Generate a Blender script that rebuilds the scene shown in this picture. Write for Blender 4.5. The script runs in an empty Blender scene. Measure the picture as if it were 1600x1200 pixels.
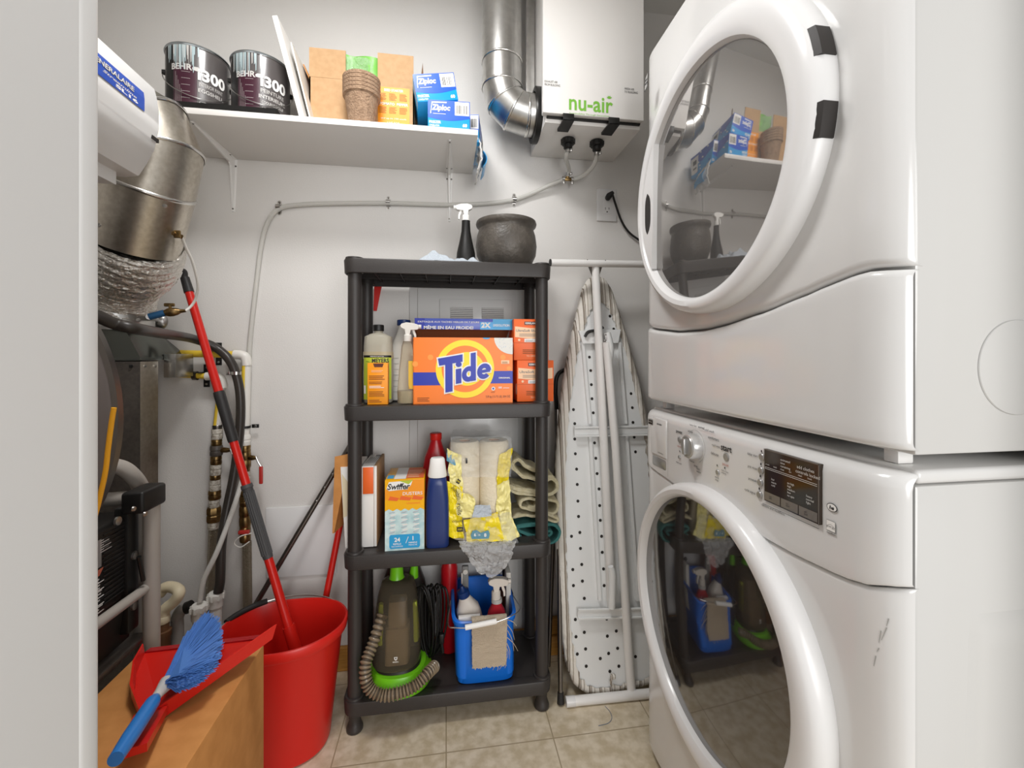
import bpy, bmesh, math, random
from mathutils import Vector, Matrix, noise
random.seed(7)
PI = math.pi
SC = bpy.context.scene
COL = SC.collection

# ------------------------------------------------------------------ camera
TH = math.radians(8.6); CT, ST = math.cos(TH), math.sin(TH)
FPX = 680.0; HZ = 556.0; CAMZ = 1.10
cam_data = bpy.data.cameras.new('camera'); cam = bpy.data.objects.new('camera', cam_data); COL.objects.link(cam)
cam.location = (0, 0, CAMZ); cam.rotation_euler = (PI/2, 0, -TH)
cam_data.sensor_width = 36; cam_data.lens = FPX/1600*36; cam_data.shift_y = -(600-HZ)/1600
cam_data.clip_start = 0.02
SC.camera = cam

# ------------------------------------------------------------------ world, lights, exposure
W = bpy.data.worlds.new('world'); SC.world = W; W.use_nodes = True
W.node_tree.nodes['Background'].inputs[0].default_value = (1.0, 0.99, 0.98, 1)
W.node_tree.nodes['Background'].inputs[1].default_value = 0.5
def area(name, loc, target, size, power, col=(1, .995, .99), shape='DISK'):
    l = bpy.data.lights.new(name, 'AREA'); l.shape = shape; l.size = size; l.energy = power; l.color = col
    o = bpy.data.objects.new(name, l); COL.objects.link(o); o.location = loc
    o.rotation_euler = (Vector(target)-Vector(loc)).to_track_quat('-Z', 'Y').to_euler()
    return o
def bulb(name, loc, r, power, col=(1, .995, .99)):
    l = bpy.data.lights.new(name, 'POINT'); l.shadow_soft_size = r; l.energy = power; l.color = col
    o = bpy.data.objects.new(name, l); COL.objects.link(o); o.location = loc; return o
bulb('ceiling_bulb_light', (-.20, .72, 2.26), .11, 1.2)
area('ceiling_diffuser_light', (-.20, .75, 2.37), (-.20, .80, 0), .32, 11.5)
area('front_fill_light', (.80, -2.3, 1.25), (-.1, 1.4, .9), 1.9, 50)  # unseen fill lamp added behind the camera, brightens the room from the front
VS = SC.view_settings
VS.view_transform = 'Standard'; VS.look = 'None'; VS.gamma = 1.0; VS.exposure = 0.2; VS.use_curve_mapping = False
SC.display_settings.display_device = 'sRGB'

# ------------------------------------------------------------------ pixel -> place helpers (1600x1200 frame)
def _ray(px):
    u = (px-800)/FPX
    return ST+u*CT, CT-u*ST
def P(px, py, Y):
    a, b = _ray(px); t = Y/b
    return Vector((t*a, Y, CAMZ-(py-HZ)/FPX*t))
def PX(px, py, X):
    a, b = _ray(px); t = X/a
    return Vector((X, t*b, CAMZ-(py-HZ)/FPX*t))
def PZ(px, py, Z):
    a, b = _ray(px); t = (CAMZ-Z)*FPX/(py-HZ)
    return Vector((t*a, t*b, Z))
def SCL(px, Y):
    return Y/_ray(px)[1]/FPX

# ------------------------------------------------------------------ materials
def lin(c):
    return tuple((x/12.92 if x <= .04045 else ((x+.055)/1.055)**2.4) for x in c)
def hexc(h):
    return lin(tuple(int(h[i:i+2], 16)/255 for i in (0, 2, 4)))
def mat(name, h, rough=.5, metal=0., bump=0., bscale=60, trans=0., ior=1.45, coat=0., alpha=1., mottle=None, mscale=12, spec=.5, stretch=None, sheen=0.):
    m = bpy.data.materials.new(name); m.use_nodes = True
    nt = m.node_tree; b = nt.nodes['Principled BSDF']
    c = hexc(h)
    b.inputs['Base Color'].default_value = (*c, 1)
    b.inputs['Roughness'].default_value = rough; b.inputs['Metallic'].default_value = metal
    b.inputs['Transmission Weight'].default_value = trans; b.inputs['IOR'].default_value = ior
    b.inputs['Coat Weight'].default_value = coat; b.inputs['Coat Roughness'].default_value = .08
    b.inputs['Alpha'].default_value = alpha; b.inputs['Specular IOR Level'].default_value = spec
    b.inputs['Sheen Weight'].default_value = sheen
    tc = None
    if bump or mottle:
        tc = nt.nodes.new('ShaderNodeTexCoord'); mp = nt.nodes.new('ShaderNodeMapping')
        nt.links.new(tc.outputs['Object'], mp.inputs[0])
        if stretch: mp.inputs['Scale'].default_value = stretch
    if bump:
        n = nt.nodes.new('ShaderNodeTexNoise'); n.inputs['Scale'].default_value = bscale; n.inputs['Detail'].default_value = 4
        nt.links.new(mp.outputs[0], n.inputs['Vector'])
        bp = nt.nodes.new('ShaderNodeBump'); bp.inputs['Strength'].default_value = bump; bp.inputs['Distance'].default_value = .01
        nt.links.new(n.outputs['Fac'], bp.inputs['Height']); nt.links.new(bp.outputs[0], b.inputs['Normal'])
    if mottle:
        n2 = nt.nodes.new('ShaderNodeTexNoise'); n2.inputs['Scale'].default_value = mscale; n2.inputs['Detail'].default_value = 6
        nt.links.new(mp.outputs[0], n2.inputs['Vector'])
        r = nt.nodes.new('ShaderNodeValToRGB'); r.color_ramp.elements[0].position = .35; r.color_ramp.elements[1].position = .65
        r.color_ramp.elements[0].color = (*c, 1); r.color_ramp.elements[1].color = (*hexc(mottle), 1)
        nt.links.new(n2.outputs['Fac'], r.inputs[0]); nt.links.new(r.outputs[0], b.inputs['Base Color'])
    return m
def film(name, h, rough=.12, clear=.75, bump=.6, bscale=40):
    m = bpy.data.materials.new(name); m.use_nodes = True; nt = m.node_tree; b = nt.nodes['Principled BSDF']
    b.inputs['Base Color'].default_value = (*hexc(h), 1); b.inputs['Roughness'].default_value = rough
    out = nt.nodes['Material Output']; tr = nt.nodes.new('ShaderNodeBsdfTransparent'); mx = nt.nodes.new('ShaderNodeMixShader')
    mx.inputs[0].default_value = clear
    nt.links.new(b.outputs[0], mx.inputs[1]); nt.links.new(tr.outputs[0], mx.inputs[2]); nt.links.new(mx.outputs[0], out.inputs[0])
    n = nt.nodes.new('ShaderNodeTexNoise'); n.inputs['Scale'].default_value = bscale; n.inputs['Detail'].default_value = 5
    tc = nt.nodes.new('ShaderNodeTexCoord'); nt.links.new(tc.outputs['Object'], n.inputs['Vector'])
    bp = nt.nodes.new('ShaderNodeBump'); bp.inputs['Strength'].default_value = bump; bp.inputs['Distance'].default_value = .02
    nt.links.new(n.outputs['Fac'], bp.inputs['Height']); nt.links.new(bp.outputs[0], b.inputs['Normal'])
    return m
M = {}
def mk(k, *a, **kw):
    M[k] = mat(k, *a, **kw)
mk('wall_paint', 'dedbd7', .6, bump=.08, bscale=220)
mk('jamb_paint', 'dedddb', .42)
mk('ceiling_paint', 'e6e4e0', .8)
mk('white_laminate', 'ebe8e4', .4)
mk('white_metal', 'eceae7', .35)
mk('white_enamel', 'dddcda', .16, coat=.35)
mk('side_enamel_shaded', 'cfcecb', .16, coat=.3)  # white enamel with shade put into its colour, so the side looks less lit
mk('white_gloss', 'e4e3e2', .22)
mk('off_white', 'dedad2', .45)
mk('paper_white', 'f2f0ec', .7)
mk('black', '161514', .45)
mk('black_gloss', '121110', .15)
mk('black_rubber', '242221', .6)
mk('dark_slot', '241f1c', .5)
mk('stand_plastic', '35312f', .42, bump=.12, bscale=500)
mk('galvanized', 'c9c8c5', .30, metal=1, mottle='bcbbb8', mscale=45, bump=.05, bscale=8)
mk('galvanized_warm', 'c8c1b5', .32, metal=1, mottle='b9b1a4', mscale=90, bump=.05, bscale=6)
mk('seam_metal', 'd6d4d0', .2, metal=1)
mk('foil', 'eae6df', .27, metal=.9, bump=.6, bscale=110)
mk('steel', 'c0bebb', .28, metal=1)
mk('steel_dark', '77726d', .35, metal=1)
mk('braided', 'a39886', .35, metal=1, bump=1, bscale=400)
mk('brass', '9a7f52', .35, metal=1, mottle='6f5a3c', mscale=60)
mk('tape_white', 'd8d3c8', .5, mottle='9c9283', mscale=120)
mk('cabinet_dark', '4b4440', .4, mottle='565049', mscale=90)
mk('plenum_dark', '6a6d68', .25, metal=.9)
mk('pipe_white', 'e6e3dc', .35)
mk('pipe_cream', 'dccfb0', .4)
mk('pipe_brown', '6b4a30', .5)
mk('pipe_grey', '9d9a96', .4)
mk('pipe_yellow', 'e6c33c', .4)
mk('tube_grey', 'a29b93', .4)
mk('clear_tube', 'e4e2dc', .2, trans=.35, ior=1.2)
mk('black_hose', '37322e', .35)
mk('valve_red', 'b5322c', .4)
mk('valve_blue', '2b5f8c', .4)
mk('red', 'cf2118', .32)
mk('red_bucket', 'd3221a', .34)
mk('red_dark', 'a5161c', .25)
mk('grip_black', '2c2a2a', .5)
mk('grip_grey', '4c4b4c', .55)
mk('bristle_blue', '4f7fc8', .6)
mk('blue_handle', '2e7ac6', .3)
mk('card', 'cc8d4e', .75, mottle='c08244', mscale=30)
mk('card_light', 'c19c74', .75, mottle='b8936a', mscale=60)
mk('card_in', '8e6b48', .8)
mk('hardboard', '8e6a4b', .7, mottle='6d5038', mscale=50)
mk('can_grey', '55504f', .32, coat=.25)
mk('can_maroon', '3f1b2b', .3, coat=.5)
mk('can_rim', 'b4bcc0', .25, metal=1)
mk('drip', 'a9bcc0', .35)
mk('text_grey', 'c9c6c2', .4)
mk('peat', 'a98c72', .9, mottle='8e735c', mscale=80, bump=.6, bscale=200)
mk('green_bag', '6fb646', .4)
mk('label_orange', 'f79a14', .45)
mk('ink_brown', '8a4a12', .6)
mk('zip_blue', '0b55c4', .3)
mk('zip_cyan', '1b9fe0', .3)
mk('barcode', '3c3c3c', .6)
mk('nu_green', '7cba45', .5)
mk('ink', '2a2a2a', .6)
mk('ink_grey', '8a8a88', .6)
mk('pot_dark', '4a4540', .42, bump=.25, bscale=90, mottle='5a544d', mscale=25)
mk('cloth_blue', 'b9c1c9', .9, bump=.4, bscale=200)
mk('tide_orange', 'f97c08', .35)
mk('tide_orange_light', 'fb9a3a', .4)
mk('tide_yellow', 'ffdc0a', .35)
mk('tide_blue', '0c28a6', .35)
mk('lilac', '5668c4', .3)
mk('kirk_orange', 'ee6a2c', .4)
mk('kirk_pale', 'f4c9a0', .4)
mk('kirk_brown', '5a2a20', .4)
mk('meyer_clear', 'c9c3b2', .15, trans=.35, ior=1.2)
mk('meyer_green', 'b6c43c', .45)
mk('jug_white', 'dcdad2', .35)
mk('cap_blue', '16356e', .35)
mk('spray_clear', 'efe9da', .06, trans=.9, ior=1.1)
mk('spray_liquid', 'd6c9a8', .1, trans=.4, ior=1.2)
mk('yellow_label', 'e0b42c', .45)
mk('swiffer_yellow', 'f7b500', .35)
mk('swiffer_fluff', 'a7cdd1', .7, mottle='d6e8e6', mscale=45)
mk('swiffer_blue', '2aa0d8', .35)
mk('navy', '23366e', .28)
mk('bottle_red', 'b81620', .28)
mk('towel_paper', 'ece0c6', .9, bump=.25, bscale=120)
mk('film_yellow', 'f2da1e', .25, bump=.5, bscale=30)
mk('film_pale', 'efe394', .25, bump=.5, bscale=30)
mk('film_teal', '5f93a8', .25)
M['film_clear'] = film('film_clear', 'f2f4f3', .08, .78, .8, 60)
M['film_foil'] = film('film_foil', 'ffffff', .06, .60, .8, 90)
mk('terry_cream', 'f2e9c8', .95, bump=1, bscale=350, mottle='e4d8ae', mscale=80)
mk('terry_teal', '4c8f8b', .95, bump=1, bscale=350)
mk('vac_green', '72c41e', .3)
mk('vac_dark', '2a2622', .35)
mk('vac_tank', 'a89c86', .08, trans=.86, ior=1.12)
mk('vac_inner', '9c8a72', .6)
mk('vac_hose_dark', '4a4034', .5)
mk('vac_hose', '82725c', .35, coat=.3)
mk('pail_blue', '1470dc', .33)
mk('pail_blue_in', '0b3f9a', .4)
mk('bottle_white', 'ded6cc', .35)
mk('bottle_pinkred', 'd2333f', .15, trans=.3, ior=1.2)
mk('rag', 'ecd9bf', .95, bump=1, bscale=500)
mk('amber', '3a2318', .2)
mk('board_cover', 'e2ddd4', .85, bump=.35, bscale=70)
mk('board_metal', 'e9eae9', .4)
mk('baseboard_wood', 'c08a42', .45, mottle='a8742f', mscale=20, stretch=(1, 1, 14))
mk('door_glass', 'a19e9b', .03, metal=.78)
mk('washer_glass', '2b2725', .03, metal=.0, coat=1.0, ior=2.0)
mk('knob_grey', 'cfcecc', .25, metal=.5)
mk('control_grey', 'a9a8a6', .3, metal=.6)
mk('display', '33281f', .08)
mk('display_bar', '8d8680', .25, metal=.5)
mk('text_white', 'dad7d2', .5)
mk('text_red', 'b4624c', .5)
mk('scuff', 'a7a5a1', .5)
mk('humid_white', 'e4e3e1', .35)
mk('label_blue', '164bb0', .3)
mk('lid_dark', '6f6764', .1, coat=.6)
mk('cord_yellow', 'f0a818', .4)
mk('machine_black', '191716', .35)
mk('label_film', 'd6d6d4', .4)
mk('lamp_white', 'f4f2ee', .5)

def striped(m):
    nt = m.node_tree; b = nt.nodes['Principled BSDF']; tc = nt.nodes.new('ShaderNodeTexCoord'); sp = nt.nodes.new('ShaderNodeSeparateXYZ')
    nt.links.new(tc.outputs['Object'], sp.inputs[0])
    a = nt.nodes.new('ShaderNodeMath'); a.operation = 'MULTIPLY'; a.inputs[1].default_value = 1/.034
    ad = nt.nodes.new('ShaderNodeMath'); ad.operation = 'ADD'; ad.inputs[1].default_value = 20.15
    f = nt.nodes.new('ShaderNodeMath'); f.operation = 'FRACT'; r = nt.nodes.new('ShaderNodeValToRGB'); r.color_ramp.interpolation = 'CONSTANT'
    nt.links.new(sp.outputs[0], a.inputs[0]); nt.links.new(a.outputs[0], ad.inputs[0]); nt.links.new(ad.outputs[0], f.inputs[0]); nt.links.new(f.outputs[0], r.inputs[0])
    e = r.color_ramp.elements; e[0].position = 0; e[0].color = (*hexc('e4dfd6'), 1); e[1].position = .30; e[1].color = (*hexc('8b8073'), 1)
    for p, c in ((.44, 'c9c2b7'), (.52, '75695d'), (.58, 'e4dfd6'), (.80, 'b1a89b'), (.90, 'e4dfd6')): q = e.new(p); q.color = (*hexc(c), 1)
    nt.links.new(r.outputs[0], b.inputs['Base Color'])
striped(M['board_cover'])
# ------------------------------------------------------------------ mesh builder
def catmull(pts, n=8):
    pts = [Vector(p) for p in pts]
    if len(pts) < 3: return pts
    out = []
    q = [pts[0]*2-pts[1]]+pts+[pts[-1]*2-pts[-2]]
    for i in range(1, len(q)-2):
        a, b, c, d = q[i-1:i+3]
        for k in range(n):
            t = k/n
            out.append(.5*((2*b)+(c-a)*t+(2*a-5*b+4*c-d)*t*t+(3*b-a-3*c+d)*t**3))
    out.append(pts[-1]); return out
class MB:
    def __init__(s, m=None): s.v = []; s.f = []; s.m = []; s.cur = m; s.T = Matrix()
    def _a(s, vs, fs, m=None):
        o = len(s.v); T = s.T
        s.v += [T @ Vector(p) for p in vs]; s.f += [tuple(i+o for i in f) for f in fs]
        s.m += [m or s.cur]*len(fs)
        return s
    def bm(s, b, m=None):
        b.verts.index_update()
        return s._a([v.co.copy() for v in b.verts], [[v.index for v in f.verts] for f in b.faces], m)
    def box(s, x0, x1, y0, y1, z0, z1, bev=0, m=None, seg=2, R=None):
        b = bmesh.new(); bmesh.ops.create_cube(b, size=1)
        S = Matrix.Diagonal((abs(x1-x0), abs(y1-y0), abs(z1-z0), 1))
        bmesh.ops.transform(b, matrix=S, verts=b.verts)
        if bev: bmesh.ops.bevel(b, geom=b.edges[:], offset=min(bev, .49*min(abs(x1-x0), abs(y1-y0), abs(z1-z0))), segments=seg, profile=.5, affect='EDGES')
        if R: bmesh.ops.transform(b, matrix=R, verts=b.verts)
        bmesh.ops.translate(b, vec=((x0+x1)/2, (y0+y1)/2, (z0+z1)/2), verts=b.verts)
        s.bm(b, m); b.free(); return s
    def cyl(s, p0, p1, r0, r1=None, n=24, m=None, caps=True):
        return s.tube([p0, p1], [r0, r0 if r1 is None else r1], n, m, caps, smooth=False)
    def tube(s, pts, r, n=12, m=None, caps=True, smooth=True, k=8):
        pts = [Vector(p) for p in pts]
        if smooth and len(pts) > 2:
            cp = catmull(pts, k)
            if isinstance(r, (list, tuple)):
                rr = []
                for i in range(len(cp)):
                    t = i/k; j = min(int(t), len(r)-2); rr.append(r[j]+(r[j+1]-r[j])*(t-j))
                r = rr
            pts = cp
        if not isinstance(r, (list, tuple)): r = [r]*len(pts)
        L = len(pts); vs = []; fs = []
        d0 = (pts[1]-pts[0]).normalized()
        up = Vector((0, 0, 1)) if abs(d0.z) < .9 else Vector((1, 0, 0))
        nx = d0.cross(up).normalized()
        for i in range(L):
            d = ((pts[min(i+1, L-1)]-pts[max(i-1, 0)])).normalized()
            if d.length < 1e-6: d = d0
            nx = (nx-d*nx.dot(d)).normalized(); ny = d.cross(nx)
            for j in range(n):
                a = 2*PI*j/n; vs.append(pts[i]+(nx*math.cos(a)+ny*math.sin(a))*r[i])
        for i in range(L-1):
            for j in range(n):
                fs.append((i*n+j, i*n+(j+1) % n, (i+1)*n+(j+1) % n, (i+1)*n+j))
        if caps: fs.append(tuple(range(n-1, -1, -1))); fs.append(tuple((L-1)*n+j for j in range(n)))
        return s._a(vs, fs, m)
    def lathe(s, prof, c=(0, 0, 0), axis='Z', n=40, m=None, sx=1, sy=1, caps=True):
        vs = []; fs = []
        for (r, z) in prof:
            for j in range(n):
                a = 2*PI*j/n; p = (r*math.cos(a)*sx, r*math.sin(a)*sy, z)
                if axis == 'X': p = (p[2], p[0], p[1])
                if axis == 'Y': p = (p[0], p[2], p[1])
                vs.append(Vector(c)+Vector(p))
        L = len(prof)
        for i in range(L-1):
            for j in range(n): fs.append((i*n+j, i*n+(j+1) % n, (i+1)*n+(j+1) % n, (i+1)*n+j))
        if caps:
            fs.append(tuple(range(n-1, -1, -1))); fs.append(tuple((L-1)*n+j for j in range(n)))
        return s._a(vs, fs, m)
    def loft(s, rings, m=None, caps=True, closed=True):
        n = len(rings[0]); vs = [Vector(p) for r in rings for p in r]; fs = []
        for i in range(len(rings)-1):
            for j in range(n if closed else n-1):
                fs.append((i*n+j, i*n+(j+1) % n, (i+1)*n+(j+1) % n, (i+1)*n+j))
        if caps and closed: fs.append(tuple(range(n-1, -1, -1))); fs.append(tuple((len(rings)-1)*n+j for j in range(n)))
        return s._a(vs, fs, m)
    def prism(s, poly, fn, d0, d1, m=None, bev=0):
        """poly: 2D points; fn(u,v,d)->3D"""
        n = len(poly)
        if bev:
            cx = sum(p[0] for p in poly)/n; cy = sum(p[1] for p in poly)/n
            def ins(k):
                return [(cx+(p[0]-cx)*(1-k/max(1e-6, math.hypot(p[0]-cx, p[1]-cy))), cy+(p[1]-cy)*(1-k/max(1e-6, math.hypot(p[0]-cx, p[1]-cy)))) for p in poly]
            sg = 1 if d1 > d0 else -1
            rings = [[fn(u, v, d0) for u, v in ins(bev)], [fn(u, v, d0+sg*bev) for u, v in poly], [fn(u, v, d1-sg*bev) for u, v in poly], [fn(u, v, d1) for u, v in ins(bev)]]
        else:
            rings = [[fn(u, v, d0) for u, v in poly], [fn(u, v, d1) for u, v in poly]]
        return s.loft(rings, m)
    def grid(s, fn, nu, nv, m=None, th=0):
        vs = [Vector(fn(i/nu, j/nv)) for j in range(nv+1) for i in range(nu+1)]
        fs = [(j*(nu+1)+i, j*(nu+1)+i+1, (j+1)*(nu+1)+i+1, (j+1)*(nu+1)+i) for j in range(nv) for i in range(nu)]
        if th:
            nn = [Vector() for _ in vs]
            for f in fs:
                nrm = (vs[f[1]]-vs[f[0]]).cross(vs[f[3]]-vs[f[0]])
                for i in f: nn[i] += nrm
            k = len(vs)
            vs2 = vs+[v+(q.normalized() if q.length else Vector((0, 0, 1)))*th for v, q in zip(vs, nn)]
            f2 = fs+[tuple(reversed([i+k for i in f])) for f in fs]
            W_ = nu+1
            bd = [i for i in range(nu+1)]+[j*W_+nu for j in range(1, nv+1)]+[nv*W_+i for i in range(nu-1, -1, -1)]+[j*W_ for j in range(nv-1, 0, -1)]
            for a in range(len(bd)):
                p, q = bd[a], bd[(a+1) % len(bd)]; f2.append((q, p, p+k, q+k))
            return s._a(vs2, f2, m)
        return s._a(vs, fs, m)
    def build(s, name, parent=None, smooth=35, label=None, cat=None, group=None, kind=None, loc=None, fix=True):
        me = bpy.data.meshes.new(name)
        off = LOC.get(parent.name, Vector()) if parent else (Vector(loc) if loc else Vector())
        vs = [p-off for p in s.v]
        me.from_pydata(vs, [], s.f)
        ms = []
        for m in s.m:
            if m not in ms: ms.append(m)
        for m in ms: me.materials.append(m)
        me.polygons.foreach_set('material_index', [ms.index(m) for m in s.m])
        if fix:
            b = bmesh.new(); b.from_mesh(me); bmesh.ops.recalc_face_normals(b, faces=b.faces); b.to_mesh(me); b.free()
        if smooth:
            me.polygons.foreach_set('use_smooth', [True]*len(me.polygons))
            me.set_sharp_from_angle(angle=math.radians(smooth))
        me.update()
        o = bpy.data.objects.new(name, me); COL.objects.link(o)
        if parent: o.parent = parent; LOC[o.name] = off
        else:
            o.location = off; LOC[o.name] = off
        props(o, label, cat, group, kind)
        return o
LOC = {}
def props(o, label=None, cat=None, group=None, kind=None):
    if label: o['label'] = label
    if cat: o['category'] = cat
    if group: o['group'] = group
    if kind: o['kind'] = kind
    return o
def thing(name, loc, label, cat, group=None):
    o = bpy.data.objects.new(name, None); COL.objects.link(o); o.location = loc; o.empty_display_size = .05
    LOC[o.name] = Vector(loc)
    return props(o, label, cat, group)
def dup(root, loc, rotz=0, label=None, scale=None):
    r = root.copy(); COL.objects.link(r); r.location = loc; r.rotation_euler = (0, 0, rotz)
    if label: r['label'] = label
    if scale: r.scale = scale
    LOC[r.name] = Vector(loc)
    for ch in list(root.children):
        c = ch.copy(); COL.objects.link(c); c.parent = r
        for g in list(ch.children):
            d = g.copy(); COL.objects.link(d); d.parent = c
    return r
def struct(name, mb, label=None, smooth=0):
    return mb.build(name, smooth=smooth, kind='structure', label=label)

# ------------------------------------------------------------------ printed matter
_TX = {}
def text_mesh(s, bold=0., shear=0., space=1.):
    key = (s, bold, shear, space)
    if key in _TX: return _TX[key]
    cu = bpy.data.curves.new('lettering', 'FONT'); cu.body = s; cu.size = 1; cu.offset = bold; cu.shear = shear
    cu.space_character = space; cu.resolution_u = 3; cu.fill_mode = 'FRONT'
    ob = bpy.data.objects.new('lettering', cu); COL.objects.link(ob)
    dg = bpy.context.evaluated_depsgraph_get(); dg.update()
    me = bpy.data.meshes.new_from_object(ob.evaluated_get(dg))
    vs = [(v.co.x, v.co.y) for v in me.vertices]; fs = [tuple(p.vertices) for p in me.polygons]
    bpy.data.objects.remove(ob); bpy.data.curves.remove(cu); bpy.data.meshes.remove(me)
    x0 = min(v[0] for v in vs); x1 = max(v[0] for v in vs); y0 = min(v[1] for v in vs); y1 = max(v[1] for v in vs)
    r = (vs, fs, x0, x1, y0, y1); _TX[key] = r; return r
class Print:
    """lays flat shapes and letters on a face; fn(u, v, n) gives the point"""
    def __init__(s, mb, fn): s.mb = mb; s.fn = fn
    def poly(s, pts, m, layer=1):
        o = [s.fn(u, v, .0003*layer) for u, v in pts]; s.mb._a(o, [tuple(range(len(o)))], M[m]); return s
    def rect(s, u0, v0, u1, v1, m, layer=1, nu=1, nv=1):
        s.mb.grid(lambda a, b: s.fn(u0+(u1-u0)*a, v0+(v1-v0)*b, .0003*layer), nu, nv, M[m]); return s
    def disc(s, u, v, r, m, layer=1, n=40, ry=None):
        ry = ry or r
        return s.poly([(u+r*math.cos(2*PI*i/n), v+ry*math.sin(2*PI*i/n)) for i in range(n)], m, layer)
    def ring(s, u, v, r0, r1, m, layer=1, n=40, a0=0, a1=2*PI):
        o = []; f = []
        for i in range(n+1):
            a = a0+(a1-a0)*i/n
            for r in (r0, r1): o.append(s.fn(u+r*math.cos(a), v+r*math.sin(a), .0003*layer))
        for i in range(n): f.append((2*i, 2*i+1, 2*i+3, 2*i+2))
        s.mb._a(o, f, M[m]); return s
    def text(s, t, u, v, h, m, layer=2, w=None, bold=.0, shear=0., rot=0., center=True, space=1.):
        """lower-left (or centre) at u,v; h = height of the letters"""
        vs, fs, x0, x1, y0, y1 = text_mesh(t, bold, shear, space)
        k = h/(y1-y0); kx = (w/(x1-x0)) if w else k
        o = []
        for (x, y) in vs:
            a = (x-x0)*kx; b = (y-y0)*k
            if center: a -= (x1-x0)*kx/2; b -= h/2
            if rot: a, b = a*math.cos(rot)-b*math.sin(rot), a*math.sin(rot)+b*math.cos(rot)
            o.append(s.fn(u+a, v+b, .0003*layer))
        s.mb._a(o, fs, M[m]); return s
    def lines(s, u0, v0, u1, v1, n, m, layer=2, h=.4, jag=.3):
        """rows of tiny unreadable print"""
        st = (v1-v0)/n
        for i in range(n):
            s.rect(u0, v0+st*i, u1-(u1-u0)*jag*random.random(), v0+st*i+st*h, m, layer)
        return s
    def barcode(s, u0, v0, u1, v1, n=14, layer=2):
        s.rect(u0, v0, u1, v1, 'paper_white', layer)
        w = (u1-u0)*.8/n
        for i in range(n):
            s.rect(u0+(u1-u0)*.1+w*i, v0+(v1-v0)*.12, u0+(u1-u0)*.1+w*i+w*random.choice((.3, .5, .7)), v0+(v1-v0)*.75, 'barcode', layer+1)
        return s
def face(o, U, V, N=None):
    o = Vector(o); U = Vector(U).normalized(); V = Vector(V).normalized(); N = Vector(N).normalized() if N else U.cross(V)
    return lambda u, v, n: o+U*u+V*v+N*n
def rotM(loc, rz=0, rx=0, ry=0):
    return Matrix.Translation(Vector(loc)) @ Matrix.Rotation(rz, 4, 'Z') @ Matrix.Rotation(ry, 4, 'Y') @ Matrix.Rotation(rx, 4, 'X')
def nz(p, s=1.0, seed=0):
    return noise.noise(Vector(p)*s+Vector((seed*7.3, seed*3.1, seed*1.7)))
def sq(cx, cy, rx, ry, n=40, e=.5):
    """rounded-rectangle (superellipse) ring"""
    o = []
    for i in range(n):
        a = 2*PI*i/n; c, s_ = math.cos(a), math.sin(a)
        o.append((cx+rx*math.copysign(abs(c)**e, c), cy+ry*math.copysign(abs(s_)**e, s_)))
    return o

# ------------------------------------------------------------------ the room
YW = 1.60
b = MB()
def tile_mat():
    m = bpy.data.materials.new('vinyl_tile'); m.use_nodes = True; nt = m.node_tree; p = nt.nodes['Principled BSDF']; p.inputs['Roughness'].default_value = .4
    tc = nt.nodes.new('ShaderNodeTexCoord')
    n1 = nt.nodes.new('ShaderNodeTexNoise'); n1.inputs['Scale'].default_value = 28; n1.inputs['Detail'].default_value = 8
    r = nt.nodes.new('ShaderNodeValToRGB'); r.color_ramp.elements[0].position = .38; r.color_ramp.elements[1].position = .62
    r.color_ramp.elements[0].color = (*hexc('c4b497'), 1); r.color_ramp.elements[1].color = (*hexc('dccfb8'), 1)
    br = nt.nodes.new('ShaderNodeTexBrick'); br.offset = 0; br.inputs['Scale'].default_value = 1/.305; br.inputs['Mortar Size'].default_value = .006
    br.inputs['Brick Width'].default_value = 1; br.inputs['Row Height'].default_value = 1; br.inputs['Mortar'].default_value = (*hexc('a39377'), 1)
    nt.links.new(tc.outputs['Object'], n1.inputs['Vector']); nt.links.new(tc.outputs['Object'], br.inputs['Vector'])
    nt.links.new(n1.outputs['Fac'], r.inputs[0]); nt.links.new(r.outputs[0], br.inputs['Color1']); nt.links.new(r.outputs[0], br.inputs['Color2'])
    nt.links.new(br.outputs['Color'], p.inputs['Base Color'])
    return m
M['vinyl_tile'] = tile_mat()
struct('floor', MB(M['vinyl_tile']).box(-1.6, 1.5, -.4, YW+.1, -.05, 0))
struct('ceiling', MB(M['ceiling_paint']).box(-1.6, 1.5, .28, YW+.1, 2.44, 2.5))
struct('wall_back', MB(M['wall_paint']).box(-1.6, 1.5, YW, YW+.1, 0, 2.44))
struct('wall_left', MB(M['wall_paint']).box(-1.6, -1.5, .28, YW, 0, 2.44))
struct('wall_right', MB(M['wall_paint']).box(1.4, 1.5, .28, YW, 0, 2.44))
JX = -.2815
w = MB(M['wall_paint'])
w.box(-1.5, JX-.03, .28, .40, 0, 2.44); w.box(.80, 1.4, .28, .40, 0, 2.44); w.box(JX-.03, .80, .28, .40, 2.06, 2.44)
struct('wall_front', w)
t = MB(M['jamb_paint'])
t.box(JX-.03, JX, .24, .385, 0, 2.03); t.box(.77, .80, .24, .385, 0, 2.03); t.box(JX-.03, .80, .24, .385, 2.03, 2.06)
t.box(JX-.10, JX+.001, .381, .405, 0, 2.10, bev=.006, seg=3); t.box(.77, .86, .381, .405, 0, 2.10, bev=.006, seg=3); t.box(JX-.10, .86, .381, .405, 2.03, 2.10, bev=.006, seg=3)
t.box(JX-.1, JX+.0, .225, .28, 0, 2.10, bev=.006); t.box(.77, .86, .225, .28, 0, 2.10, bev=.006)
struct('trim_1', t, smooth=30)
bb = MB(M['baseboard_wood'])
bb.box(-1.5, 1.4, YW-.014, YW, 0, .085, bev=.004)
struct('baseboard_back', bb)
t = MB(M['baseboard_wood'])
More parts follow.
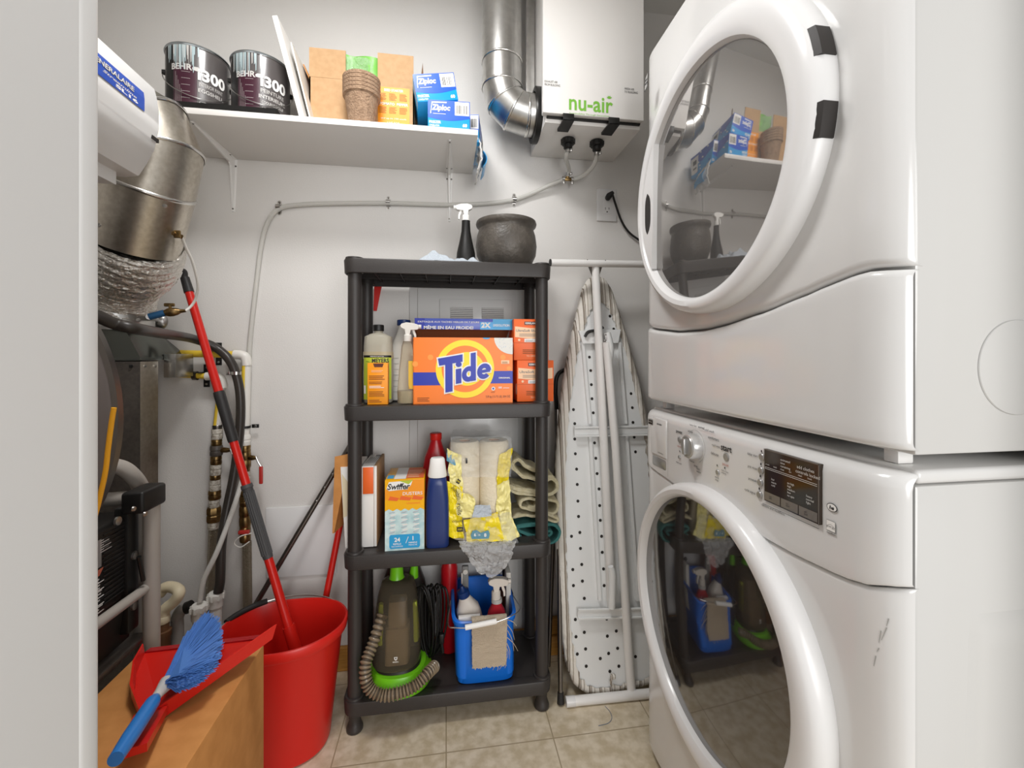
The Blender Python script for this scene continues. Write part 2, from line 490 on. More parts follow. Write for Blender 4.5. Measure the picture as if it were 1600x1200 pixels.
t.box(.30, .46, YW-.045, YW-.014, .0, .07, bev=.004); t.box(.30, .46, YW-.035, YW-.014, .07, .13, bev=.004)
t.build('wood_block', smooth=30, label='stained wood block on the floor between black rack and ironing board', cat='wood block', loc=(.38, YW-.03, 0))
# ------------------------------------------------------------------ ceiling lamp (above the frame)
r = thing('ceiling_light', (-.20, .75, 2.44), 'round white ceiling light with a flat metal rim above the doorway end of the room', 'light')
MB(M['white_metal']).lathe([(.05, 2.44), (.17, 2.44), (.175, 2.40), (.165, 2.385), (.16, 2.40), (.05, 2.41)], (-.20, .75, 0)).build('rim', r)

# ------------------------------------------------------------------ washer and dryer
FX = .55; Y0, Y1 = .461, 1.158; BK = 1.32
def plan(n_corner=8):
    """plan outline of the bowed front from the near corner to the far corner: (x, y)"""
    o = []
    for i in range(n_corner+1):
        a = i/n_corner*PI/2
        o.append((.578-(.578-FX)*math.sin(a)**1.0, Y0+.062*(1-math.cos(a))))
    for i in range(1, 25): o.append((FX-.004*math.sin(PI*i/24), Y0+.062+(Y1-Y0-.124)*i/24))
    for i in range(1, n_corner+1):
        a = (1-i/n_corner)*PI/2
        o.append((.578-(.578-FX)*math.sin(a), Y1-.062*(1-math.cos(a))))
    return o
PL = plan()
def interp(tab, y):
    tab = sorted(tab)
    if y <= tab[0][0]: return tab[0][1]
    for (a, b_), (c, d) in zip(tab, tab[1:]):
        if y <= c:
            k = (y-a)/(c-a); k = k*k*(3-2*k)*.35+k*.65
            return b_+(d-b_)*k
    return tab[-1][1]
def front_panel(mb, zlo, zhi, rtop=.008, rbot=.008, dx=0., nz_=10, m=None):
    """bowed front panel between two edge curves, its edges rolled back"""
    rows = []
    for k in range(5):
        a = k/4*PI/2; rows.append(('b', rbot*(1-math.sin(a)), rbot*(1-math.cos(PI/2-a))))
    rows = [(0, rbot*(1-math.sin(k/4*PI/2)), rbot*(1-math.cos(k/4*PI/2))) for k in range(5)]  # inset x, rise z
    R = []
    for k in range(5):
        a = k/4*PI/2; R.append((0., rbot*(1-math.cos(a)), rbot*(1-math.sin(a))))
    for k in range(1, nz_): R.append((k/nz_, None, 0.))
    for k in range(5):
        a = k/4*PI/2; R.append((1., -rtop*(1-math.sin(a)) if False else rtop*(1-math.sin(PI/2-a)) , rtop*(1-math.sin(PI/2-a))))
    vs = []
    for (f, dz, ins) in R:
        ring = []
        for (x, y) in PL:
            lo, hi = zlo(y), zhi(y)
            if f == 0.: z = lo+dz; xi = ins
            elif f == 1.: z = None
            else: z = lo+rbot+(hi-lo-rbot-rtop)*f; xi = 0
            if f == 1.:
                z = None
            ring.append((x, y, z, xi, hi))
        vs.append((f, ring, dz, ins))
    grid = []
    top_k = 0
    for (f, ring, dz, ins) in vs:
        row = []
        if f == 1.:
            a = top_k/4*PI/2; top_k += 1
            for (x, y, z, xi, hi) in ring: row.append((x+dx+rtop*(1-math.cos(a)), y, hi-rtop+rtop*math.sin(a)))
        else:
            for (x, y, z, xi, hi) in ring: row.append((x+dx+xi, y, z))
        grid.append(row)
    back0 = [(max(x, min(x+.03, .5775)), y, z) for (x, y, z) in grid[0]]; back1 = [(max(x, min(x+.03, .5775)), y, z) for (x, y, z) in grid[-1]]
    mb.loft([back0]+grid+[back1], m, closed=False)
    return mb
def front_fn(z0=0.):
    """print surface on the machine fronts: u runs towards the camera (picture right), v up"""
    def fn(u, v, n):
        y = -u
        return Vector((FX-.0005-.004*math.sin(PI*max(0, min(1, (y-Y0-.062)/(Y1-Y0-.124))))-n, y, v))
    return fn
def door(root, cy, cz, ro, icy, icz, ri, glass, xo=0.):
    prof = [(0, FX+.002), (0., FX-.020), (.07, FX-.030), (.2, FX-.036), (.45, FX-.040), (.75, FX-.038), (.92, FX-.032), (1., FX-.020)]
    n = 96; rings = []
    for (s, x) in prof:
        yy = cy+(icy-cy)*s; zz = cz+(icz-cz)*s; rr = ro+(ri-ro)*s
        rings.append([(x, yy+rr*math.cos(2*PI*i/n), zz+rr*math.sin(2*PI*i/n)) for i in range(n)])
    d = MB(M['white_gloss']).loft(rings, caps=False).build('door', root)
    g = MB(glass)
    gp = [(0.0001, FX-.030), (.35, FX-.029), (.7, FX-.0265), (1., FX-.021)]
    g.loft([[(x, icy+ri*s*math.cos(2*PI*i/n), icz+ri*s*math.sin(2*PI*i/n)) for i in range(n)] for (s, x) in gp], caps=False)
    g.build('door_window', d, smooth=60)
    return d
# washer -------------------------------------------------------------
wr = thing('washing_machine', (.93, .81, 0), 'white front load washing machine with round dark glass door and control panel, under the dryer', 'washing machine')
WT = .957
body = MB(M['side_enamel_shaded'])
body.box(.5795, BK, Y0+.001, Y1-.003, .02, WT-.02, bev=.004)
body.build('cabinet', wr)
MB(M['white_enamel']).box(.580, BK, Y0-.001, Y1+.001, WT-.018, WT, bev=.006, seg=3).build('top_panel', wr)
zs = [(PX(px, py, FX).y, PX(px, py, FX).z) for px, py in ((1039, 744), (998, 720))]
seam = [(.461, .809), (.478, .803), (.50, .794), (.535, .787), (.62, .782), (.72, .782), (.9, .782), (1.07, .792), (1.158, .802)]
front_panel(MB(M['white_enamel']), lambda y: interp(seam, y)+.003, lambda y: WT-.004, rtop=.022, rbot=.004, dx=-.004).build('control_panel', wr, smooth=50)
front_panel(MB(M['white_enamel']), lambda y: .03, lambda y: interp(seam, y), rtop=.006, rbot=.006, nz_=14).build('front_panel', wr, smooth=50)
ft = MB(M['black_rubber'])
for (x, y) in ((.62, .52), (.62, 1.09), (1.26, .52), (1.26, 1.09)): MB(M['black_rubber']).cyl((x, y, 0), (x, y, .025), .022).build('foot', wr)
door(wr, .8315, .5335, .2925, .846, .541, .250, M['washer_glass'])
# embossed stiffening on the near side panel
sp = MB(M['side_enamel_shaded'])
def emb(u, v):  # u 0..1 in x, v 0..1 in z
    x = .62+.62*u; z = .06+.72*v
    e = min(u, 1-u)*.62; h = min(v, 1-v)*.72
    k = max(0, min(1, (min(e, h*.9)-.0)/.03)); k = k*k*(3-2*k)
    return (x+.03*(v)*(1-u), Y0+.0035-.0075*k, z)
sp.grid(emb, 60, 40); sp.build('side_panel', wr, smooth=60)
# control details
S = front_fn()
def at(px, py, X=FX-.006):
    p = PX(px, py, X); return -p.y, p.z
def P2(fn_off): return lambda u, v, n: S(u, v, n)+Vector((-fn_off, 0, 0))
CF = P2(.0045)
pr = MB(); pp = Print(pr, CF)
def T(txt, px, py, h, m='ink', **k):
    u, v = at(px, py); pp.text(txt, u, v, h, m, **k)
T('power', 1062.5, 676, 0.00768, bold=.02); T('cancel', 1062.5, 697, 0.00512, 'text_red'); T('steam wash', 1062, 723, 0.00384)
T('heavy duty', 1085, 665, 0.00576); T('normal', 1098, 668, 0.00576, bold=.02); T('cold wash', 1110.5, 673, 0.00576); T('comforters', 1117, 685, 0.00576)
T('rapid wash', 1121, 697, 0.00576); T('delicate', 1119, 709, 0.00576); T('whites', 1080.5, 674, 0.00538); T('sanitary', 1074, 713, 0.00486); T('rinse/spin', 1083, 721, 0.00512); T('drain', 1089, 728, 0.00512)
T('clean\nwasher', 1094, 735, 0.01024); T('start', 1137, 701, 0.01088, bold=.02); T('pause', 1136, 727, 0.00589, 'text_red'); T('hold to lock\ncontrols', 1135, 738, 0.00768)
T('extra\nrinse', 1122.5, 748, 0.00896); T('delay start', 1178, 711, 0.00576); T('pre rinse', 1178, 731, 0.00576); T('prewash', 1178, 750, 0.00576); T('cycle signal', 1174, 768, 0.00576)
u0, v0 = at(1193.5, 786); u1, v1 = at(1290, 826)
T('options and modifiers', 1209, 796, 0.00538)
u2, v2 = at(1280, 821.5); pp.poly([(u0, v0), (u2, v0-.0), (u2, v0-.0007), (u0, v0-.0007)], 'ink', 2)
for px, py in ((1063.5, 705), (1123, 727), (1135, 731), (1192, 705), (1191, 725), (1190, 744), (1188.5, 763.5)):
    u, v = at(px, py); pp.rect(u-.0014, v-.002, u+.0014, v+.002, 'ink', 2)
u, v = at(1089, 697); pp.ring(u, v, .0345, .0352, 'ink_grey', 2, a0=-1.2, a1=2.4)
ua, va = at(1044, 655); ub, vb = at(1040, 743); pp.rect(ua, vb, ua+.0007, va, 'ink_grey', 1)
# he mark and energy mark
u, v = at(1300, 793); pp.disc(u, v, .0085, 'ink', 2, ry=.0060); pp.disc(u, v, .0074, 'paper_white', 3, ry=.0051); pp.text('he', u-.0002, v-.0002, .0058, 'ink', 4, bold=.03, shear=.25)
u, v = at(1298.5, 824); pp.rect(u-.0072, v-.0095, u+.0072, v+.0095, 'ink_grey', 2); pp.rect(u-.0067, v-.0052, u+.0067, v+.009, 'paper_white', 3); pp.ring(u, v-.002, .0058, .0062, 'ink_grey', 4, a0=0, a1=PI); pp.text('energy', u, v, .0034, 'ink_grey', 4, shear=.3); pp.text('ENERGY STAR', u, v-.0072, .0022, 'paper_white', 4)
pr.build('printed_marks', wr, smooth=0, fix=False)
# display
dp = MB(); dq = Print(dp, CF)
a0, b0 = at(1197, 704.5); a1, b1 = at(1284, 800); zt = .920; zb = .846
zt = at(1240, 713)[1]; zb = at(1240, 801)[1]
D0, D1 = at(1197, 745)[0], at(1284, 760)[0]
DW = D1-D0; DH = zt-zb
dp.box(FX-.0100, FX+.0, -D1, -D0, zb, zt, bev=.0015, m=M['display'])
DF = lambda u, v, n: Vector((FX-.0100-n, -(D0+DW*u), zb+DH*v))
q = Print(dp, DF)
def R4(u0, v0, u1, v1, m, l=1): q.poly([(u0, v0), (u1, v0), (u1, v1), (u0, v1)], m, l)
R4(0, 0, .01, 1, 'display_bar'); R4(.985, 0, 1, 1, 'display_bar'); R4(0, .985, 1, 1, 'display_bar')
for (a, b_) in ((.02, .33), (.345, .655), (.67, .975)): R4(a, .03, b_, .19, 'display_bar', 2)
def DT(t_, u, v, h, w=None, m='text_white'):
    vs, fs, x0, x1, y0, y1 = text_mesh(t_, 0, 0, 1.)
    k = h/(y1-y0); kx = k*DH/DW
    dp._a([DF(u+(x-x0)*kx, v+(y-y0)*k, .0009) for x, y in vs], fs, M[m])
for t_, u, v, h in (('estimated\ntime\nremaining', .34, .74, .17), ('add clothes', .64, .83, .055), ('controls locked', .62, .75, .055), ('presoak', .04, .70, .03), ('wash', .20, .70, .03), ('rinse', .34, .70, .03), ('spin', .50, .70, .03), ('clean', .66, .70, .03), ('finish', .82, .70, .03),
                    ('hot\nwarm\ncold', .16, .34, .15), ('ex high\nhigh\nmedium\nlow\nno spin', .47, .26, .27), ('heavy\nnormal\nlight', .80, .27, .16)): DT(t_, u, v, h)
for t_, u in (('wash\ntemp', .11), ('spin\nspeed', .44), ('soil\nlevel', .76)): DT(t_, u, .075, .07, m='ink')
R4(.03, .655, .97, .663, 'text_white', 2); R4(.03, .625, .97, .633, 'text_white', 2); R4(.03, .63, .036, .66, 'text_white', 2)
dp.build('display', wr, smooth=0, fix=False)
# knob and buttons
u, v = at(1089, 697); kx = FX-.006
kb = MB(M['knob_grey']); kb.lathe([(.0285, 0), (.0275, -.018), (.0250, -.023), (.0235, -.0235)], (kx, -u, v), 'X', n=40)
K = kb.build('cycle_knob', wr)
MB(M['control_grey']).lathe([(.0235, -.0235), (.022, -.0255), (.0001, -.026)], (kx, -u, v), 'X', n=40, caps=False).box(kx-.034, kx-.024, -u-.0045, -u+.0045, v-.0175, v+.0175, bev=.002, m=M['control_grey']).build('knob_face', K)
def button(px, py, r, name='button'):
    u, v = at(px, py)
    MB(M['control_grey']).lathe([(r, 0), (r*.97, -.003), (r*.8, -.0042), (r*.0001+.0001, -.0045)], (kx, -u, v), 'X', n=28).build(name, wr)
button(1063, 687, .0068); button(1063, 714, .0045); button(1136.5, 714, .0088); button(1123, 738, .006)
for px, py in ((1192, 714), (1190.5, 735), (1189.5, 754), (1188.5, 773)): button(px, py, .0066)
# detergent drawer
ua, va = at(1043, 655); ub, vb = at(1001, 655)
dr = MB(M['white_enamel']); zlo = .838
dr.box(FX-.0085, FX+.01, -ua+.004, 1.098, .842, .938, bev=.003); D = dr.build('detergent_drawer', wr)
pr = MB(); pd = Print(pr, lambda u, v, n: Vector((FX-.0087-n, -u, v)))
def TD(txt, px, py, h, m='ink', **k): u, v = at(px, py, FX-.009); pd.text(txt, u, v, h, m, **k)
u, v = at(1016.5, 659, FX-.009); pd.rect(u-.0125, v-.0075, u+.0125, v+.0075, 'control_grey', 2); pd.rect(u-.011, v-.0055, u+.011, v+.0045, 'display', 3); pd.text('MAYTAG', u, v, .0042, 'text_white', 4, w=.018); pr.build('brand_plate', D, smooth=0, fix=False); pr = MB(); pd = Print(pr, lambda u, v, n: Vector((FX-.0087-n, -u, v)))
TD('3000 SERIES', 1030, 663, .0038, bold=.02); pr.build('lettering', D, smooth=0, fix=False); pr = MB(); pd = Print(pr, lambda u, v, n: Vector((FX-.0087-n, -u, v))); TD('EcoConserve', 1032, 708, .0036)
pr.build('lettering', D, smooth=0, fix=False)
MB(M['control_grey']).box(FX-.0075, FX+.005, -ua+.006, 1.094, .810, .838, bev=.006).build('drawer_grip', D)
# scuffs on the curved near corner of the lower front
sc = MB()
def PLx(y):
    for (x, yy), (x2, yy2) in zip(PL, PL[1:]):
        if yy <= y <= yy2: return x+(x2-x)*(y-yy)/(yy2-yy)
    return FX
q = Print(sc, lambda u, v, n: Vector((PLx(-u)-.0002-n, -u-n*.4, v)))
for px, py, px2, py2 in ((1388, 966, 1385, 978), (1385, 980, 1377, 1000), (1376, 985, 1373, 1004), (1373, 1012, 1370, 1018), (1368, 1024, 1365, 1040)):
    def cr(px, py):
        y = Y0+.02
        for _ in range(25):
            x = PLx(y); p = PX(px, py, x); y = max(Y0+.001, .5*y+.5*p.y)
        return -y, PX(px, py, PLx(y)).z
    (a, b_), (c, d) = cr(px, py), cr(px2, py2)
    q.poly([(a, b_), (a+.0012, b_), (c+.0006, d), (c, d)], 'scuff', 1)
sc.build('scuff_mark', wr, smooth=0, fix=False)

# dryer --------------------------------------------------------------
dr = thing('clothes_dryer', (.93, .81, .966), 'white front load clothes dryer stacked on the washing machine, round door with grey tinted window', 'dryer')
DB = .975; DTOP = 1.93
MB(M['side_enamel_shaded']).box(.5795, BK, Y0+.001, Y1-.002, DB, DTOP, bev=.004).build('cabinet', dr)
dseam = [(-at(px, py, FX)[0], at(px, py, FX)[1]) for px, py in ((1001, 511), (1030, 517), (1060, 520), (1100, 517), (1130, 510), (1190, 490), (1250, 465), (1300, 443), (1330, 431), (1352, 424))]
dseam = [(y, z) for y, z in dseam]+[(.50, dseam[-1][1]-.0), (.461, dseam[-1][1]-.004)]
front_panel(MB(M['white_enamel']), lambda y: interp(dseam, y)+.004, lambda y: DTOP-.002, rbot=.012, nz_=14).build('front_panel', dr, smooth=50)
front_panel(MB(M['white_enamel']), lambda y: .981, lambda y: interp(dseam, y), dx=-.003, rtop=.010, rbot=.010).build('kick_panel', dr, smooth=50)
for (x, y) in ((.60, .50), (.60, 1.11), (1.26, .52), (1.26, 1.09)): MB(M['white_metal']).box(x-.012, x+.012, y-.01, y+.01, WT+.0005, .982, bev=.002).build('foot', dr)
D = door(dr, .8315, 1.4815, .2925, .846, 1.468, .243, M['door_glass'])
for z0, z1 in ((1.411, 1.459), (1.527, 1.575)):
    def rg(z): return .8315-math.sqrt(.2935**2-(z-1.4815)**2)
    sl = MB(M['dark_slot'])
    zz = [z0+(z1-z0)*i/5 for i in range(6)]
    sl.loft([[(FX-.0315, rg(z)+.0080, z), (FX-.0265, rg(z)-.0010, z), (FX-.003, rg(z)-.0012, z), (FX-.003, rg(z)+.0085, z)] for z in zz])
    sl.build('hinge_recess', D)
# handle crescent over the far side of the window
def gc(a, s=1.): return (.846+.243*s*math.cos(a), 1.468+.243*s*math.sin(a))
zc = 1.475; hh = .155; N = 16; poly = []
for i in range(N+1):
    z = zc-hh+2*hh*i/N; poly.append((.846+math.sqrt(max(0, .241**2-(z-1.468)**2)), z))
for i in range(N, -1, -1):
    z = zc-hh+2*hh*i/N; k = 1-((z-zc)/hh)**2; poly.append((.846+math.sqrt(max(0, .241**2-(z-1.468)**2))-.060*k-.0008, z))
Hn = MB(M['white_gloss']).prism(poly, lambda u, v, d: Vector((d, u, v)), FX-.022, FX-.037).build('door_handle', D)
sl = []
for i in range(13):
    z = 1.465-.052+.104*i/12; k = 1-((z-1.465)/.052)**4; sl.append((1.058+.012*k, z))
for i in range(12, -1, -1):
    z = 1.465-.052+.104*i/12; k = 1-((z-1.465)/.052)**4; sl.append((1.056-.016*k, z))
MB(M['dark_slot']).prism(sl, lambda u, v, d: Vector((d, u, v)), FX-.034, FX-.0376).build('handle_recess', Hn)
# oval brand badge on the far upper ring
pr = MB(); q = Print(pr, lambda u, v, n: Vector((FX-.0385-n, -u, v)))
p = PX(1010, 128, FX-.0385)
bd = [(-.010, -.022), (.006, -.016), (.010, .010), (.010, .022), (-.004, .014), (-.010, -.006)]
q.poly([(-p.y+a, p.z+c) for a, c in bd], 'ink', 1); q.poly([(-p.y+a*.8, p.z+c*.85) for a, c in bd], 'control_grey', 2)
q.rect(-p.y-.007, p.z-.006, -p.y+.007, p.z-.002, 'ink', 3); q.rect(-p.y-.006, p.z+.003, -p.y+.006, p.z+.006, 'ink', 3)
pr.build('badge', D, smooth=0, fix=False)
# round vent cover pressed in the near side
c = MB(M['side_enamel_shaded']); c.lathe([(.062, 0), (.0612, -.0012), (.0596, -.0016), (.0001, -.0016)], (.735, Y0+.0006, 1.085), 'Y', n=64, caps=False)
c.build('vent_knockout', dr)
# ------------------------------------------------------------------ wall shelf with brackets
SZ = 1.783; SF = 1.315
sh = MB(M['white_laminate']).box(-.822, .095, SF, YW-.001, 1.766, SZ, bev=.0012)
sh.build('wall_shelf', smooth=30, label='long white laminate shelf high on the back wall holding paint cans and boxes', cat='shelf', loc=(-.36, 1.46, 1.766))
br = thing('shelf_bracket', (-.713, YW, 1.766), 'white metal shelf bracket under the left end of the shelf, below the first paint can', 'bracket', 'brackets under the wall shelf')
b = MB(M['white_metal'])
x = -.713
def taper(mb, p0, p1, w0, w1, h0, h1, axis):
    """ribbed arm from p0 to p1: flange plus raised spine"""
    p0, p1 = Vector(p0), Vector(p1)
    d = (p1-p0).normalized(); s = Vector((1, 0, 0)); n = Vector(axis)
    for (wa, wb, ha, hb, off) in ((w0, w1, .0015, .0015, 0), (w0*.45, w1*.5, h0, h1, 0)):
        r0 = [p0-s*wa/2, p0+s*wa/2, p0+s*wa/2*.6+n*ha, p0-s*wa/2*.6+n*ha]
        r1 = [p1-s*wb/2, p1+s*wb/2, p1+s*wb/2*.6+n*hb, p1-s*wb/2*.6+n*hb]
        mb.loft([r0, r1])
taper(b, (x, YW-.002, 1.7655), (x, 1.352, 1.7655), .026, .012, .022, .004, (0, 0, -1)); b.build('shelf_arm', br)
b = MB(M['white_metal']); taper(b, (x, YW-.0005, 1.765), (x, YW-.0005, 1.588), .026, .012, .024, .004, (0, -1, 0)); b.build('wall_arm', br)
b = MB(M['white_metal']); b.loft([[(x-.003, YW-.05, 1.764), (x+.003, YW-.05, 1.764), (x+.003, YW-.01, 1.764), (x-.003, YW-.01, 1.764)], [(x-.003, YW-.02, 1.735), (x+.003, YW-.02, 1.735), (x+.003, YW-.005, 1.71), (x-.003, YW-.005, 1.71)]]); b.build('gusset', br)
for (dx, z) in ((-.008, 1.742), (.008, 1.742), (0, 1.597)): MB(M['steel_dark']).lathe([(.003, -.0015), (.0024, -.003), (.0001, -.0034)], (x+dx, YW-.001 if z > 1.7 else YW-.003, z), 'Y', n=14).build('screw', br)
for (dx, y) in ((-.008, 1.56), (.008, 1.56), (0, 1.362)): MB(M['steel_dark']).lathe([(.003, -.0005), (.0024, -.002), (.0001, -.0024)], (x+dx, y, 1.7655 if abs(dx) else 1.762), 'Z', n=14).build('screw', br)
dup(br, (.011, YW, 1.766), label='white metal shelf bracket near the right end of the shelf, above the white spray nozzle')

# paint tray under cans
pt = MB(M['black']); pt.box(-.80, -.488, 1.325, 1.49, SZ+.0005, SZ+.006, bev=.002)
pt.loft([[(-.805, 1.322, SZ+.001), (-.484, 1.322, SZ+.001), (-.484, 1.50, SZ+.001), (-.805, 1.50, SZ+.001)], [(-.815, 1.317, SZ+.016), (-.474, 1.317, SZ+.016), (-.474, 1.51, SZ+.016), (-.815, 1.51, SZ+.016)], [(-.812, 1.320, SZ+.016), (-.477, 1.320, SZ+.016), (-.477, 1.507, SZ+.016), (-.812, 1.507, SZ+.016)], [(-.800, 1.326, SZ+.006), (-.489, 1.326, SZ+.006), (-.489, 1.496, SZ+.006), (-.800, 1.496, SZ+.006)]], caps=False)
pt.build('paint_tray', smooth=30, label='shallow black plastic tray on the shelf under the paint cans', cat='tray', loc=(-.64, 1.41, SZ))

def can(x, y, label, words, drip_seed):
    z = SZ+.0062; R = .0795; Hc = .180
    r = thing('paint_can', (x, y, z), label, 'paint can', 'grey paint cans on the shelf')
    b = MB(M['can_grey']).lathe([(.076, z), (R, z+.002), (R, z+.006), (R-.0015, z+.008), (R-.0015, z+Hc-.008), (R, z+Hc-.006), (R, z+Hc-.004)], (x, y, 0), n=64)
    b.build('can_body', r)
    MB(M['can_rim']).lathe([(R, z+Hc-.005), (R+.002, z+Hc-.002), (R+.001, z+Hc+.001), (R-.008, z+Hc), (R-.010, z+Hc-.006), (.066, z+Hc-.006), (.064, z+Hc-.001), (.0001, z+Hc-.001)], (x, y, 0), n=64, caps=False).build('lid', r)
    a0 = math.atan2(-y, -x)   # towards the doorway
    def F(u, v, n):
        a = a0+.10+u/R; rr = R-.0013+n; return Vector((x+rr*math.cos(a), y+rr*math.sin(a), z+v))
    pr = MB(); q = Print(pr, F)
    # u grows to the right in the picture
    q.rect(-.072, .010, -.012, .118, 'can_maroon', 1, nu=12)
    q.rect(-.105, .010, -.073, .172, 'black', 1, nu=8)
    for i in range(5): q.rect(-.066+.004*i, .012, -.0655+.004*i, .10-.012*i, 'text_grey', 2)
    for i in range(5): q.rect(-.05+.0, .10-.018*i, -.028, .1007-.018*i, 'text_grey', 2, nu=5)
    q.text('BEHR', -.050, .114, .017, 'text_grey', 3, bold=.03)
    q.poly([(-.022, .108), (-.005, .107), (-.004, .114), (-.009, .119), (-.018, .118), (-.023, .114)], 'text_grey', 3)
    q.text('i300', .026, .100, .033, 'paper_white', 6, bold=.035)
    for i, t_ in enumerate(words): q.text(t_, .024, .073-.017*i, .0105, 'text_grey', 3, bold=.015 if i else 0, w=.062 if len(t_) > 12 else None)
    for i in range(3):
        q.rect(-.006+.022*i, .008, .010+.022*i, .026, 'text_grey', 2, nu=3); q.rect(-.005+.022*i, .009, .009+.022*i, .025, 'black', 3, nu=3)
        q.disc(.002+.022*i, .016, .004, 'text_grey', 4, n=12)
    rnd = random.Random(drip_seed)
    for i in range(34):
        u = -.092+.082*rnd.random(); L = .02+.055*rnd.random()*(1.0-abs(u+.03)*7 if abs(u+.03) < .12 else .2); w_ = .001+.0035*rnd.random()
        if L < .006: L = .006
        q.poly([(u, .174), (u+w_, .174), (u+w_*.8, .174-L), (u+w_*.3, .174-L-.004)], rnd.choice(['drip', 'drip', 'text_grey']), 5)
    pr.build('label', r, smooth=0, fix=False)
    pts = []
    for i in range(25):
        t_ = i/24; a = a0-PI/2-.05+t_*(PI+.1); rr = R+.004
        pts.append((x+rr*math.cos(a), y+rr*math.sin(a), z+.115-.085*math.sin(PI*t_)))
    MB(M['steel']).tube(pts, .0013, n=6, smooth=False).build('bail_handle', r)
    for sgn in (-1, 1):
        a = a0+sgn*PI/2; MB(M['black']).lathe([(.008, 0), (.008, .004), (.004, .006)], (0, 0, 0), 'Z', n=14)
        e = MB(M['black']); d = Vector((math.cos(a), math.sin(a), 0)); c = Vector((x, y, z+.117)); e.cyl(c+d*(R-.002), c+d*(R+.006), .008, .006, n=14); e.build('ear', r)
can(-.722, 1.408, 'grey and maroon paint can at the left end of the shelf, printed in English', ['INTERIOR PAINT', 'EGGSHELL'], 3)
can(-.553, 1.415, 'grey and maroon paint can beside the leaning white board, printed in French', ['PEINTURE', 'INTERIEURE', "COQUILLE D'OEUF"], 11)

# leaning boards on the shelf
def lean_board(name, pts, th, m, label, cat):
    """pts: four corners (3D) ; thickness along x"""
    a = [Vector(p) for p in pts]; n = (a[1]-a[0]).cross(a[3]-a[0]).normalized()*th
    MB(m).loft([a, [p+n for p in a]]).build(name, smooth=30, label=label, cat=cat, loc=a[0])
b0 = P(467, 184, 1.325).x; b1 = P(431, 60, 1.325).x
lean_board('white_board', [(b0, 1.330, SZ+.001), (b0, 1.56, SZ+.001), (b1-.012, 1.56, 2.07), (b1-.012, 1.330, 2.07)], .014, M['white_laminate'], 'thick white board leaning left beside the second paint can', 'board')
lean_board('thin_white_panel', [(b0+.022, 1.36, SZ+.001), (b0+.022, 1.57, SZ+.001), (b0-.035, 1.57, 2.02), (b0-.035, 1.36, 2.02)], .004, M['off_white'], 'thin white panel leaning between the thick white board and the open cardboard box', 'panel')

# open cardboard box
bx = thing('cardboard_box', (-.25, 1.50, SZ), 'open brown cardboard box with raised flaps on the shelf behind the peat pots', 'box')
BX0, BX1, BY0, BY1 = P(483, 150, 1.42).x, P(647, 150, 1.42).x, 1.42, 1.585
zt = P(500, 121, 1.42).z
c = MB(M['card_light'])
c.box(BX0, BX1, BY1-.004, BY1, SZ+.001, zt); c.box(BX0, BX0+.004, BY0, BY1, SZ+.001, zt); c.box(BX1-.004, BX1, BY0, BY1, SZ+.001, zt); c.box(BX0, BX1, BY0, BY1, SZ+.0005, SZ+.004)
mL = P(540, 100, 1.42).x; mR = P(590, 100, 1.42).x
c.box(BX0, BX1, BY0, BY0+.004, SZ+.001, zt); c.build('box_body', bx)
f = MB(M['card_light']); f.box(BX0, mL, BY0+.0005, BY0+.0045, zt+.001, P(500, 75, 1.42).z); f.build('flap', bx)
f = MB(M['card_light']); f.box(mR, BX1-.002, BY0+.0005, BY0+.0045, P(600, 130, 1.42).z, P(600, 83, 1.42).z); f.build('flap', bx)
f = MB(M['card']); f.loft([[(BX0, BY0+.02, zt), (BX0, BY1, zt), (BX0-.004, BY1, zt), (BX0-.004, BY0+.02, zt)], [(BX0-.024, BY0+.03, zt+.055), (BX0-.024, BY1, zt+.055), (BX0-.028, BY1, zt+.055), (BX0-.028, BY0+.03, zt+.055)]]); f.build('flap', bx)
# orange printed panel on the right part of the box front
F = face((mR, BY0-.0005, SZ+.001), (1, 0, 0), (0, 0, 1))
pr = MB(); q = Print(pr, F); ow = P(640, 100, 1.42).x-mR; oh = P(600, 136, 1.42).z-SZ
q.rect(.001, 0, ow, oh, 'label_orange', 1)
q.text('SEED STARTER', ow/2, oh*.94, .008, 'paper_white', 2, w=ow*.6, bold=.02); q.text('TOMATO  PEPPER', ow/2, oh*.68, .008, 'paper_white', 2, w=ow*.9, bold=.02)
for cx in (.03, .36, .68):
    q.lines(ow*cx, oh*.75, ow*(cx+.25), oh*.89, 6, 'ink_brown'); q.lines(ow*cx, oh*.50, ow*(cx+.25), oh*.63, 6, 'ink_brown')
q.text('and up to 100 seeds', ow/2, oh*.40, .006, 'paper_white', 2, w=ow*.8); q.text('LIVE SOIL', ow/2, oh*.32, .006, 'paper_white', 2, w=ow*.4); q.text('all plant mix', ow/2, oh*.24, .006, 'paper_white', 2, w=ow*.9)
q.ring(ow/2, oh*.09, ow*.22, ow*.25, 'ink_brown', 2)
pr.build('printed_panel', bx, smooth=0, fix=False)

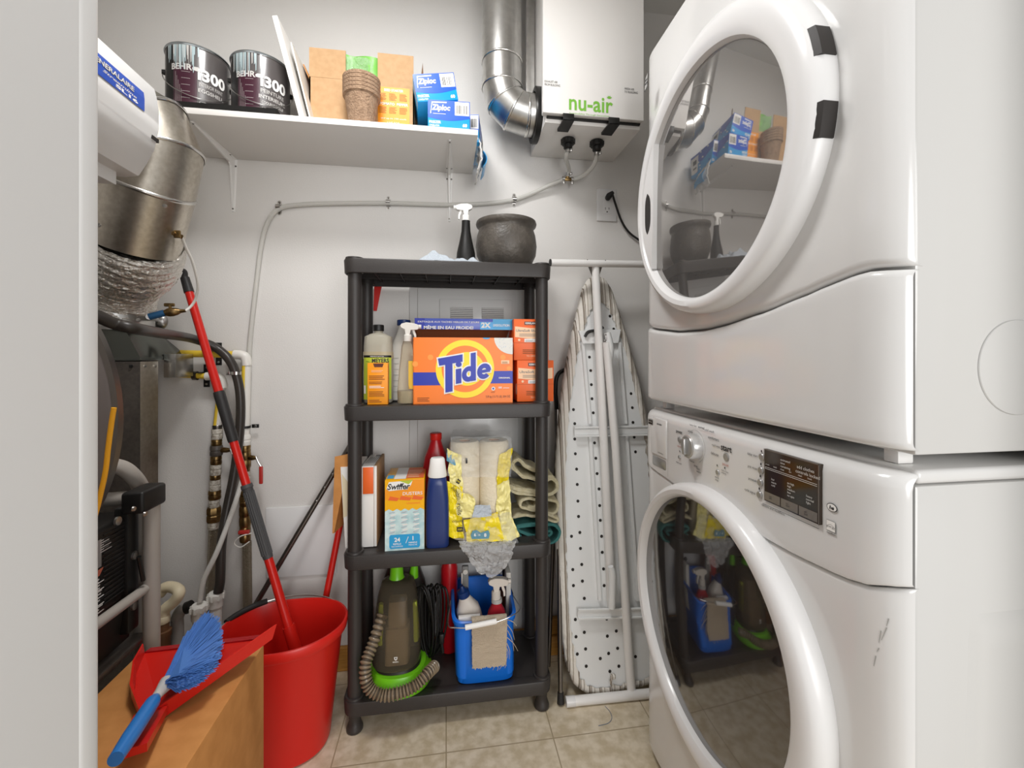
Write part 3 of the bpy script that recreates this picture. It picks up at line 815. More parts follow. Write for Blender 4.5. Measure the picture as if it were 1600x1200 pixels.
# seed packet in the open box
g = MB(); gz0, gz1 = zt-.03, P(565, 86, 1.44).z; gx0, gx1 = P(538, 90, 1.44).x, P(590, 90, 1.44).x
g.grid(lambda u, v: (gx0+(gx1-gx0)*u, 1.445+.006*math.sin(6*u)+.004*nz((u*3, v*3, 0)), gz0+(gz1-gz0)*v-.006*u*v), 12, 12, M['green_bag'], th=.004)
g.build('seed_packet', smooth=40, label='green and clear plastic packet sticking out of the open cardboard box on the shelf', cat='packet', loc=(gx0, 1.445, gz0))
g = MB(); g.grid(lambda u, v: (gx0+.006+(gx1-gx0-.018)*u, 1.436-.012*math.sin(PI*u)*math.sin(PI*v)-.008*nz((u*9, v*9, 3)), gz0+.0+(gz1-gz0-.01)*v), 26, 22, M['film_clear'])
o = bpy.data.objects.get('seed_packet'); g.build('clear_wrap', o, smooth=40)

# peat pots
ppx = P(565, 150, 1.37)
for i in range(5):
    z0 = SZ+.001+.0115*i; R1 = .053; h = .105+.0
    x_, y_ = ppx.x, 1.372
    k = MB(M['peat']).lathe([(.034, z0), (.0355, z0+.004), (R1-.004, z0+h-.012), (R1+.001, z0+h-.010), (R1+.002, z0+h-.001), (R1, z0+h), (R1-.0012, z0+h-.002), (R1-.0062, z0+h-.014), (.0345, z0+.002), (.0001, z0+.002)], (x_, y_, 0), n=48)
    k.build('peat_pot', smooth=40, label=['brown peat pot standing on the shelf, lowest of the nested stack before the cardboard box', 'brown peat pot, second from the bottom of the nested stack on the shelf', 'brown peat pot in the middle of the nested stack on the shelf', 'brown peat pot, second from the top of the nested stack on the shelf', 'brown peat pot topmost of the nested stack before the open cardboard box'][i], cat='plant pot', group='nested peat pots on the shelf', loc=(x_, y_, z0))
# wooden offcut
wo = MB(M['hardboard']); xo = P(650, 150, 1.50).x
wo.prism([(xo-.008, SZ+.001), (xo+.045, SZ+.001), (xo+.035, SZ+.10), (xo+.022, P(662, 98, 1.50).z), (xo+.0, SZ+.12)], lambda u, v, d: Vector((u, d, v)), 1.50, 1.506)
wo.build('hardboard_offcut', smooth=20, label='pointed brown hardboard offcut leaning between the cardboard box and the blue boxes', cat='board', loc=(xo, 1.50, SZ))

# freezer bag boxes
def freezer_box(loc, rz, rx, label, w=.125, h=.083, d=.19, ry=0):
    r = thing('freezer_bag_box', loc, label, 'box', 'blue freezer bag boxes on the shelf')
    T_ = rotM(loc, rz, rx, ry)
    b = MB(M['zip_cyan']); b.T = T_; b.box(-w/2, w/2, 0, d, 0, h, bev=.0012); b.build('carton', r)
    fn = lambda u, v, n: T_ @ Vector((-w/2+u, -n, v))
    pr = MB(); q = Print(pr, fn)
    cur = [(w*i/16, h*(.36-.10*math.sin(PI*i/16)+.02*i/16)) for i in range(17)]
    q.poly([(0, h)]+[(0, cur[0][1])]+cur[1:]+[(w, h)], 'zip_blue', 1)
    q.poly([(w*.055, h*.50), (w*.09, h*.93), (w*.45, h*.95), (w*.44, h*.90), (w*.115, h*.89), (w*.085, h*.52)], 'paper_white', 2)
    q.poly([(w*.075, h*.53), (w*.10, h*.86), (w*.44, h*.88), (w*.44, h*.56)], 'zip_blue', 3)
    q.text('Ziploc', w*.31, h*.70, h*.27, 'paper_white', 4, w=w*.44, bold=.04, shear=.12)
    q.lines(w*.12, h*.50, w*.5, h*.54, 1, 'paper_white'); q.barcode(w*.64, h*.48, w*.985, h*.97)
    q.text('FREEZER', w*.17, h*.20, h*.10, 'paper_white', 2, w=w*.28, bold=.03); q.text('CONGELATION', w*.15, h*.08, h*.07, 'paper_white', 2, w=w*.24, bold=.02)
    q.text('60', w*.88, h*.13, h*.13, 'paper_white', 2, bold=.04)
    pr.build('front_print', r, smooth=0, fix=False)
    fs = lambda u, v, n: T_ @ Vector((w/2+n, u, v))
    pr = MB(); q = Print(pr, fs)
    q.poly([(0, h), (0, h*.7), (d*.4, h*.45), (d, h*.75), (d, h)], 'zip_blue', 1)
    for i in range(14):
        u = d*random.random(); v = h*random.random()*.9; q.poly([(u, v), (u+.012, v+.004), (u+.010, v+.010), (u-.002, v+.005)], 'paper_white' if i % 3 else 'zip_blue', 2)
    q.rect(d*.62, h*.15, d*.98, h*.9, 'paper_white', 3); q.rect(d*.70, h*.35, d*.88, h*.42, 'barcode', 4); q.rect(d*.70, h*.55, d*.88, h*.75, 'barcode', 4)
    pr.build('side_print', r, smooth=0, fix=False)
    return r
q0 = P(701, 200, 1.325)
freezer_box((q0.x+.001, 1.323, SZ+.0015), -.03, 0, 'blue freezer bag box at the shelf front, lower of the two with printed fronts')
q1 = P(686, 150, 1.40)
freezer_box((q1.x-.002, 1.352, SZ+.0985), .06, .0, 'blue freezer bag box on top, tilted over the lower freezer bag box', ry=-.18)
freezer_box((.066, 1.40, SZ+.0015), -.16, 0, 'blue freezer bag box poking past the right end of the shelf, white side label', w=.075, h=.088, d=.17)
# fluffy duster pack hanging past the shelf end
fl = MB(M['paper_white'])
fl.grid(lambda u, v: (.0985+.018*math.sin(PI*v)*(.7+.5*nz((u*8, v*8, 1), 1.0)), 1.40+.13*u, 1.70+.105*v+.01*nz((u*9, 0, v*9))), 24, 24, th=.004)
f_ = fl.build('duster_refill_pack', smooth=50, label='small white and blue pack hanging below the right end of the wall shelf', cat='pack', loc=(.10, 1.46, 1.79))
q = MB(M['zip_cyan']); q.grid(lambda u, v: (.118+.012*math.sin(PI*v), 1.41+.11*u, 1.715+.05*v), 6, 6, th=.002); q.build('blue_label', f_)
q = MB(M['film_clear']); q.box(.0965, .104, 1.42, 1.50, 1.755, 1.7885); q.build('hang_tab', f_)

# ------------------------------------------------------------------ right duct, ventilator
du = thing('round_duct', (.186, 1.46, 2.44), 'galvanized round duct coming down and elbowing right into the white ventilator', 'duct')
x0, yd, rd = P(784, 100, 1.46).x, 1.46, .0675
zc = P(822, 180, 1.46).z; R = .085
def ringXZ(c, d, r, n=40):
    d = Vector(d).normalized(); s = Vector((0, 1, 0)); t = d.cross(s)
    return [Vector(c)+(s*math.cos(2*PI*i/n)+t*math.sin(2*PI*i/n))*r for i in range(n)]
st = MB(M['galvanized']); ze = zc+R
zz = [2.44, P(784, 98, 1.46).z, ze]
st.loft([ringXZ((x0, yd, 2.44), (0, 0, -1), rd), ringXZ((x0, yd, zz[1]), (0, 0, -1), rd)], caps=False)
st.loft([ringXZ((x0, yd, zz[1]), (0, 0, -1), rd*.985), ringXZ((x0, yd, ze), (0, 0, -1), rd*.985)], caps=False)
st.build('straight_pipe', du, smooth=60)
el = MB(M['galvanized']); beads = MB(M['seam_metal'])
A = [0, 30, 60, 90]; prev = None
cs = []
for i, a in enumerate([0, 22, 68, 90] if False else [0, 15, 45, 75, 90]):
    r_ = math.radians(a); c = Vector((x0+R-R*math.cos(r_), yd, ze-R*math.sin(r_))); d = Vector((math.sin(r_), 0, -math.cos(r_)))
    k = 1/math.cos(math.radians(15)) if 0 < a < 90 else 1
    cs.append((c if a in (0, 90) else Vector((x0+R-R*k*math.cos(r_), yd, ze-R*k*math.sin(r_))), d))
cen = Vector((x0+R, yd, ze))
for i in range(4):
    pass
# segmented elbow: mitre planes at 0/22.5/45/67.5/90 through the bend centre
def mitre_ring(a, r, grow=1.0):
    """section of the bend at angle a by the plane through the bend centre; gores are straight between planes"""
    r_ = math.radians(a); n = 40; o = []
    rad = Vector((-math.cos(r_), 0, -math.sin(r_)))
    for i in range(n):
        t_ = 2*PI*i/n; o.append(cen+rad*(R+r*grow*math.sin(t_))+Vector((0, 1, 0))*r*grow*math.cos(t_))
    return o
g = [0, 30, 60, 90]
for a, b_ in zip(g, g[1:]): el.loft([mitre_ring(a, rd), mitre_ring(b_, rd)], caps=False)
for a in g[:]:
    MB(M['seam_metal']).loft([mitre_ring(a-2.2, rd, 1.0), mitre_ring(a-1, rd, 1.035), mitre_ring(a+1, rd, 1.035), mitre_ring(a+2.2, rd, 1.0)], caps=False).build('seam', du, smooth=60)
beads.loft([ringXZ((x0, yd, zz[1]+.004), (0, 0, -1), rd), ringXZ((x0, yd, zz[1]+.002), (0, 0, -1), rd*1.035), ringXZ((x0, yd, zz[1]-.002), (0, 0, -1), rd*1.035), ringXZ((x0, yd, zz[1]-.004), (0, 0, -1), rd)], caps=False)
el.loft([mitre_ring(90, rd), [p+Vector((.03, 0, 0)) for p in mitre_ring(90, rd)]], caps=False)
el.build('elbow', du, smooth=60); beads.build('seam', du, smooth=60)
xf = PX(990, 180, .635).y
hv = thing('air_exchanger', (.46, YW, 1.85), 'white wall mounted air exchanger box with green lettering above the ironing board', 'air exchanger')
HX0, HX1, HY, HZ0 = .312, .633, 1.345, 1.845
MB(M['white_laminate']).box(HX0, HX1, HY+.012, YW-.001, HZ0, 2.40, bev=.002).build('cabinet', hv)
b = MB(M['white_laminate']).box(HX0-.012, HX1+.002, HY-.012, HY+.0115, HZ0+.018, 2.40, bev=.003); DRV = b.build('access_door', hv)
MB(M['black']).box(HX0+.004, HX1-.004, HY+.004, HY+.0118, HZ0+.012, HZ0+.018).build('door_gasket', hv)
zf = lambda py: P(900, py, HY-.012).z
F = face((0, HY-.0122, 0), (1, 0, 0), (0, 0, 1)); pr = MB(); q = Print(pr, F)
def TF(t_, px, py, h, m='ink', **k):
    p = P(px, py, HY-.0122); q.text(t_, p.x, p.z, h, m, **k)
TF('nu-air', 923.5, 163, .048, 'nu_green', w=.145, bold=.018)
p = P(952, 154, HY-.012)
for a_ in (.5, 1.3, 2.1, 2.8): q.poly([(p.x, p.z-.002), (p.x+.006*math.cos(a_-.4), p.z+.006*math.sin(a_-.4)), (p.x+.010*math.cos(a_), p.z+.010*math.sin(a_)), (p.x+.006*math.cos(a_+.4), p.z+.006*math.sin(a_+.4))], 'nu_green', 2)
pr.build('logo', DRV, smooth=0, fix=False); pr = MB(); q = Print(pr, F)
TF('Sustainability Through Innovation', 921, 179.5, .0065, 'nu_green', w=.132)
pr.build('slogan', DRV, smooth=0, fix=False); pr = MB(); q = Print(pr, F); TF('EXHAUST AIR\nFROM BUILDING', 863, 130.5, .017, w=.05); pr.build('lettering', DRV, smooth=0, fix=False); pr = MB(); q = Print(pr, F); TF('FRESH AIR\nTO BUILDING', 986, 142, .017, w=.045)
pr.build('lettering', DRV, smooth=0, fix=False)
for px in (888, 959):
    p = P(px, 190, HY-.012); l = MB(M['black'])
    l.box(p.x-.018, p.x+.018, HY-.0165, HY-.0125, HZ0-.004, HZ0+.019, bev=.001)
    l.loft([[(p.x-.018, HY-.0165, HZ0-.004), (p.x+.018, HY-.0165, HZ0-.004), (p.x+.015, HY+.045, HZ0-.009), (p.x-.021, HY+.045, HZ0-.009)], [(p.x-.018, HY-.0165, HZ0-.0008), (p.x+.018, HY-.0165, HZ0-.0008), (p.x+.015, HY+.045, HZ0-.0008), (p.x-.021, HY+.045, HZ0-.0008)]])
    l.build('latch', hv)
co = MB(M['black']).lathe([(rd+.002, .0), (rd+.020, .0), (rd+.020, -.018), (rd+.004, -.020), (rd+.003, -.006)], (HX0-.0005, yd, zc), 'X', n=48, caps=False); co.build('duct_collar', hv)
for i in range(4):
    p = Vector((HX0-.001, 1.40+.05*i, HZ0+.02+.0*i)); MB(M['steel']).lathe([(.003, 0), (.002, -.002), (.0001, -.0022)], p, 'X', n=12).build('screw', hv)
mt = MB(M['galvanized']); mt.box(HX0-.035, HX0-.005, 1.50, 1.515, 2.0, 2.44, bev=.001)
mt.build('hanging_strap', hv)
for px, top in ((887.5, 222), (932.5, 228)):
    p = P(px, 222, 1.45); z = HZ0; f = MB(M['black'])
    f.lathe([(.022, z-.0005), (.0235, z-.004), (.0235, z-.016), (.021, z-.019), (.015, z-.020), (.015, z-.032), (.011, z-.036)], (p.x, 1.45, 0), n=24)
    for i in range(12):
        a = i*PI/6; f.box(p.x+.0235*math.cos(a)-.0015, p.x+.0235*math.cos(a)+.0015, 1.45+.0235*math.sin(a)-.0015, 1.45+.0235*math.sin(a)+.0015, z-.016, z-.003)
    f.build('drain_fitting', hv)
# drain tubing
tb = thing('drain_tube', (.2, YW, 1.7), 'clear tube running from the air exchanger along the back wall and down', 'tube')
f1 = P(887.5, 222, 1.45); f2 = P(932.5, 228, 1.45)
tee = P(887, 280, 1.56)
rt = .0075
MB(M['clear_tube']).tube([(f1.x, 1.45, HZ0-.034), (f1.x, 1.475, 1.79), (tee.x, 1.545, tee.z+.03), tee+Vector((0, 0, .012))], rt, n=12).build('tube', tb)
MB(M['clear_tube']).tube([(f2.x, 1.45, HZ0-.034), P(929, 255, 1.49), P(915, 272, 1.54), P(899, 279, 1.56), tee+Vector((.012, 0, 0))], rt, n=12).build('tube', tb)
yt = YW-.012
main = [tee+Vector((-.012, 0, 0)), P(862, 288, 1.575), P(830, 303, yt), P(803, 312, yt), P(760, 318, yt), P(700, 320, yt), P(607, 317.5, yt), P(520, 318, yt), P(470, 320, yt), P(437, 326, yt), P(418, 348, yt), P(408, 385, yt), P(401, 440, yt), P(394, 500, yt), P(390, 545, yt), P(388, 620, yt), P(386, 700, yt), P(380, 740, yt-.02), P(366, 790, yt-.09), P(340, 860, yt-.135), P(319, 905, yt-.145), P(312, 940, yt-.15)]
MB(M['clear_tube']).tube(main, rt, n=12, k=6).build('tube', tb)
MB(M['brass']).box(tee.x-.014, tee.x+.014, tee.y-.006, tee.y+.006, tee.z-.006, tee.z+.006, bev=.003).box(tee.x-.006, tee.x+.006, tee.y-.006, tee.y+.006, tee.z, tee.z+.016, bev=.003).build('tee_fitting', tb)
for c, ax in ((tee+Vector((-.016, 0, 0)), 'X'), (tee+Vector((.016, 0, 0)), 'X'), (tee+Vector((0, -.001, .018)), 'Z'), (Vector((f1.x, 1.452, HZ0-.040)), 'Z'), (Vector((f2.x+.001, 1.454, HZ0-.042)), 'Z')):
    k = MB(M['steel']); k.lathe([(.0078, -.004), (.0096, -.004), (.0096, .004), (.0078, .004)], c, ax, n=20, caps=False)
    k.box(c.x+.006, c.x+.014, c.y-.012, c.y-.005, c.z-.005, c.z+.005, bev=.002) if ax == 'Z' else k.box(c.x-.004, c.x+.004, c.y-.010, c.y-.003, c.z-.020, c.z-.006, bev=.002)
    k.build('hose_clamp', tb)
lab = {803: 'small metal pipe clamp holding the clear tube on the wall right of the spray nozzle', 607: 'small metal pipe clamp holding the clear tube below the middle of the shelf', 437: 'small metal pipe clamp at the corner where the clear tube turns down'}
first = None
for px, py in ((803, 313), (607, 317.5), (437, 325)):
    p = P(px, py, YW)
    if first is None:
        first = thing('pipe_clamp', p, lab[px], 'clamp', 'metal clamps on the wall tube')
        k = MB(M['steel'])
        def strap(u, v):
            zz_ = (v-.5)*.050; x_ = (u-.5)*.014; a = abs(zz_)
            y_ = -.002 if a > .011 else -.002-math.sqrt(max(0, 1-(a/.011)**2))*.020
            wd = 1 if a < .017 else math.sqrt(max(0, 1-((a-.017)/.008)**2))
            return p+Vector((x_*max(wd, .02), y_, zz_))
        k.grid(strap, 4, 40, th=-.0012); k.build('strap', first)
        for s_ in (-1, 1): MB(M['steel_dark']).lathe([(.0035, -.0028), (.003, -.0048), (.0001, -.005)], p+Vector((0, 0, s_*.018)), 'Y', n=14).build('screw', first)
    else: dup(first, p, label=lab[px])
# outlet and plug
p0, p1 = P(932, 295, YW), P(963, 347, YW)
ou = thing('wall_outlet', ((p0.x+p1.x)/2, YW, (p0.z+p1.z)/2), 'white duplex wall outlet with a black plug in its upper socket', 'outlet')
cx, cz = (p0.x+p1.x)/2, (p0.z+p1.z)/2; hw, hh2 = (p1.x-p0.x)/2, (p0.z-p1.z)/2
MB(M['white_gloss']).box(cx-hw, cx+hw, YW-.006, YW-.0005, cz-hh2, cz+hh2, bev=.003).build('cover_plate', ou)
so = MB(M['white_gloss']).box(cx-.017, cx+.017, YW-.008, YW-.005, cz-.035, cz+.035, bev=.003); SO = so.build('socket', ou)
sl = MB(M['dark_slot'])
for z in (cz-.018,): sl.box(cx-.008, cx-.006, YW-.0085, YW-.0078, z-.001, z+.008); sl.box(cx+.006, cx+.008, YW-.0085, YW-.0078, z, z+.008); sl.lathe([(.0028, 0), (.0001, -.0006)], (cx, YW-.008, z-.009), 'Y', n=12)
sl.build('socket_slots', SO)
pc = thing('power_cord', P(949, 308, YW-.02), 'black power cord plugged in the outlet and hanging behind the dryer', 'power cord')
q_ = P(950, 309, YW-.012)
MB(M['black']).tube([(q_.x, YW-.009, q_.z), (q_.x, YW-.028, q_.z+.003), (q_.x+.012, YW-.036, q_.z+.014)], [.011, .012, .006], n=14).build('plug', pc)
MB(M['black']).tube([(q_.x+.010, YW-.036, q_.z+.012), P(957, 303, 1.56), P(962, 320, 1.57), P(971, 345, 1.58), P(982, 362, 1.585), P(997, 374, 1.585), P(1015, 385, 1.585)], .0042, n=10).build('cord', pc)

# access panel and cover plate on the wall
p0, p1 = P(640, 440, YW), P(818, 440, YW)
ap = thing('access_panel', (.05, YW, .9), 'large white access panel with two louvred vents on the back wall behind the black rack', 'access panel')
MB(M['white_enamel']).box(p0.x, p1.x, YW-.008, YW-.0005, .16, 1.42, bev=.002).build('panel_frame', ap)
a0 = P(653, 440, YW).x; a1 = P(808, 440, YW).x
MB(M['white_enamel']).box(a0, a1, YW-.016, YW-.0085, .20, 1.385, bev=.002).build('panel_door', ap)
b0 = P(687, 440, YW).x; b1 = P(803, 440, YW).x
MB(M['white_enamel']).box(b0, b1-.01, YW-.022, YW-.0165, P(700, 560, YW).z, P(700, 468, YW).z, bev=.003).build('raised_field', ap)
for (l, r_) in ((704, 739), (753, 787)):
    v = MB(M['dark_slot']); xl, xr = P(l, 490, YW-.023).x, P(r_, 490, YW-.023).x; zt_, zb_ = P(700, 480, YW-.023).z, P(700, 497, YW-.023).z-.0
    v.box(xl, xr, YW-.0235, YW-.0222, zb_, zt_, m=M['dark_slot'])
    for i in range(6):
        z = zb_+(zt_-zb_)*(i+.5)/6; v.box(xl, xr, YW-.027, YW-.0238, z-.0022, z+.0022, m=M['white_enamel'], R=Matrix.Rotation(.5, 4, 'X'))
    v.build('louvre_vent', ap)
p0, p1 = P(416, 793, YW), P(527, 895, YW)
MB(M['white_gloss']).box(p0.x, p1.x, YW-.006, YW-.0005, p1.z, p0.z, bev=.003).build('cover_plate', smooth=30, label='plain white square cover plate low on the back wall behind the red mop pole', cat='cover plate', loc=(p0.x, YW, p1.z))
# ------------------------------------------------------------------ furnace corner
fu = thing('furnace', (-.98, 1.4, 0), 'dark and galvanized furnace cabinet behind the grey tube frame at the left', 'furnace')
FY = 1.36; fx1 = P(247, 600, 1.425).x; fxm = P(219, 600, FY).x; fz = P(200, 565, FY).z; fxb = P(246, 600, 1.585).x
MB(M['cabinet_dark']).prism([(-1.42, FY), (fxm, FY), (fxb-.02, 1.58), (-1.42, 1.58)], lambda u, v, d: Vector((u, v, d)), .0, fz).build('cabinet', fu)
MB(M['galvanized_warm']).prism([(fxm+.0005, FY-.0005), (fx1, 1.425), (fxb, 1.585), (fxb-.015, 1.585), (fxm-.01, FY+.03)], lambda u, v, d: Vector((u, v, d)), .0, fz).build('corner_panel', fu)
for px, yy in ((227, 1.375), (243, 1.412)): p = P(px, 572, yy); MB(M['steel']).lathe([(.005, 0), (.0045, -.003), (.0001, -.004)], p, 'Y', n=6).build('screw', fu)
p = P(205, 572, FY-.002); MB(M['black']).lathe([(.005, 0), (.0045, -.003), (.0001, -.004)], p, 'Y', n=6).build('screw', fu)
# plenum: sloping transition to the round collar
pl = MB(M['plenum_dark'])
zc0 = P(200, 519, 1.30).z
cxc = P(180, 510, 1.45).x; cyc = 1.45
n = 40
base = []; x_m = -1.12
for i in range(n):
    a = 2*PI*i/n; c, s_ = math.cos(a), math.sin(a); k = 1/max(abs(c), abs(s_)); yy = (FY+1.575)/2+(1.575-FY)/2*s_*k; xr = fxm+(fxb-fxm)*max(0, (yy-1.40)/.18) if c > 0 else 0; base.append((x_m+(fx1-x_m)*c*k if c < 0 else x_m+((fx1 if yy > 1.42 else fxm+(fx1-fxm)*(yy-FY)/.06)-x_m)*c*k, yy, fz+.004))
top = [(cxc+.102*math.cos(2*PI*i/n), cyc+.102*math.sin(2*PI*i/n), zc0+.012) for i in range(n)]
pl.loft([base, [(x, y, fz+.012) for x, y, z in base], top]); PLN = pl.build('plenum_transition', fu, smooth=25)
fl = MB(M['galvanized']); xa = P(277, 570, 1.46).x
fl.box(fx1+.0005, xa, 1.45, 1.545, P(260, 590, 1.45).z, P(260, 553, 1.45).z, bev=.001)
fl.build('duct_flange', fu)
MB(M['galvanized']).lathe([(.112, zc0+.010), (.112, zc0+.014), (.092, zc0+.016), (.092, P(200, 484, 1.4).z), (.095, P(200, 484, 1.4).z), (.095, P(200, 476, 1.4).z)], (cxc, cyc, 0), n=48, caps=False).build('round_collar', fu)
p = P(217, 500, 1.368); MB(M['steel']).lathe([(.006, 0), (.005, -.004), (.0001, -.005)], p, 'Y', n=6).build('screw', fu)
q = P(167, 507, 1.16); 
# left duct: foil flex, steel tube, elbow
dt = thing('flue_duct', (cxc, cyc, 1.2), 'large steel duct with a crinkled foil section rising from the furnace behind the humidifier', 'duct')
fo = MB(M['foil']); zA = P(200, 478, 1.4).z
ctrl = [(cxc, cyc, zA-.004), P(183, 462, 1.44), P(186, 447, 1.42), P(190, 430, 1.39), P(200, 407, 1.35), P(208, 382, 1.31), P(212, 366, 1.29)]
rr = [.096, .092, .093, .103, .116, .116, .1055]
cp = catmull(ctrl, 26); L = len(cp); rings = []
for i, c in enumerate(cp):
    t_ = i/(L-1)*(len(rr)-1); j = min(int(t_), len(rr)-2); r_ = rr[j]+(rr[j+1]-rr[j])*(t_-j)
    d = (cp[min(i+1, L-1)]-cp[max(i-1, 0)]).normalized(); nx_ = d.cross(Vector((0, 1, 0))).normalized(); ny_ = d.cross(nx_)
    m_ = 150; rg = []
    for k in range(m_):
        a = 2*PI*k/m_; ph = i/9*2*PI/3+a*1.0
        q_ = Vector((math.cos(a)*3, math.sin(a)*3, i*.28))
        w_ = r_*(1+.016*math.sin(ph*3)+.020*nz(q_, 2)+.016*nz(q_, 7)+.008*nz(q_, 16))*(1 if 3 < i < L-3 else 1)
        rg.append(c+(nx_*math.cos(a)+ny_*math.sin(a))*w_)
    rings.append(rg)
fo.loft(rings, caps=False); fo.build('foil_sleeve', dt, smooth=25)
s2 = MB(M['galvanized_warm'])
axis = [P(210, 372, 1.29), P(230, 290, 1.25)]
def rg(c, d, r, n=56):
    d = Vector(d).normalized(); a = d.cross(Vector((0, 1, 0))).normalized(); b_ = d.cross(a)
    return [Vector(c)+(a*math.cos(2*PI*i/n)+b_*math.sin(2*PI*i/n))*r for i in range(n)]
R0 = .1035
s2.loft([rg(axis[0]-(axis[1]-axis[0])*.12, axis[1]-axis[0], R0*1.0), rg(axis[1], axis[1]-axis[0], R0)], caps=False); s2.build('lower_pipe', dt, smooth=60)
segs = [(P(230, 290, 1.25), (.35, 0, 1)), (P(243, 243, 1.235), (-.15, .0, 1)), (P(232, 208, 1.22), (-.8, 0, .8)), (P(200, 190, 1.20), (-1, 0, .2)), (P(150, 185, 1.19), (-1, 0, .0))]
e = MB(M['galvanized_warm']); segs = [(segs[0][0], axis[1]-axis[0])]+segs[1:]
for (c0, d0), (c1, d1) in zip(segs, segs[1:]): e.loft([rg(c0, d0, R0), rg(c1, d1, R0)], caps=False)
for c, d in segs:
    d = Vector(d).normalized(); MB(M['seam_metal']).loft([rg(c-d*.005, d, R0), rg(c-d*.002, d, R0*1.035), rg(c+d*.002, d, R0*1.035), rg(c+d*.005, d, R0)], caps=False).build('seam', dt, smooth=60)
e.build('elbow', dt, smooth=60)
for px, py in ((258, 322), (155, 352)): p = P(px, py, 1.16); MB(M['steel']).lathe([(.005, 0), (.0045, -.004), (.0001, -.005)], p, 'Y', n=8).build('screw', dt)
# humidifier
hu = thing('humidifier', (-.75, .9, 1.47), 'white bowed humidifier cover with a blue label, upper left beside the steel duct', 'humidifier')
Yn, Yf = .62, 1.02
_hp = [P(218, 276, Yf), P(232, 256, Yf), P(243, 236, Yf), P(250, 205, Yf), P(250, 175, Yf), P(247, 155, Yf), P(243, 141, Yf)]
zb, zt_ = _hp[0].z, _hp[-1].z
def xprof(v):
    z = zb+(zt_-zb)*min(1, max(0, v))
    for a, b_ in zip(_hp, _hp[1:]):
        if z <= b_.z+1e-6: return a.x+(b_.x-a.x)*(z-a.z)/(b_.z-a.z)
    return _hp[-1].x
sec = [(-.95, zb+.01), (-.66, zb-.004)]+[(xprof(i/24), zb+(zt_-zb)*i/24) for i in range(25)]+[(-.66, zt_+.012), (-.95, zt_+.018)]
hb = MB(M['humid_white']).prism(sec, lambda u, v, d: Vector((u, d, v)), Yf, Yn, bev=.004); HB = hb.build('cover', hu, smooth=40)
MB(M['humid_white']).prism([(-.93, zb-.0), (-.66, zb-.0), (-.66, zb-.030), (-.93, zb-.020)], lambda u, v, d: Vector((u, d, v)), Yf-.03, Yn+.02).build('base', hu)
MB(M['dark_slot']).box(xprof(.40)-.012, xprof(.40)+.002, Yf-.02, Yf+.002, zb+(zt_-zb)*.40, zb+(zt_-zb)*.44).build('notch', hu)
def HF(u, v, n):  # u: distance from far end toward viewer reversed (text reads toward far end)
    vv = (v-zb)/(zt_-zb); return Vector((xprof(vv)+.0012+n, u, v))
pr = MB(); q = Print(pr, HF)
pA, pB = PX(222, 146, -.603), PX(226, 176, -.5985)
lz1 = pA.z; lz0 = pB.z; ly1 = pB.y-.004; ly0 = .64; e1 = PX(206, 140, -.600).y; e0_ = PX(155, 105, -.600).y; tw_ = (e1-e0_)*11/8.2
q.rect(ly0, lz0, ly1, lz1, 'label_blue', 1, nu=1, nv=6)
hL = lz1-lz0
q.text('GENERALAIRE', e1-tw_/2, lz0+hL*.66, hL*.28, 'ink', 2, w=tw_*1.01, bold=.05, shear=.1)
q.text('GENERALAIRE', e1-tw_/2, lz0+hL*.67, hL*.25, 'text_white', 3, w=tw_, bold=.02, shear=.1)
q.text('Streamline', ly1-.065, lz0+hL*.37, hL*.13, 'text_white', 2, w=.085, bold=.02, shear=.3)
q.text('SL16', ly1-.048, lz0+hL*.17, hL*.16, 'paper_white', 2, w=.058, bold=.04)
q.lines(ly0+.02, lz0+hL*.2, ly1-.13, lz0+hL*.42, 2, 'text_white', h=.25, jag=.1)
q.ring((ly0+ly1)/2-.01, lz0+hL*.55, .030, .032, 'text_white', 3, a0=PI*1.1, a1=PI*1.9)
pr.build('label', HB, smooth=0, fix=False)

# saddle valve + small tube
va = thing('saddle_valve', P(250, 490, 1.35), 'small brass needle valve with a blue pipe end beside the foil duct', 'valve')
p = P(250, 493, 1.36); q1 = P(233, 495, 1.35); q2 = P(257, 489, 1.36); q3 = P(282, 486, 1.37)
MB(M['valve_blue']).tube([q1, q2], .0095, n=14, smooth=False).build('blue_pipe', va)
MB(M['brass']).tube([q2, q2+(q3-q2)*.25, q2+(q3-q2)*.5, q2+(q3-q2)*.8, q3, q3+Vector((.014, 0, .001))], [.008, .012, .0125, .010, .006, .004], n=14, smooth=False).build('valve_body', va)
m_ = q2+(q3-q2)*.35
MB(M['brass']).tube([m_, m_+Vector((0, 0, .022))], .004, n=10, smooth=False).box(m_.x-.016, m_.x+.012, m_.y-.003, m_.y+.003, m_.z+.016, m_.z+.026, bev=.003).build('tap_handle', va)
MB(M['steel']).lathe([(.0001, -.016), (.018, -.013), (.028, -.004), (.030, 0)], P(247, 502, YW-.001), 'Y', n=32, caps=False).build('wall_flange', va)
MB(M['steel']).tube([q1, P(245, 500, YW-.012)], .008, n=12, smooth=False).build('pipe_stub', va)
ft = thing('feed_tube', P(280, 370, 1.30), 'thin translucent white tube curving from the steel duct down to the brass valve', 'tube')
MB(M['pipe_white']).tube([P(283, 368, 1.26), P(291, 388, 1.29), P(301, 410, 1.32), P(309, 445, 1.36), P(305, 468, 1.38), P(297, 480, 1.38), q3+Vector((.012, 0, .001))], .0035, n=10).build('tube', ft)
MB(M['brass']).tube([P(270, 364, 1.24), P(284, 370, 1.26)], .006, n=8, smooth=False).box(*(lambda c: (c.x-.008, c.x+.008, c.y-.003, c.y+.003, c.z-.010, c.z+.010))(P(277, 366, 1.245)), bev=.002).build('connector', ft)

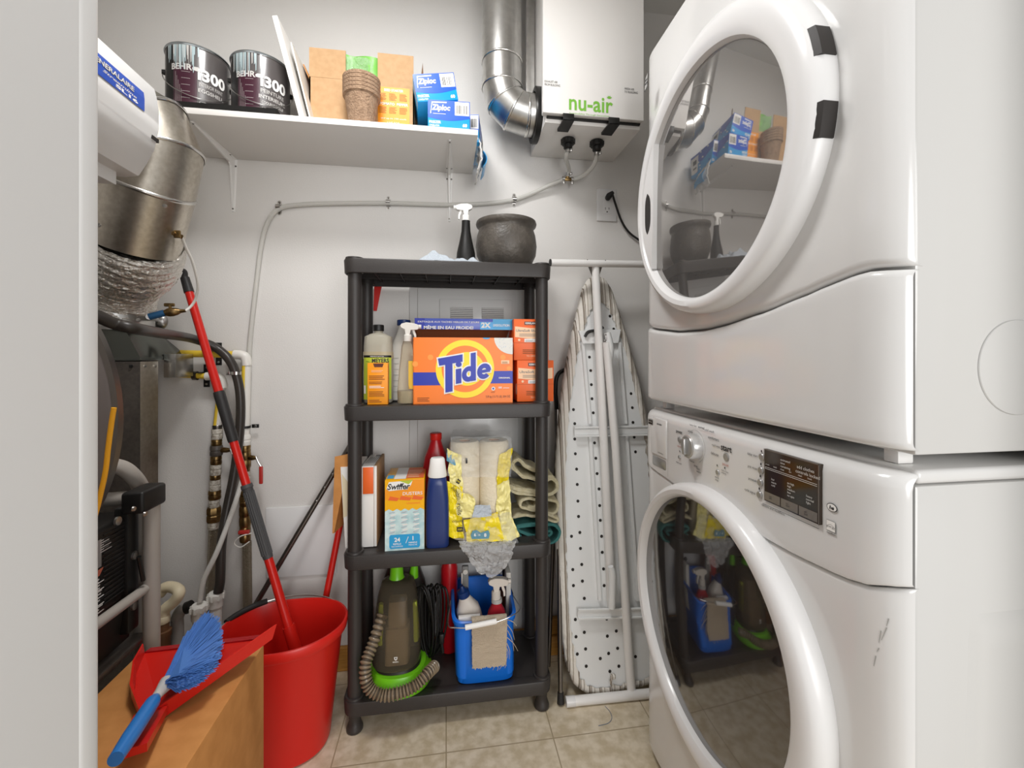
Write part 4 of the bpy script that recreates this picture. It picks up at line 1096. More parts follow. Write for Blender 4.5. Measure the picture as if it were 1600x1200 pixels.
# black hose
YH = 1.53
bh = MB(M['black_hose']).tube([P(120, 484, 1.05), P(150, 493, 1.07), P(180, 506, 1.10), P(215, 514, 1.13), P(260, 522, 1.30), P(300, 529, 1.48), P(335, 542, YH), P(358, 562, YH), P(371, 592, YH), P(376, 630, YH), P(374, 680, YH), P(366, 740, YH-.01), P(354, 800, YH-.03), P(346, 850, YH-.05), P(344, 905, YH-.06), P(341, 925, YH-.06)], [.0135]*15+[.0135], n=14, k=6)
bh.build('black_hose', smooth=60, label='thick black rubber hose running from the left edge over the pipes and down', cat='hose', loc=P(150, 493, 1.07))

# gas/water pipes
def pipe_run(name, label, pts, r, runs):
    r_ = thing(name, pts[0], label, 'pipe')
    return r_
YP = 1.565
g1 = thing('yellow_pipe', P(330, 552, YP), 'yellow and white water pipe on the right, with the upper bend', 'pipe', 'yellow and white water pipes')
MB(M['pipe_yellow']).tube([P(262, 552, YP), P(367, 554, YP)], .0115, n=16, smooth=False).build('horizontal_pipe', g1)
MB(M['pipe_white']).tube([P(366, 554, YP), P(376, 554.5, YP), P(383, 558, YP), P(385.5, 566, YP), P(386, 571, YP)], .0155, n=18).build('elbow', g1)
def vpipe(mb, px0, py0, px1, py1, r, m, m2=None, off=0):
    a, b_ = P(px0, py0, YP), P(px1, py1, YP)
    mb.tube([a, b_], r, n=16, m=m, smooth=False)
    if m2: mb.tube([a+Vector((-.0045, -.0045, 0)), b_+Vector((-.0045, -.0045, 0))], r*.72, n=12, m=m2, smooth=False)
v = MB(); vpipe(v, 386, 569, 383.5, 683, .0125, M['pipe_white'], M['pipe_yellow']); v.build('vertical_pipe', g1)
def stack(root, pxt, segs, pxb=None):
    """fittings down a pipe: (py0, py1, r, material)"""
    n = 0
    for (a, b_, r, mk_, nm) in segs:
        xx = pxt if pxb is None else pxt+(pxb-pxt)*((a-segs[0][0])/(segs[-1][1]-segs[0][0]))
        p, q_ = P(xx, a, YP), P(xx, b_, YP)
        h = p.z-q_.z
        pf = [(r*.9, q_.z), (r, q_.z+h*.12), (r, q_.z+h*.42), (r*.93, q_.z+h*.46), (r*.93, q_.z+h*.54), (r, q_.z+h*.58), (r, q_.z+h*.88), (r*.9, q_.z+h)]
        MB(M[mk_]).lathe(pf, (p.x, YP, 0), n=20 if mk_ != 'brass' else 8 if r > .019 else 20).build(nm, root)
stack(g1, 383, [(679, 696, .0165, 'pipe_white', 'coupling'), (695, 707, .0165, 'brass', 'nut'), (706, 731, .0175, 'brass', 'valve_body'), (730, 737, .0145, 'brass', 'nut'), (736, 752, .0155, 'tape_white', 'thread_tape'), (751, 765, .0145, 'tape_white', 'thread_tape'), (764, 776, .0145, 'brass', 'nut'), (775, 790, .0165, 'brass', 'union_nut'), (790, 823, .0175, 'brass', 'union_nut'), (822, 846, .0165, 'brass', 'nut')])
def braid(root, pxa, pya, pxb, pyb, name='braided_hose'):
    a, b_ = P(pxa, pya, YP), P(pxb, pyb, YP); k = MB(M['braided'])
    k.tube([a, b_], .0125, n=16, smooth=False)
    for s_ in range(7): an = 2*PI*s_/7; o = Vector((math.cos(an)*.0115, math.sin(an)*.0115, 0)); k.tube([a+o, b_+o], .0026, n=6, smooth=False)
    k.build(name, root)
braid(g1, 386, 846, 388, 1010)
# red lever valves
def lever(root, c, flip=1, m='valve_red'):
    MB(M['brass']).tube([c, c+Vector((.022*flip, -.012, .001)), c+Vector((.032*flip, -.014, .001))], [.009, .008, .005], n=10, smooth=False).build('valve_stem', root)
    e = c+Vector((.032*flip, -.016, 0)); MB(M['steel']).tube([e+Vector((0, 0, .006)), e+Vector((.008*flip, -.002, -.012)), e+Vector((.016*flip, -.002, -.026))], .003, n=8).build('lever', root)
    MB(M[m]).box(e.x+.016*flip-.006, e.x+.016*flip+.006, e.y-.005, e.y+.002, e.z-.085, e.z-.026, bev=.004, seg=3).build('lever_grip', root)
lever(g1, P(387, 715, YP))
rb = P(388, 831, YP-.02); MB(M['valve_red']).box(rb.x-.030, rb.x+.004, rb.y-.006, rb.y+.006, rb.z-.006, rb.z+.006, bev=.003).build('red_tap', g1)
MB(M['pipe_white']).tube([rb+Vector((.01, 0, -.005)), rb+Vector((-.02, -.01, -.010)), rb+Vector((-.038, -.01, -.030)), rb+Vector((-.02, -.01, -.045)), rb+Vector((.006, -.006, -.030))], .0018, n=8).build('cable_tie', g1)
g2 = thing('yellow_pipe', P(300, 588, YP), 'yellow and white water pipe on the left, lower bend, wrapped in white thread tape', 'pipe', 'yellow and white water pipes')
MB(M['pipe_yellow']).tube([P(262, 584, YP), P(325, 588, YP)], .0095, n=16, smooth=False).build('horizontal_pipe', g2)
p = P(305, 587, YP); MB(M['steel_dark']).tube([p+Vector((-.006, 0, 0)), p+Vector((.007, 0, 0))], .0145, n=18, smooth=False).build('pipe_collar', g2)
MB(M['pipe_white']).tube([P(322, 588, YP), P(335, 588, YP), P(345, 592, YP), P(348, 600, YP), P(348, 606, YP)], .0135, n=18).build('elbow', g2)
v = MB(); vpipe(v, 347, 603, 340, 668, .010, M['pipe_white'], M['pipe_yellow']); v.build('vertical_pipe', g2)
stack(g2, 339.5, [(664, 672, .0145, 'steel_dark', 'nut'), (670, 686, .0165, 'tape_white', 'thread_tape'), (686, 696, .0155, 'brass', 'nut'), (696, 712, .0185, 'cabinet_dark', 'valve_body'), (712, 726, .0165, 'brass', 'nut'), (725, 742, .0165, 'tape_white', 'thread_tape'), (741, 750, .0155, 'brass', 'nut'), (749, 766, .0165, 'tape_white', 'thread_tape'), (766, 780, .0185, 'brass', 'union_nut'), (780, 793, .0155, 'tape_white', 'thread_tape'), (792, 815, .0215, 'brass', 'union_nut'), (815, 826, .017, 'tape_white', 'thread_tape')], 333)
lever(g2, P(347, 703, YP))
braid(g2, 334, 822, 328, 960)
cl = MB(M['black']); 
for (px, py) in ((343, 540), (343, 563), (323, 575), (323, 597)):
    p = P(px, py, YW-.004); cl.box(p.x-.008, p.x+.008, p.y-.003, p.y+.003, p.z-.016, p.z+.012, bev=.002)
cl2 = MB(M['black'])
def hanger(px, py, label):
    p = P(px, py, YW-.003); r = thing('pipe_hanger', p, label, 'pipe hanger', 'black pipe hangers')
    MB(M['black']).box(p.x-.009, p.x+.009, p.y-.002, p.y+.002, p.z-.038, p.z+.038, bev=.001).build('wall_plate', r)
    MB(M['black']).box(p.x-.007, p.x+.007, YP-.018, p.y-.0025, p.z+.010, p.z+.013).build('arm', r)
    for s_ in (-1, 1): MB(M['steel']).lathe([(.004, 0), (.003, -.002), (.0001, -.0025)], p+Vector((0, -.002, s_*.028)), 'Y', n=10).build('screw', r)
hanger(342, 553, 'black pipe hanger plate behind the upper yellow pipe'); hanger(323, 587, 'black pipe hanger plate behind the lower yellow pipe')
p = P(384, 667, YP); r = thing('pipe_strap', p, 'black strap bracket fixing the right vertical pipe to the wall', 'pipe strap')
MB(M['black']).lathe([(.0132, -.004), (.0150, -.004), (.0150, .004), (.0132, .004)], p, 'Z', n=24, caps=False).build('band', r)
q_ = P(404, 666, YW-.004); MB(M['black']).box(p.x+.013, q_.x+.008, YP+.012, YP+.016, p.z-.006, p.z+.006, bev=.001).build('tab', r)
MB(M['steel']).lathe([(.0045, 0), (.003, -.003), (.0001, -.003)], Vector((q_.x-.002, YP+.012, p.z)), 'Y', n=10).build('screw', r)
p = P(369, 583, YH); r = thing('hose_band', p, 'steel worm clamp around the black hose beside the right vertical pipe', 'clamp')
MB(M['steel']).lathe([(.0138, -.005), (.0155, -.005), (.0155, .005), (.0138, .005)], p, 'Z', n=24, caps=False).build('band', r)
MB(M['steel']).box(p.x-.024, p.x-.012, p.y-.016, p.y-.004, p.z-.006, p.z+.006, bev=.002).build('screw_housing', r)

# PVC stubs from the floor
def pvc(name, label, cat, build): 
    r = thing(name, (0, 0, 0), label, cat); build(r); return r
def b1(r):
    Y = 1.40
    MB(M['pipe_cream']).tube([P(249, 928, Y+.03), P(258, 918, Y+.03), P(272, 918, Y+.02), P(280, 926, Y), P(272, 940, Y), P(258, 952, Y), P(254, 966, Y)], .0155, n=18).build('trap_bend', r)
    p = P(254, 966, Y); MB(M['pipe_cream']).lathe([(.0175, p.z-.012), (.0185, p.z-.010), (.0185, p.z+.004), (.0165, p.z+.008)], (p.x, Y, 0), n=24).build('coupling', r)
    MB(M['pipe_brown']).lathe([(.019, 0), (.019, p.z-.055), (.022, p.z-.050), (.022, p.z-.035), (.0165, p.z-.033), (.0165, p.z-.012)], (p.x, Y, 0), n=24).build('lower_pipe', r)
pvc('drain_trap', 'cream plastic trap pipe bent over a brown pipe beside the grey tube frame', 'pipe', b1)
def b2(r):
    Y = 1.45; p = P(277, 985, Y)
    MB(M['pipe_grey']).tube([(p.x, Y, 0), (p.x, Y, p.z), P(277, 966, Y), P(284, 953, Y), P(295, 949, Y)], .0165, n=18).build('bend', r)
    MB(M['black']).tube([P(291, 950, Y), P(299, 947, Y)], .0175, n=18, smooth=False).build('rubber_end', r)
pvc('grey_drain_elbow', 'grey plastic drain elbow between the cream trap and the white pipe', 'pipe', b2)
def b3(px, top, Y, jars):
    def f(r):
        p = P(px, top, Y)
        MB(M['pipe_white']).lathe([(.0165, 0), (.0165, p.z-.045), (.020, p.z-.044), (.0205, p.z-.024), (.0215, p.z-.022), (.0215, p.z-.004), (.0185, p.z), (.016, p.z)], (p.x, Y, 0), n=28).build('pipe', r)
        k = MB(M['pipe_white'])
        for i in range(8): a = i*PI/4; k.box(p.x+.0215*math.cos(a)-.003, p.x+.0215*math.cos(a)+.003, Y+.0215*math.sin(a)-.003, Y+.0215*math.sin(a)+.003, p.z-.020, p.z-.005)
        k.build('cap_ribs', r)
    return f
pvc('white_standpipe', 'white plastic pipe end with the clear tube going into it', 'pipe', b3(311, 944, 1.44, 0))
pvc('white_standpipe', 'white plastic pipe end with the black hose going into it', 'pipe', b3(337, 925, 1.475, 0))

# ------------------------------------------------------------------ tube framed machine
mc = thing('portable_machine', (-.8, .75, 0), 'black machine with printed labels in a grey tube frame, under the dark round disc', 'machine')
XM = -.625
MB(M['machine_black']).box(-1.05, XM, .70, 1.0, .62, .785, bev=.012, seg=3).build('housing', mc)
rb_ = MB(M['machine_black'])
for i in range(16):
    z = .640+.0085*i; rb_.box(XM-.001, XM+.0022, .905, .957, z, z+.0035, bev=.001)
rb_.build('cooling_ribs', mc)
MB(M['black']).loft([[(-1.04, .46, .53), (XM-.012, .46, .53), (XM-.012, .99, .53), (-1.04, .99, .53)], [(-1.05, .45, .619), (XM, .45, .619), (XM, 1.0, .619), (-1.05, 1.0, .619)]]).build('lower_body', mc)
MB(M['cabinet_dark']).box(-1.12, XM+.004, .38, 1.02, .506, .520, bev=.004).build('base_plate', mc)
F = lambda u, v, n: Vector((XM+.0008+n, u, v)); pr = MB(); q = Print(pr, F)
q.rect(.80, .715, .900, .765, 'control_grey', 1); q.poly([(.80, .708), (.905, .712), (.895, .700), (.80, .690)], 'text_red', 2)
q.lines(.897, .740, .926, .765, 6, 'text_grey', h=.4)
q.lines(.80, .632, .904, .698, 12, 'text_grey', h=.5, jag=.15)
for i in range(5): q.rect(.80, .633+.0135*i, .905, .6345+.0135*i, 'paper_white', 3)
pr.build('label', mc, smooth=0, fix=False)
MB(M['black']).box(XM-.02, XM+.006, .960, .992, .55, .80, bev=.004).build('side_bracket', mc)
for (y, z) in ((.976, .70), (.974, .600), (.93, .786)): MB(M['steel']).lathe([(.0085, 0), (.008, .004), (.0001, .005)], (XM+.006, y, z), 'X', n=16).build('bolt', mc)
fr = MB(M['tube_grey'])
v0 = PX(237, 900, -.60); Yv = v0.y
fr.tube([(-.60, Yv, 0), (-.60, Yv, .80)], .0145, n=20, smooth=False)
fr.tube([(-.640, 1.035, 0), (-.640, 1.035, .74), PX(222, 770, -.640), PX(206, 742, -.64), PX(178, 728, -.66), PX(120, 735, -.70)], .0145, n=20)
h0, h1 = PX(232, 916, -.605), PX(150, 976, -.605)
fr.tube([h0, h1+(h1-h0)*.6], .0095, n=16, smooth=False)
fr.tube([(-1.1, Yv, 0), (-1.1, Yv, .80), (-.60, Yv, .81)], .0145, n=16, smooth=False); fr.build('tube_frame', mc, smooth=60)
cl_ = MB(M['black']); c0 = PX(222, 800, -.60)
cl_.box(-.622, -.582, Yv-.055, Yv+.018, .792, .835, bev=.006, seg=3); CL = cl_.build('frame_bracket', mc)
for (px, py) in ((209, 795), (227, 803)): p = PX(px, py, -.581); MB(M['steel']).lathe([(.005, 0), (.004, .003), (.0001, .003)], (-.582, p.y, p.z), 'X', n=12).build('rivet', CL)
MB(M['black']).tube([PX(217, 870, -.60), PX(224, 907, -.60)], .004, n=8, smooth=False).build('link_bar', mc)
# round lid
lz = thing('round_disc', (-.72, .66, .80), 'big dark glossy disc with a yellow cord along its rim beside the left door frame', 'disc')
LY = .66
e0 = P(187, 655, LY); Rl = .285; cc = Vector((e0.x-Rl-.006, LY, e0.z))
MB(M['lid_dark']).lathe([(.0001, -.030), (Rl*.5, -.026), (Rl*.82, -.012), (Rl*.97, 0), (Rl, .006), (Rl*.99, .012), (Rl*.95, .012)], cc, 'Y', n=96, caps=False).build('shell', lz, smooth=60)
MB(M['steel_dark']).lathe([(Rl*.985, .002), (Rl*1.006, .004), (Rl*1.006, .014), (Rl*.985, .014)], cc, 'Y', n=96, caps=False).build('rim', lz)
pts = [P(px, py, LY-.022) for px, py in ((178, 637), (174, 662), (169, 700), (165, 735), (158, 768), (150, 800), (138, 838), (122, 872))]
MB(M['cord_yellow']).tube(pts, .0030, n=10).build('yellow_cord', lz)

# ------------------------------------------------------------------ big cardboard box, dustpan, hand brush
cb = thing('cardboard_carton', (-.49, .73, 0), 'tall brown cardboard carton at the lower left with the red dustpan on it', 'box')
CX0, CX1, CY0, CY1, CZ = -.607, -.372, .40, .965, .505
MB(M['card']).box(CX0, CX1, CY0, CY1, 0, CZ, bev=.002).build('carton', cb)
MB(M['card_in']).box(CX0+.001, CX1-.001, .683, .6845, CZ-.001, CZ+.0006).build('flap_seam', cb)
# dustpan: floor quad + side walls
dpn = thing('dustpan', (-.5, .8, CZ), 'bright red plastic dustpan lying on the cardboard carton under the blue brush', 'dustpan')
A_ = PZ(222, 1009, .560); B_ = PZ(428, 985, .575); C_ = PZ(248, 1108, .535); D_ = PZ(212, 1075, .535)
A_ = PZ(224, 1010, .545); B_ = PZ(429, 986, .560); D_ = PZ(207, 1078, .530); E_ = PZ(222, 1122, .520); C_ = PZ(250, 1112, .520)
fl_ = MB(M['red'])
out = [A_, (A_*.5+D_*.5)+Vector((-.006, 0, 0)), D_, E_, C_, (C_*.5+B_*.5), B_]
cen_ = sum(out, Vector())/len(out)
low = [p+(cen_-p)*.05-Vector((0, 0, .011)) for p in out]
fl_.loft([low, [p-Vector((0, 0, .0025)) for p in low]]) 
PAN = fl_.build('pan_floor', dpn, smooth=0)
wl = MB(M['red'])
for i in range(len(out)-1):
    a, b_ = out[i], out[i+1]; a2, b2_ = low[i], low[i+1]
    up = Vector((0, 0, .012 if i not in (0,) else .004)); up2 = Vector((0, 0, .012))
    wl.loft([[a2, a+up, a+up+(a-cen_).normalized()*.004, a2+(a-cen_).normalized()*.004-Vector((0, 0, .003))], [b2_, b_+up2, b_+up2+(b_-cen_).normalized()*.004, b2_+(b_-cen_).normalized()*.004-Vector((0, 0, .003))]])
wl.build('side_wall', dpn, smooth=30)
lp = MB(M['red_dark']); lp.loft([[low[0], low[0]+Vector((0, 0, .003)), low[0]+Vector((.003, .012, .003)), low[0]+Vector((.003, .012, 0))], [low[-1], low[-1]+Vector((0, 0, .003)), low[-1]+Vector((.003, .012, .003)), low[-1]+Vector((.003, .012, 0))]]); lp.build('lip', dpn, smooth=0)
hA, hB = (E_+C_)/2, PZ(205, 1180, .535)
dv = (hB-hA).normalized(); sd = dv.cross(Vector((0, 0, 1)))
MB(M['red']).loft([[hA-sd*.022+Vector((0, 0, -.004)), hA+sd*.022+Vector((0, 0, -.004)), hA+sd*.022+Vector((0, 0, .008)), hA-sd*.022+Vector((0, 0, .008))], [hB-sd*.018+Vector((0, 0, -.002)), hB+sd*.018+Vector((0, 0, -.002)), hB+sd*.018+Vector((0, 0, .010)), hB-sd*.018+Vector((0, 0, .010))]]).build('handle', dpn)
# hand brush
hbz = .548
hbr = thing('hand_brush', PZ(250, 1080, hbz), 'blue bristled hand brush with a blue handle lying in the red dustpan', 'brush')
nk = PZ(257, 1072, hbz+.004); bs = MB(M['bristle_blue']); rnd = random.Random(5)
tips = [(292, 1006), (310, 982), (325, 968), (338, 974), (346, 988), (347, 1008), (342, 1030), (333, 1045), (318, 1058), (300, 1066), (278, 1074)]
tp = [PZ(px, py, hbz+.012) for px, py in tips]
for i in range(1500):
    t_ = rnd.random()*(len(tp)-1); j = int(t_); e_ = tp[j]+(tp[j+1]-tp[j])*(t_-j)
    k = .90+.12*rnd.random(); hz = (rnd.random()-.35)*.030
    st_ = nk+Vector((rnd.uniform(-.006, .006), rnd.uniform(-.006, .006), rnd.uniform(-.004, .006)))
    e_ = nk+(e_-nk)*k+Vector((rnd.uniform(-.003, .003), rnd.uniform(-.003, .003), hz))
    mid = (st_+e_)/2+Vector((0, 0, .004))
    d = (e_-st_).normalized(); s1 = d.cross(Vector((0, 0, 1))).normalized()*.0008; s2_ = Vector((0, 0, .0008))
    bs._a([st_+s1, st_-s1, st_+s2_, mid+s1, mid-s1, mid+s2_, e_+s1*.9, e_-s1*.9, e_+s2_*.9], [(0, 1, 4, 3), (1, 2, 5, 4), (2, 0, 3, 5), (3, 4, 7, 6), (4, 5, 8, 7), (5, 3, 6, 8), (6, 7, 8)])
core = MB(M['bristle_blue'])
core.loft([[nk+Vector((0, 0, .006))]*1+[nk+Vector((0, .001, -.004))]] if False else [[nk+(p-nk)*.93+Vector((0, 0, .010)) for p in tp]+[nk+Vector((0, 0, .005))], [nk+(p-nk)*.93-Vector((0, 0, .002)) for p in tp]+[nk-Vector((0, 0, .003))]])
bs.v += core.v; o_ = len(bs.v)-len(core.v); bs.f += [tuple(i+o_ for i in f) for f in core.f]; bs.m += core.m
bs.build('bristles', hbr, smooth=0, fix=False)
h1_ = PZ(243, 1090, hbz+.006); h2_ = PZ(204, 1150, hbz+.016)
MB(M['clear_tube']).tube([nk+(nk-h1_)*.3, (nk+h1_)/2, h1_], [.012, .008, .0065], n=14).build('ferrule', hbr)
MB(M['blue_handle']).tube([h1_, h1_+(h2_-h1_)*.15, (h1_+h2_)/2, h2_, h2_+(h2_-h1_)*.5], [.0065, .0105, .011, .011, .009], n=16).build('handle', hbr)

# ------------------------------------------------------------------ bucket, mop, poles
bk = thing('mop_bucket', (-.467, 1.335, 0), 'large red oval mop bucket on the floor left of the black rack', 'bucket')
bcx, bcy, brx, bry, bz = -.462, 1.325, .168, .135, .335
def oval(s, z, g=1., e=.85):
    o = []
    for i in range(64):
        a = 2*PI*i/64; c, s_ = math.cos(a), math.sin(a)
        x_ = brx*s*g*math.copysign(abs(c)**e, c); y_ = bry*s*g*math.copysign(abs(s_)**e, s_)
        sp_ = math.exp(-((a if a < PI else a-2*PI)/.42)**2)*.010*max(0, (z/bz-.8)*5)
        o.append((bcx+x_+sp_, bcy+y_, z+(.004*max(0, c)*(z/bz)**3)))
    return o
q = MB(M['red_bucket'])
q.loft([oval(.72, .001), oval(.76, .006), oval(.93, bz-.030), oval(.935, bz-.028), oval(.985, bz-.028), oval(1., bz-.024), oval(1.0, bz-.004), oval(.985, bz), oval(.955, bz), oval(.94, bz-.006), oval(.90, bz-.05), oval(.74, .010)], caps=False)
q._a(oval(.74, .010), [tuple(range(64))]); q.build('tub', bk, smooth=40)
pts = []
for i in range(33):
    t_ = i/32; a = PI-.10-t_*(PI-.4); pts.append((bcx+(brx+.003)*math.cos(a), bcy+(bry+.006)*abs(math.sin(a))+.0, bz-.006+.012*math.sin(t_*PI)))
MB(M['steel']).tube(pts, .0022, n=8, smooth=False).build('bail', bk)
MB(M['black_rubber']).tube(pts[2:12], .0085, n=12, smooth=False).build('bail_grip', bk)
mp = thing('mop_pole', P(440, 930, 1.33), 'red telescoping pole with black grips standing in the red bucket', 'pole')
top_, bot_ = P(287, 428, 1.46), P(462, 1016, 1.345)
bot2 = bot_+(bot_-top_).normalized()*.0
def on(py):
    k = (py-428)/(1016-428)
    # perspective-correct position on the straight pole
    lo, hi = 0., 1.
    for _ in range(40):
        m__ = (lo+hi)/2; c = top_+(bot_-top_)*m__
        b_ = CT*1.0; t__ = c.y*CT+c.x*ST; yy = HZ-(c.z-CAMZ)*FPX/t__
        if yy < py: lo = m__
        else: hi = m__
    return top_+(bot_-top_)*lo
for (a, b_, r, mk_, nm) in ((456, 618, .0115, 'red', 'upper_tube'), (755-68, 760, .0115, 'red', 'middle_tube'), (870, 982, .012, 'red', 'lower_tube'), (978, 1030, .0165, 'red', 'socket')):
    c0_, c1_ = on(a), on(min(b_, 1016))
    if b_ > 1016: c1_ = bot_+(bot_-top_).normalized()*.05
    MB(M[mk_]).tube([c0_, c1_], [r, r*1.05], n=20, smooth=False).build(nm, mp)
MB(M['grip_black']).tube([on(457), on(434)], [.0135, .012], n=20, smooth=False).build('end_cap', mp)
hp = on(432); MB(M['grip_black']).tube([hp-Vector((0, 0, .004)), hp+Vector((.002, 0, .012)), hp+Vector((-.006, 0, .020)), hp+Vector((-.016, 0, .012)), hp+Vector((-.014, 0, .004))], [.009, .0065, .0055, .005, .003], n=10).build('hook', mp)
MB(M['grip_black']).tube([on(612), on(617), on(686), on(690)], [.0145, .0155, .0145, .0135], n=20, smooth=False).build('middle_grip', mp)
gr = MB(M['grip_grey']); a_, b_ = on(757), on(872); gr.tube([a_, on(762), on(764), on(868), b_], [.0155, .0165, .014, .014, .013], n=20, smooth=False)
d = (b_-a_).normalized(); nx_ = d.cross(Vector((0, 1, 0))).normalized(); ny_ = d.cross(nx_)
for i in range(16):
    o_ = (nx_*math.cos(2*PI*i/16)+ny_*math.sin(2*PI*i/16))*.014; gr.tube([on(768)+o_, on(866)+o_], .0016, n=5, smooth=False)
gr.build('ribbed_grip', mp)
# second red pole, behind the rack
r2 = thing('red_broom_pole', P(512, 930, 1.52), 'short thin red pole leaning behind the lower left post of the black rack', 'pole')
pa, pb = P(546, 745, 1.583), P(507, 945, 1.50)
MB(M['red']).tube([pa, pb], .0105, n=16, smooth=False).build('pole', r2)
dd = (pb-pa).normalized(); 
pf = pb+dd*((pb.z-.012)/(-dd.z)); MB(M['red_dark']).tube([pb, pf], .0115, n=16, smooth=False).build('lower_sleeve', r2)
r3 = thing('metal_pole', P(450, 860, 1.55), 'thin grey metal pole slanting across the wall behind the red bucket', 'pole')
pa, pb = P(566, 664, 1.585), P(408, 930, 1.51); dd = (pb-pa).normalized(); pf = pb+dd*((pb.z-.01)/(-dd.z))
MB(M['steel_dark']).tube([pa, pf], .0085, n=14, smooth=False).build('tube', r3)
pt_ = pa+(pb-pa)*.36
k = MB(M['steel'])
for i in range(3): c = pa+(pb-pa)*(.30+.08*i)+Vector((-.002, -.0085, 0)); k.lathe([(.0022, 0), (.0001, -.001)], c, 'Y', n=8)
k.build('height_holes', r3)

k = MB(M['red']); k.prism([(586, 425), (599, 425), (596, 450), (589, 486), (584, 486)], lambda u, v, d: P(u, v, 1.5985)-Vector((0, d, 0)), 0, .006)
k.build('red_strip', smooth=20, label='small red plastic strip on the wall behind the left rear post of the rack', cat='strip', loc=P(590, 450, 1.5985))
# ------------------------------------------------------------------ black rack
TX0, TX1, TY0, TY1 = -.297, .325, 1.305, 1.566
TZ = [.100, .523, .954, 1.383]; RIM = .043
PXs = (-.266, .296); PYs = (1.336, 1.536)
rk = thing('shelving_rack', (.014, 1.436, 0), 'black plastic four tier shelving rack with round posts against the back wall', 'shelving rack')
def rrect(x0, x1, y0, y1, r, z, n=7):
    o = []
    for (cx, cy, a0) in ((x1-r, y1-r, 0), (x0+r, y1-r, PI/2), (x0+r, y0+r, PI), (x1-r, y0+r, 1.5*PI)):
        for i in range(n+1): a = a0+PI/2*i/n; o.append((cx+r*math.cos(a), cy+r*math.sin(a), z))
    return o
def tier(z):
    b = MB(M['stand_plastic'])
    R_ = lambda g, r, zz: rrect(TX0+g, TX1-g, TY0+g, TY1-g, r, zz)
    b.loft([R_(.004, .032, z-.008), R_(.007, .030, z-RIM+.001), R_(.004, .032, z-RIM), R_(0.002, .034, z-RIM+.002), R_(0, .036, z-.004), R_(.0015, .035, z-.001), R_(.004, .032, z), R_(.030, .02, z), R_(.033, .02, z-.002)], caps=False)
    t_ = R_(.033, .02, z-.002); b._a(t_, [tuple(range(len(t_)))])
    u_ = R_(.004, .032, z-.008); b._a(u_, [tuple(range(len(u_)))])
    for i in range(1, 8): x = TX0+(TX1-TX0)*i/8; b.box(x-.001, x+.001, TY0+.006, TY1-.006, z-.028, z-.008)
    for i in range(1, 4): y = TY0+(TY1-TY0)*i/4; b.box(TX0+.006, TX1-.006, y-.001, y+.001, z-.028, z-.0082)
    for x in PXs:
        for y in PYs: b.lathe([(.0205, z+.0005), (.0265, z+.0005), (.0255, z+.005), (.0205, z+.006)], (x, y, 0), n=28, caps=False); b.lathe([(.022, z-.008), (.024, z-RIM+.004), (.0200, z-RIM+.004)], (x, y, 0), n=28, caps=False)
    b.build('shelf_tier', rk, smooth=35)
for z in TZ: tier(z)
for i in range(3):
    for y in PYs:
        for x in PXs:
            MB(M['stand_plastic']).lathe([(.0200, TZ[i]+.0005), (.0195, TZ[i+1]-RIM+.006)], (x, y, 0), n=28).build('post', rk, smooth=50)
for y in PYs:
    for x in PXs:
        MB(M['stand_plastic']).lathe([(.021, .0005), (.0235, .003), (.0235, .010), (.019, .022), (.0155, .034), (.017, .040), (.017, .060)], (x, y, 0), n=28).build('foot', rk, smooth=50)

def bottle(name, loc, rings, m, label, cat, n=40, group=None, tilt=None, parent=None, smooth=50):
    """rings: (z, rx, ry, e) above loc"""
    b = MB(M[m])
    if tilt: b.T = Matrix.Translation(loc) @ tilt @ Matrix.Translation(-Vector(loc))
    x, y, z = loc
    b.loft([[(px_, py_, z+r[0]) for px_, py_ in sq(x, y, r[1], r[2], n, r[3] if len(r) > 3 else 1.)] for r in rings])
    return b.build(name, parent, smooth=smooth, label=label, cat=cat, group=group, loc=None if parent else loc)

# --- top tier
z3 = TZ[3]+.0006
pc_ = P(791, 380, 1.425)
pot = MB(M['pot_dark']); pr_ = [(.062, 0), (.080, .010), (.097, .045), (.1005, .075), (.096, .110), (.090, .128), (.092, .136), (.098, .141), (.1, .148), (.098, .155), (.092, .157), (.086, .152), (.084, .130), (.088, .075), (.07, .015), (.0001, .012)]
pot.lathe([(r_, z3+h) for r_, h in pr_], (pc_.x, 1.425, 0), n=72)
pot.build('plant_pot', smooth=50, label='dark grey round ceramic pot standing on top of the black rack', cat='pot', loc=(pc_.x, 1.425, z3))
ps = P(728, 380, 1.40)
sb = thing('spray_bottle', (ps.x, 1.40, z3), 'black spray bottle with a white trigger nozzle on top of the black rack', 'spray bottle')
MB(M['black']).lathe([(.028, z3), (.031, z3+.004), (.0315, z3+.015), (.029, z3+.045), (.020, z3+.085), (.0145, z3+.115), (.0130, z3+.145), (.0135, z3+.148)], (ps.x, 1.40, 0), n=40).build('bottle', sb)
def trigger(root, c, s, m, d=-1, name='trigger_head'):
    """spray head at c, nozzle towards d*x"""
    b = MB(M[m]); x, y, z = c
    b.lathe([(.012*s, z), (.0125*s, z+.004*s), (.0125*s, z+.018*s), (.009*s, z+.022*s)], (x, y, 0), n=24)
    f = lambda u, v, dd: Vector((x+d*u*s, y+dd*s, z+v*s))
    b.prism([(-.006, .018), (.006, .018), (.010, .034), (.030, .036), (.034, .040), (.034, .050), (.018, .056), (-.004, .058), (-.018, .054), (-.022, .048), (-.020, .042), (-.009, .036)], f, -.009, .009, bev=.0015)
    b.build(name, root)
    t_ = MB(M[m]); t_.prism([(.014, .036), (.020, .036), (.026, .020), (.026, .006), (.021, .004), (.020, .016), (.015, .028)], f, -.004, .004, bev=.001); t_.build('trigger', root)
    k = MB(M[m]); k.tube([f(.033, .045, 0), f(.041, .045, 0)], [.007*s, .0065*s], n=12, smooth=False); k.build('nozzle', root)
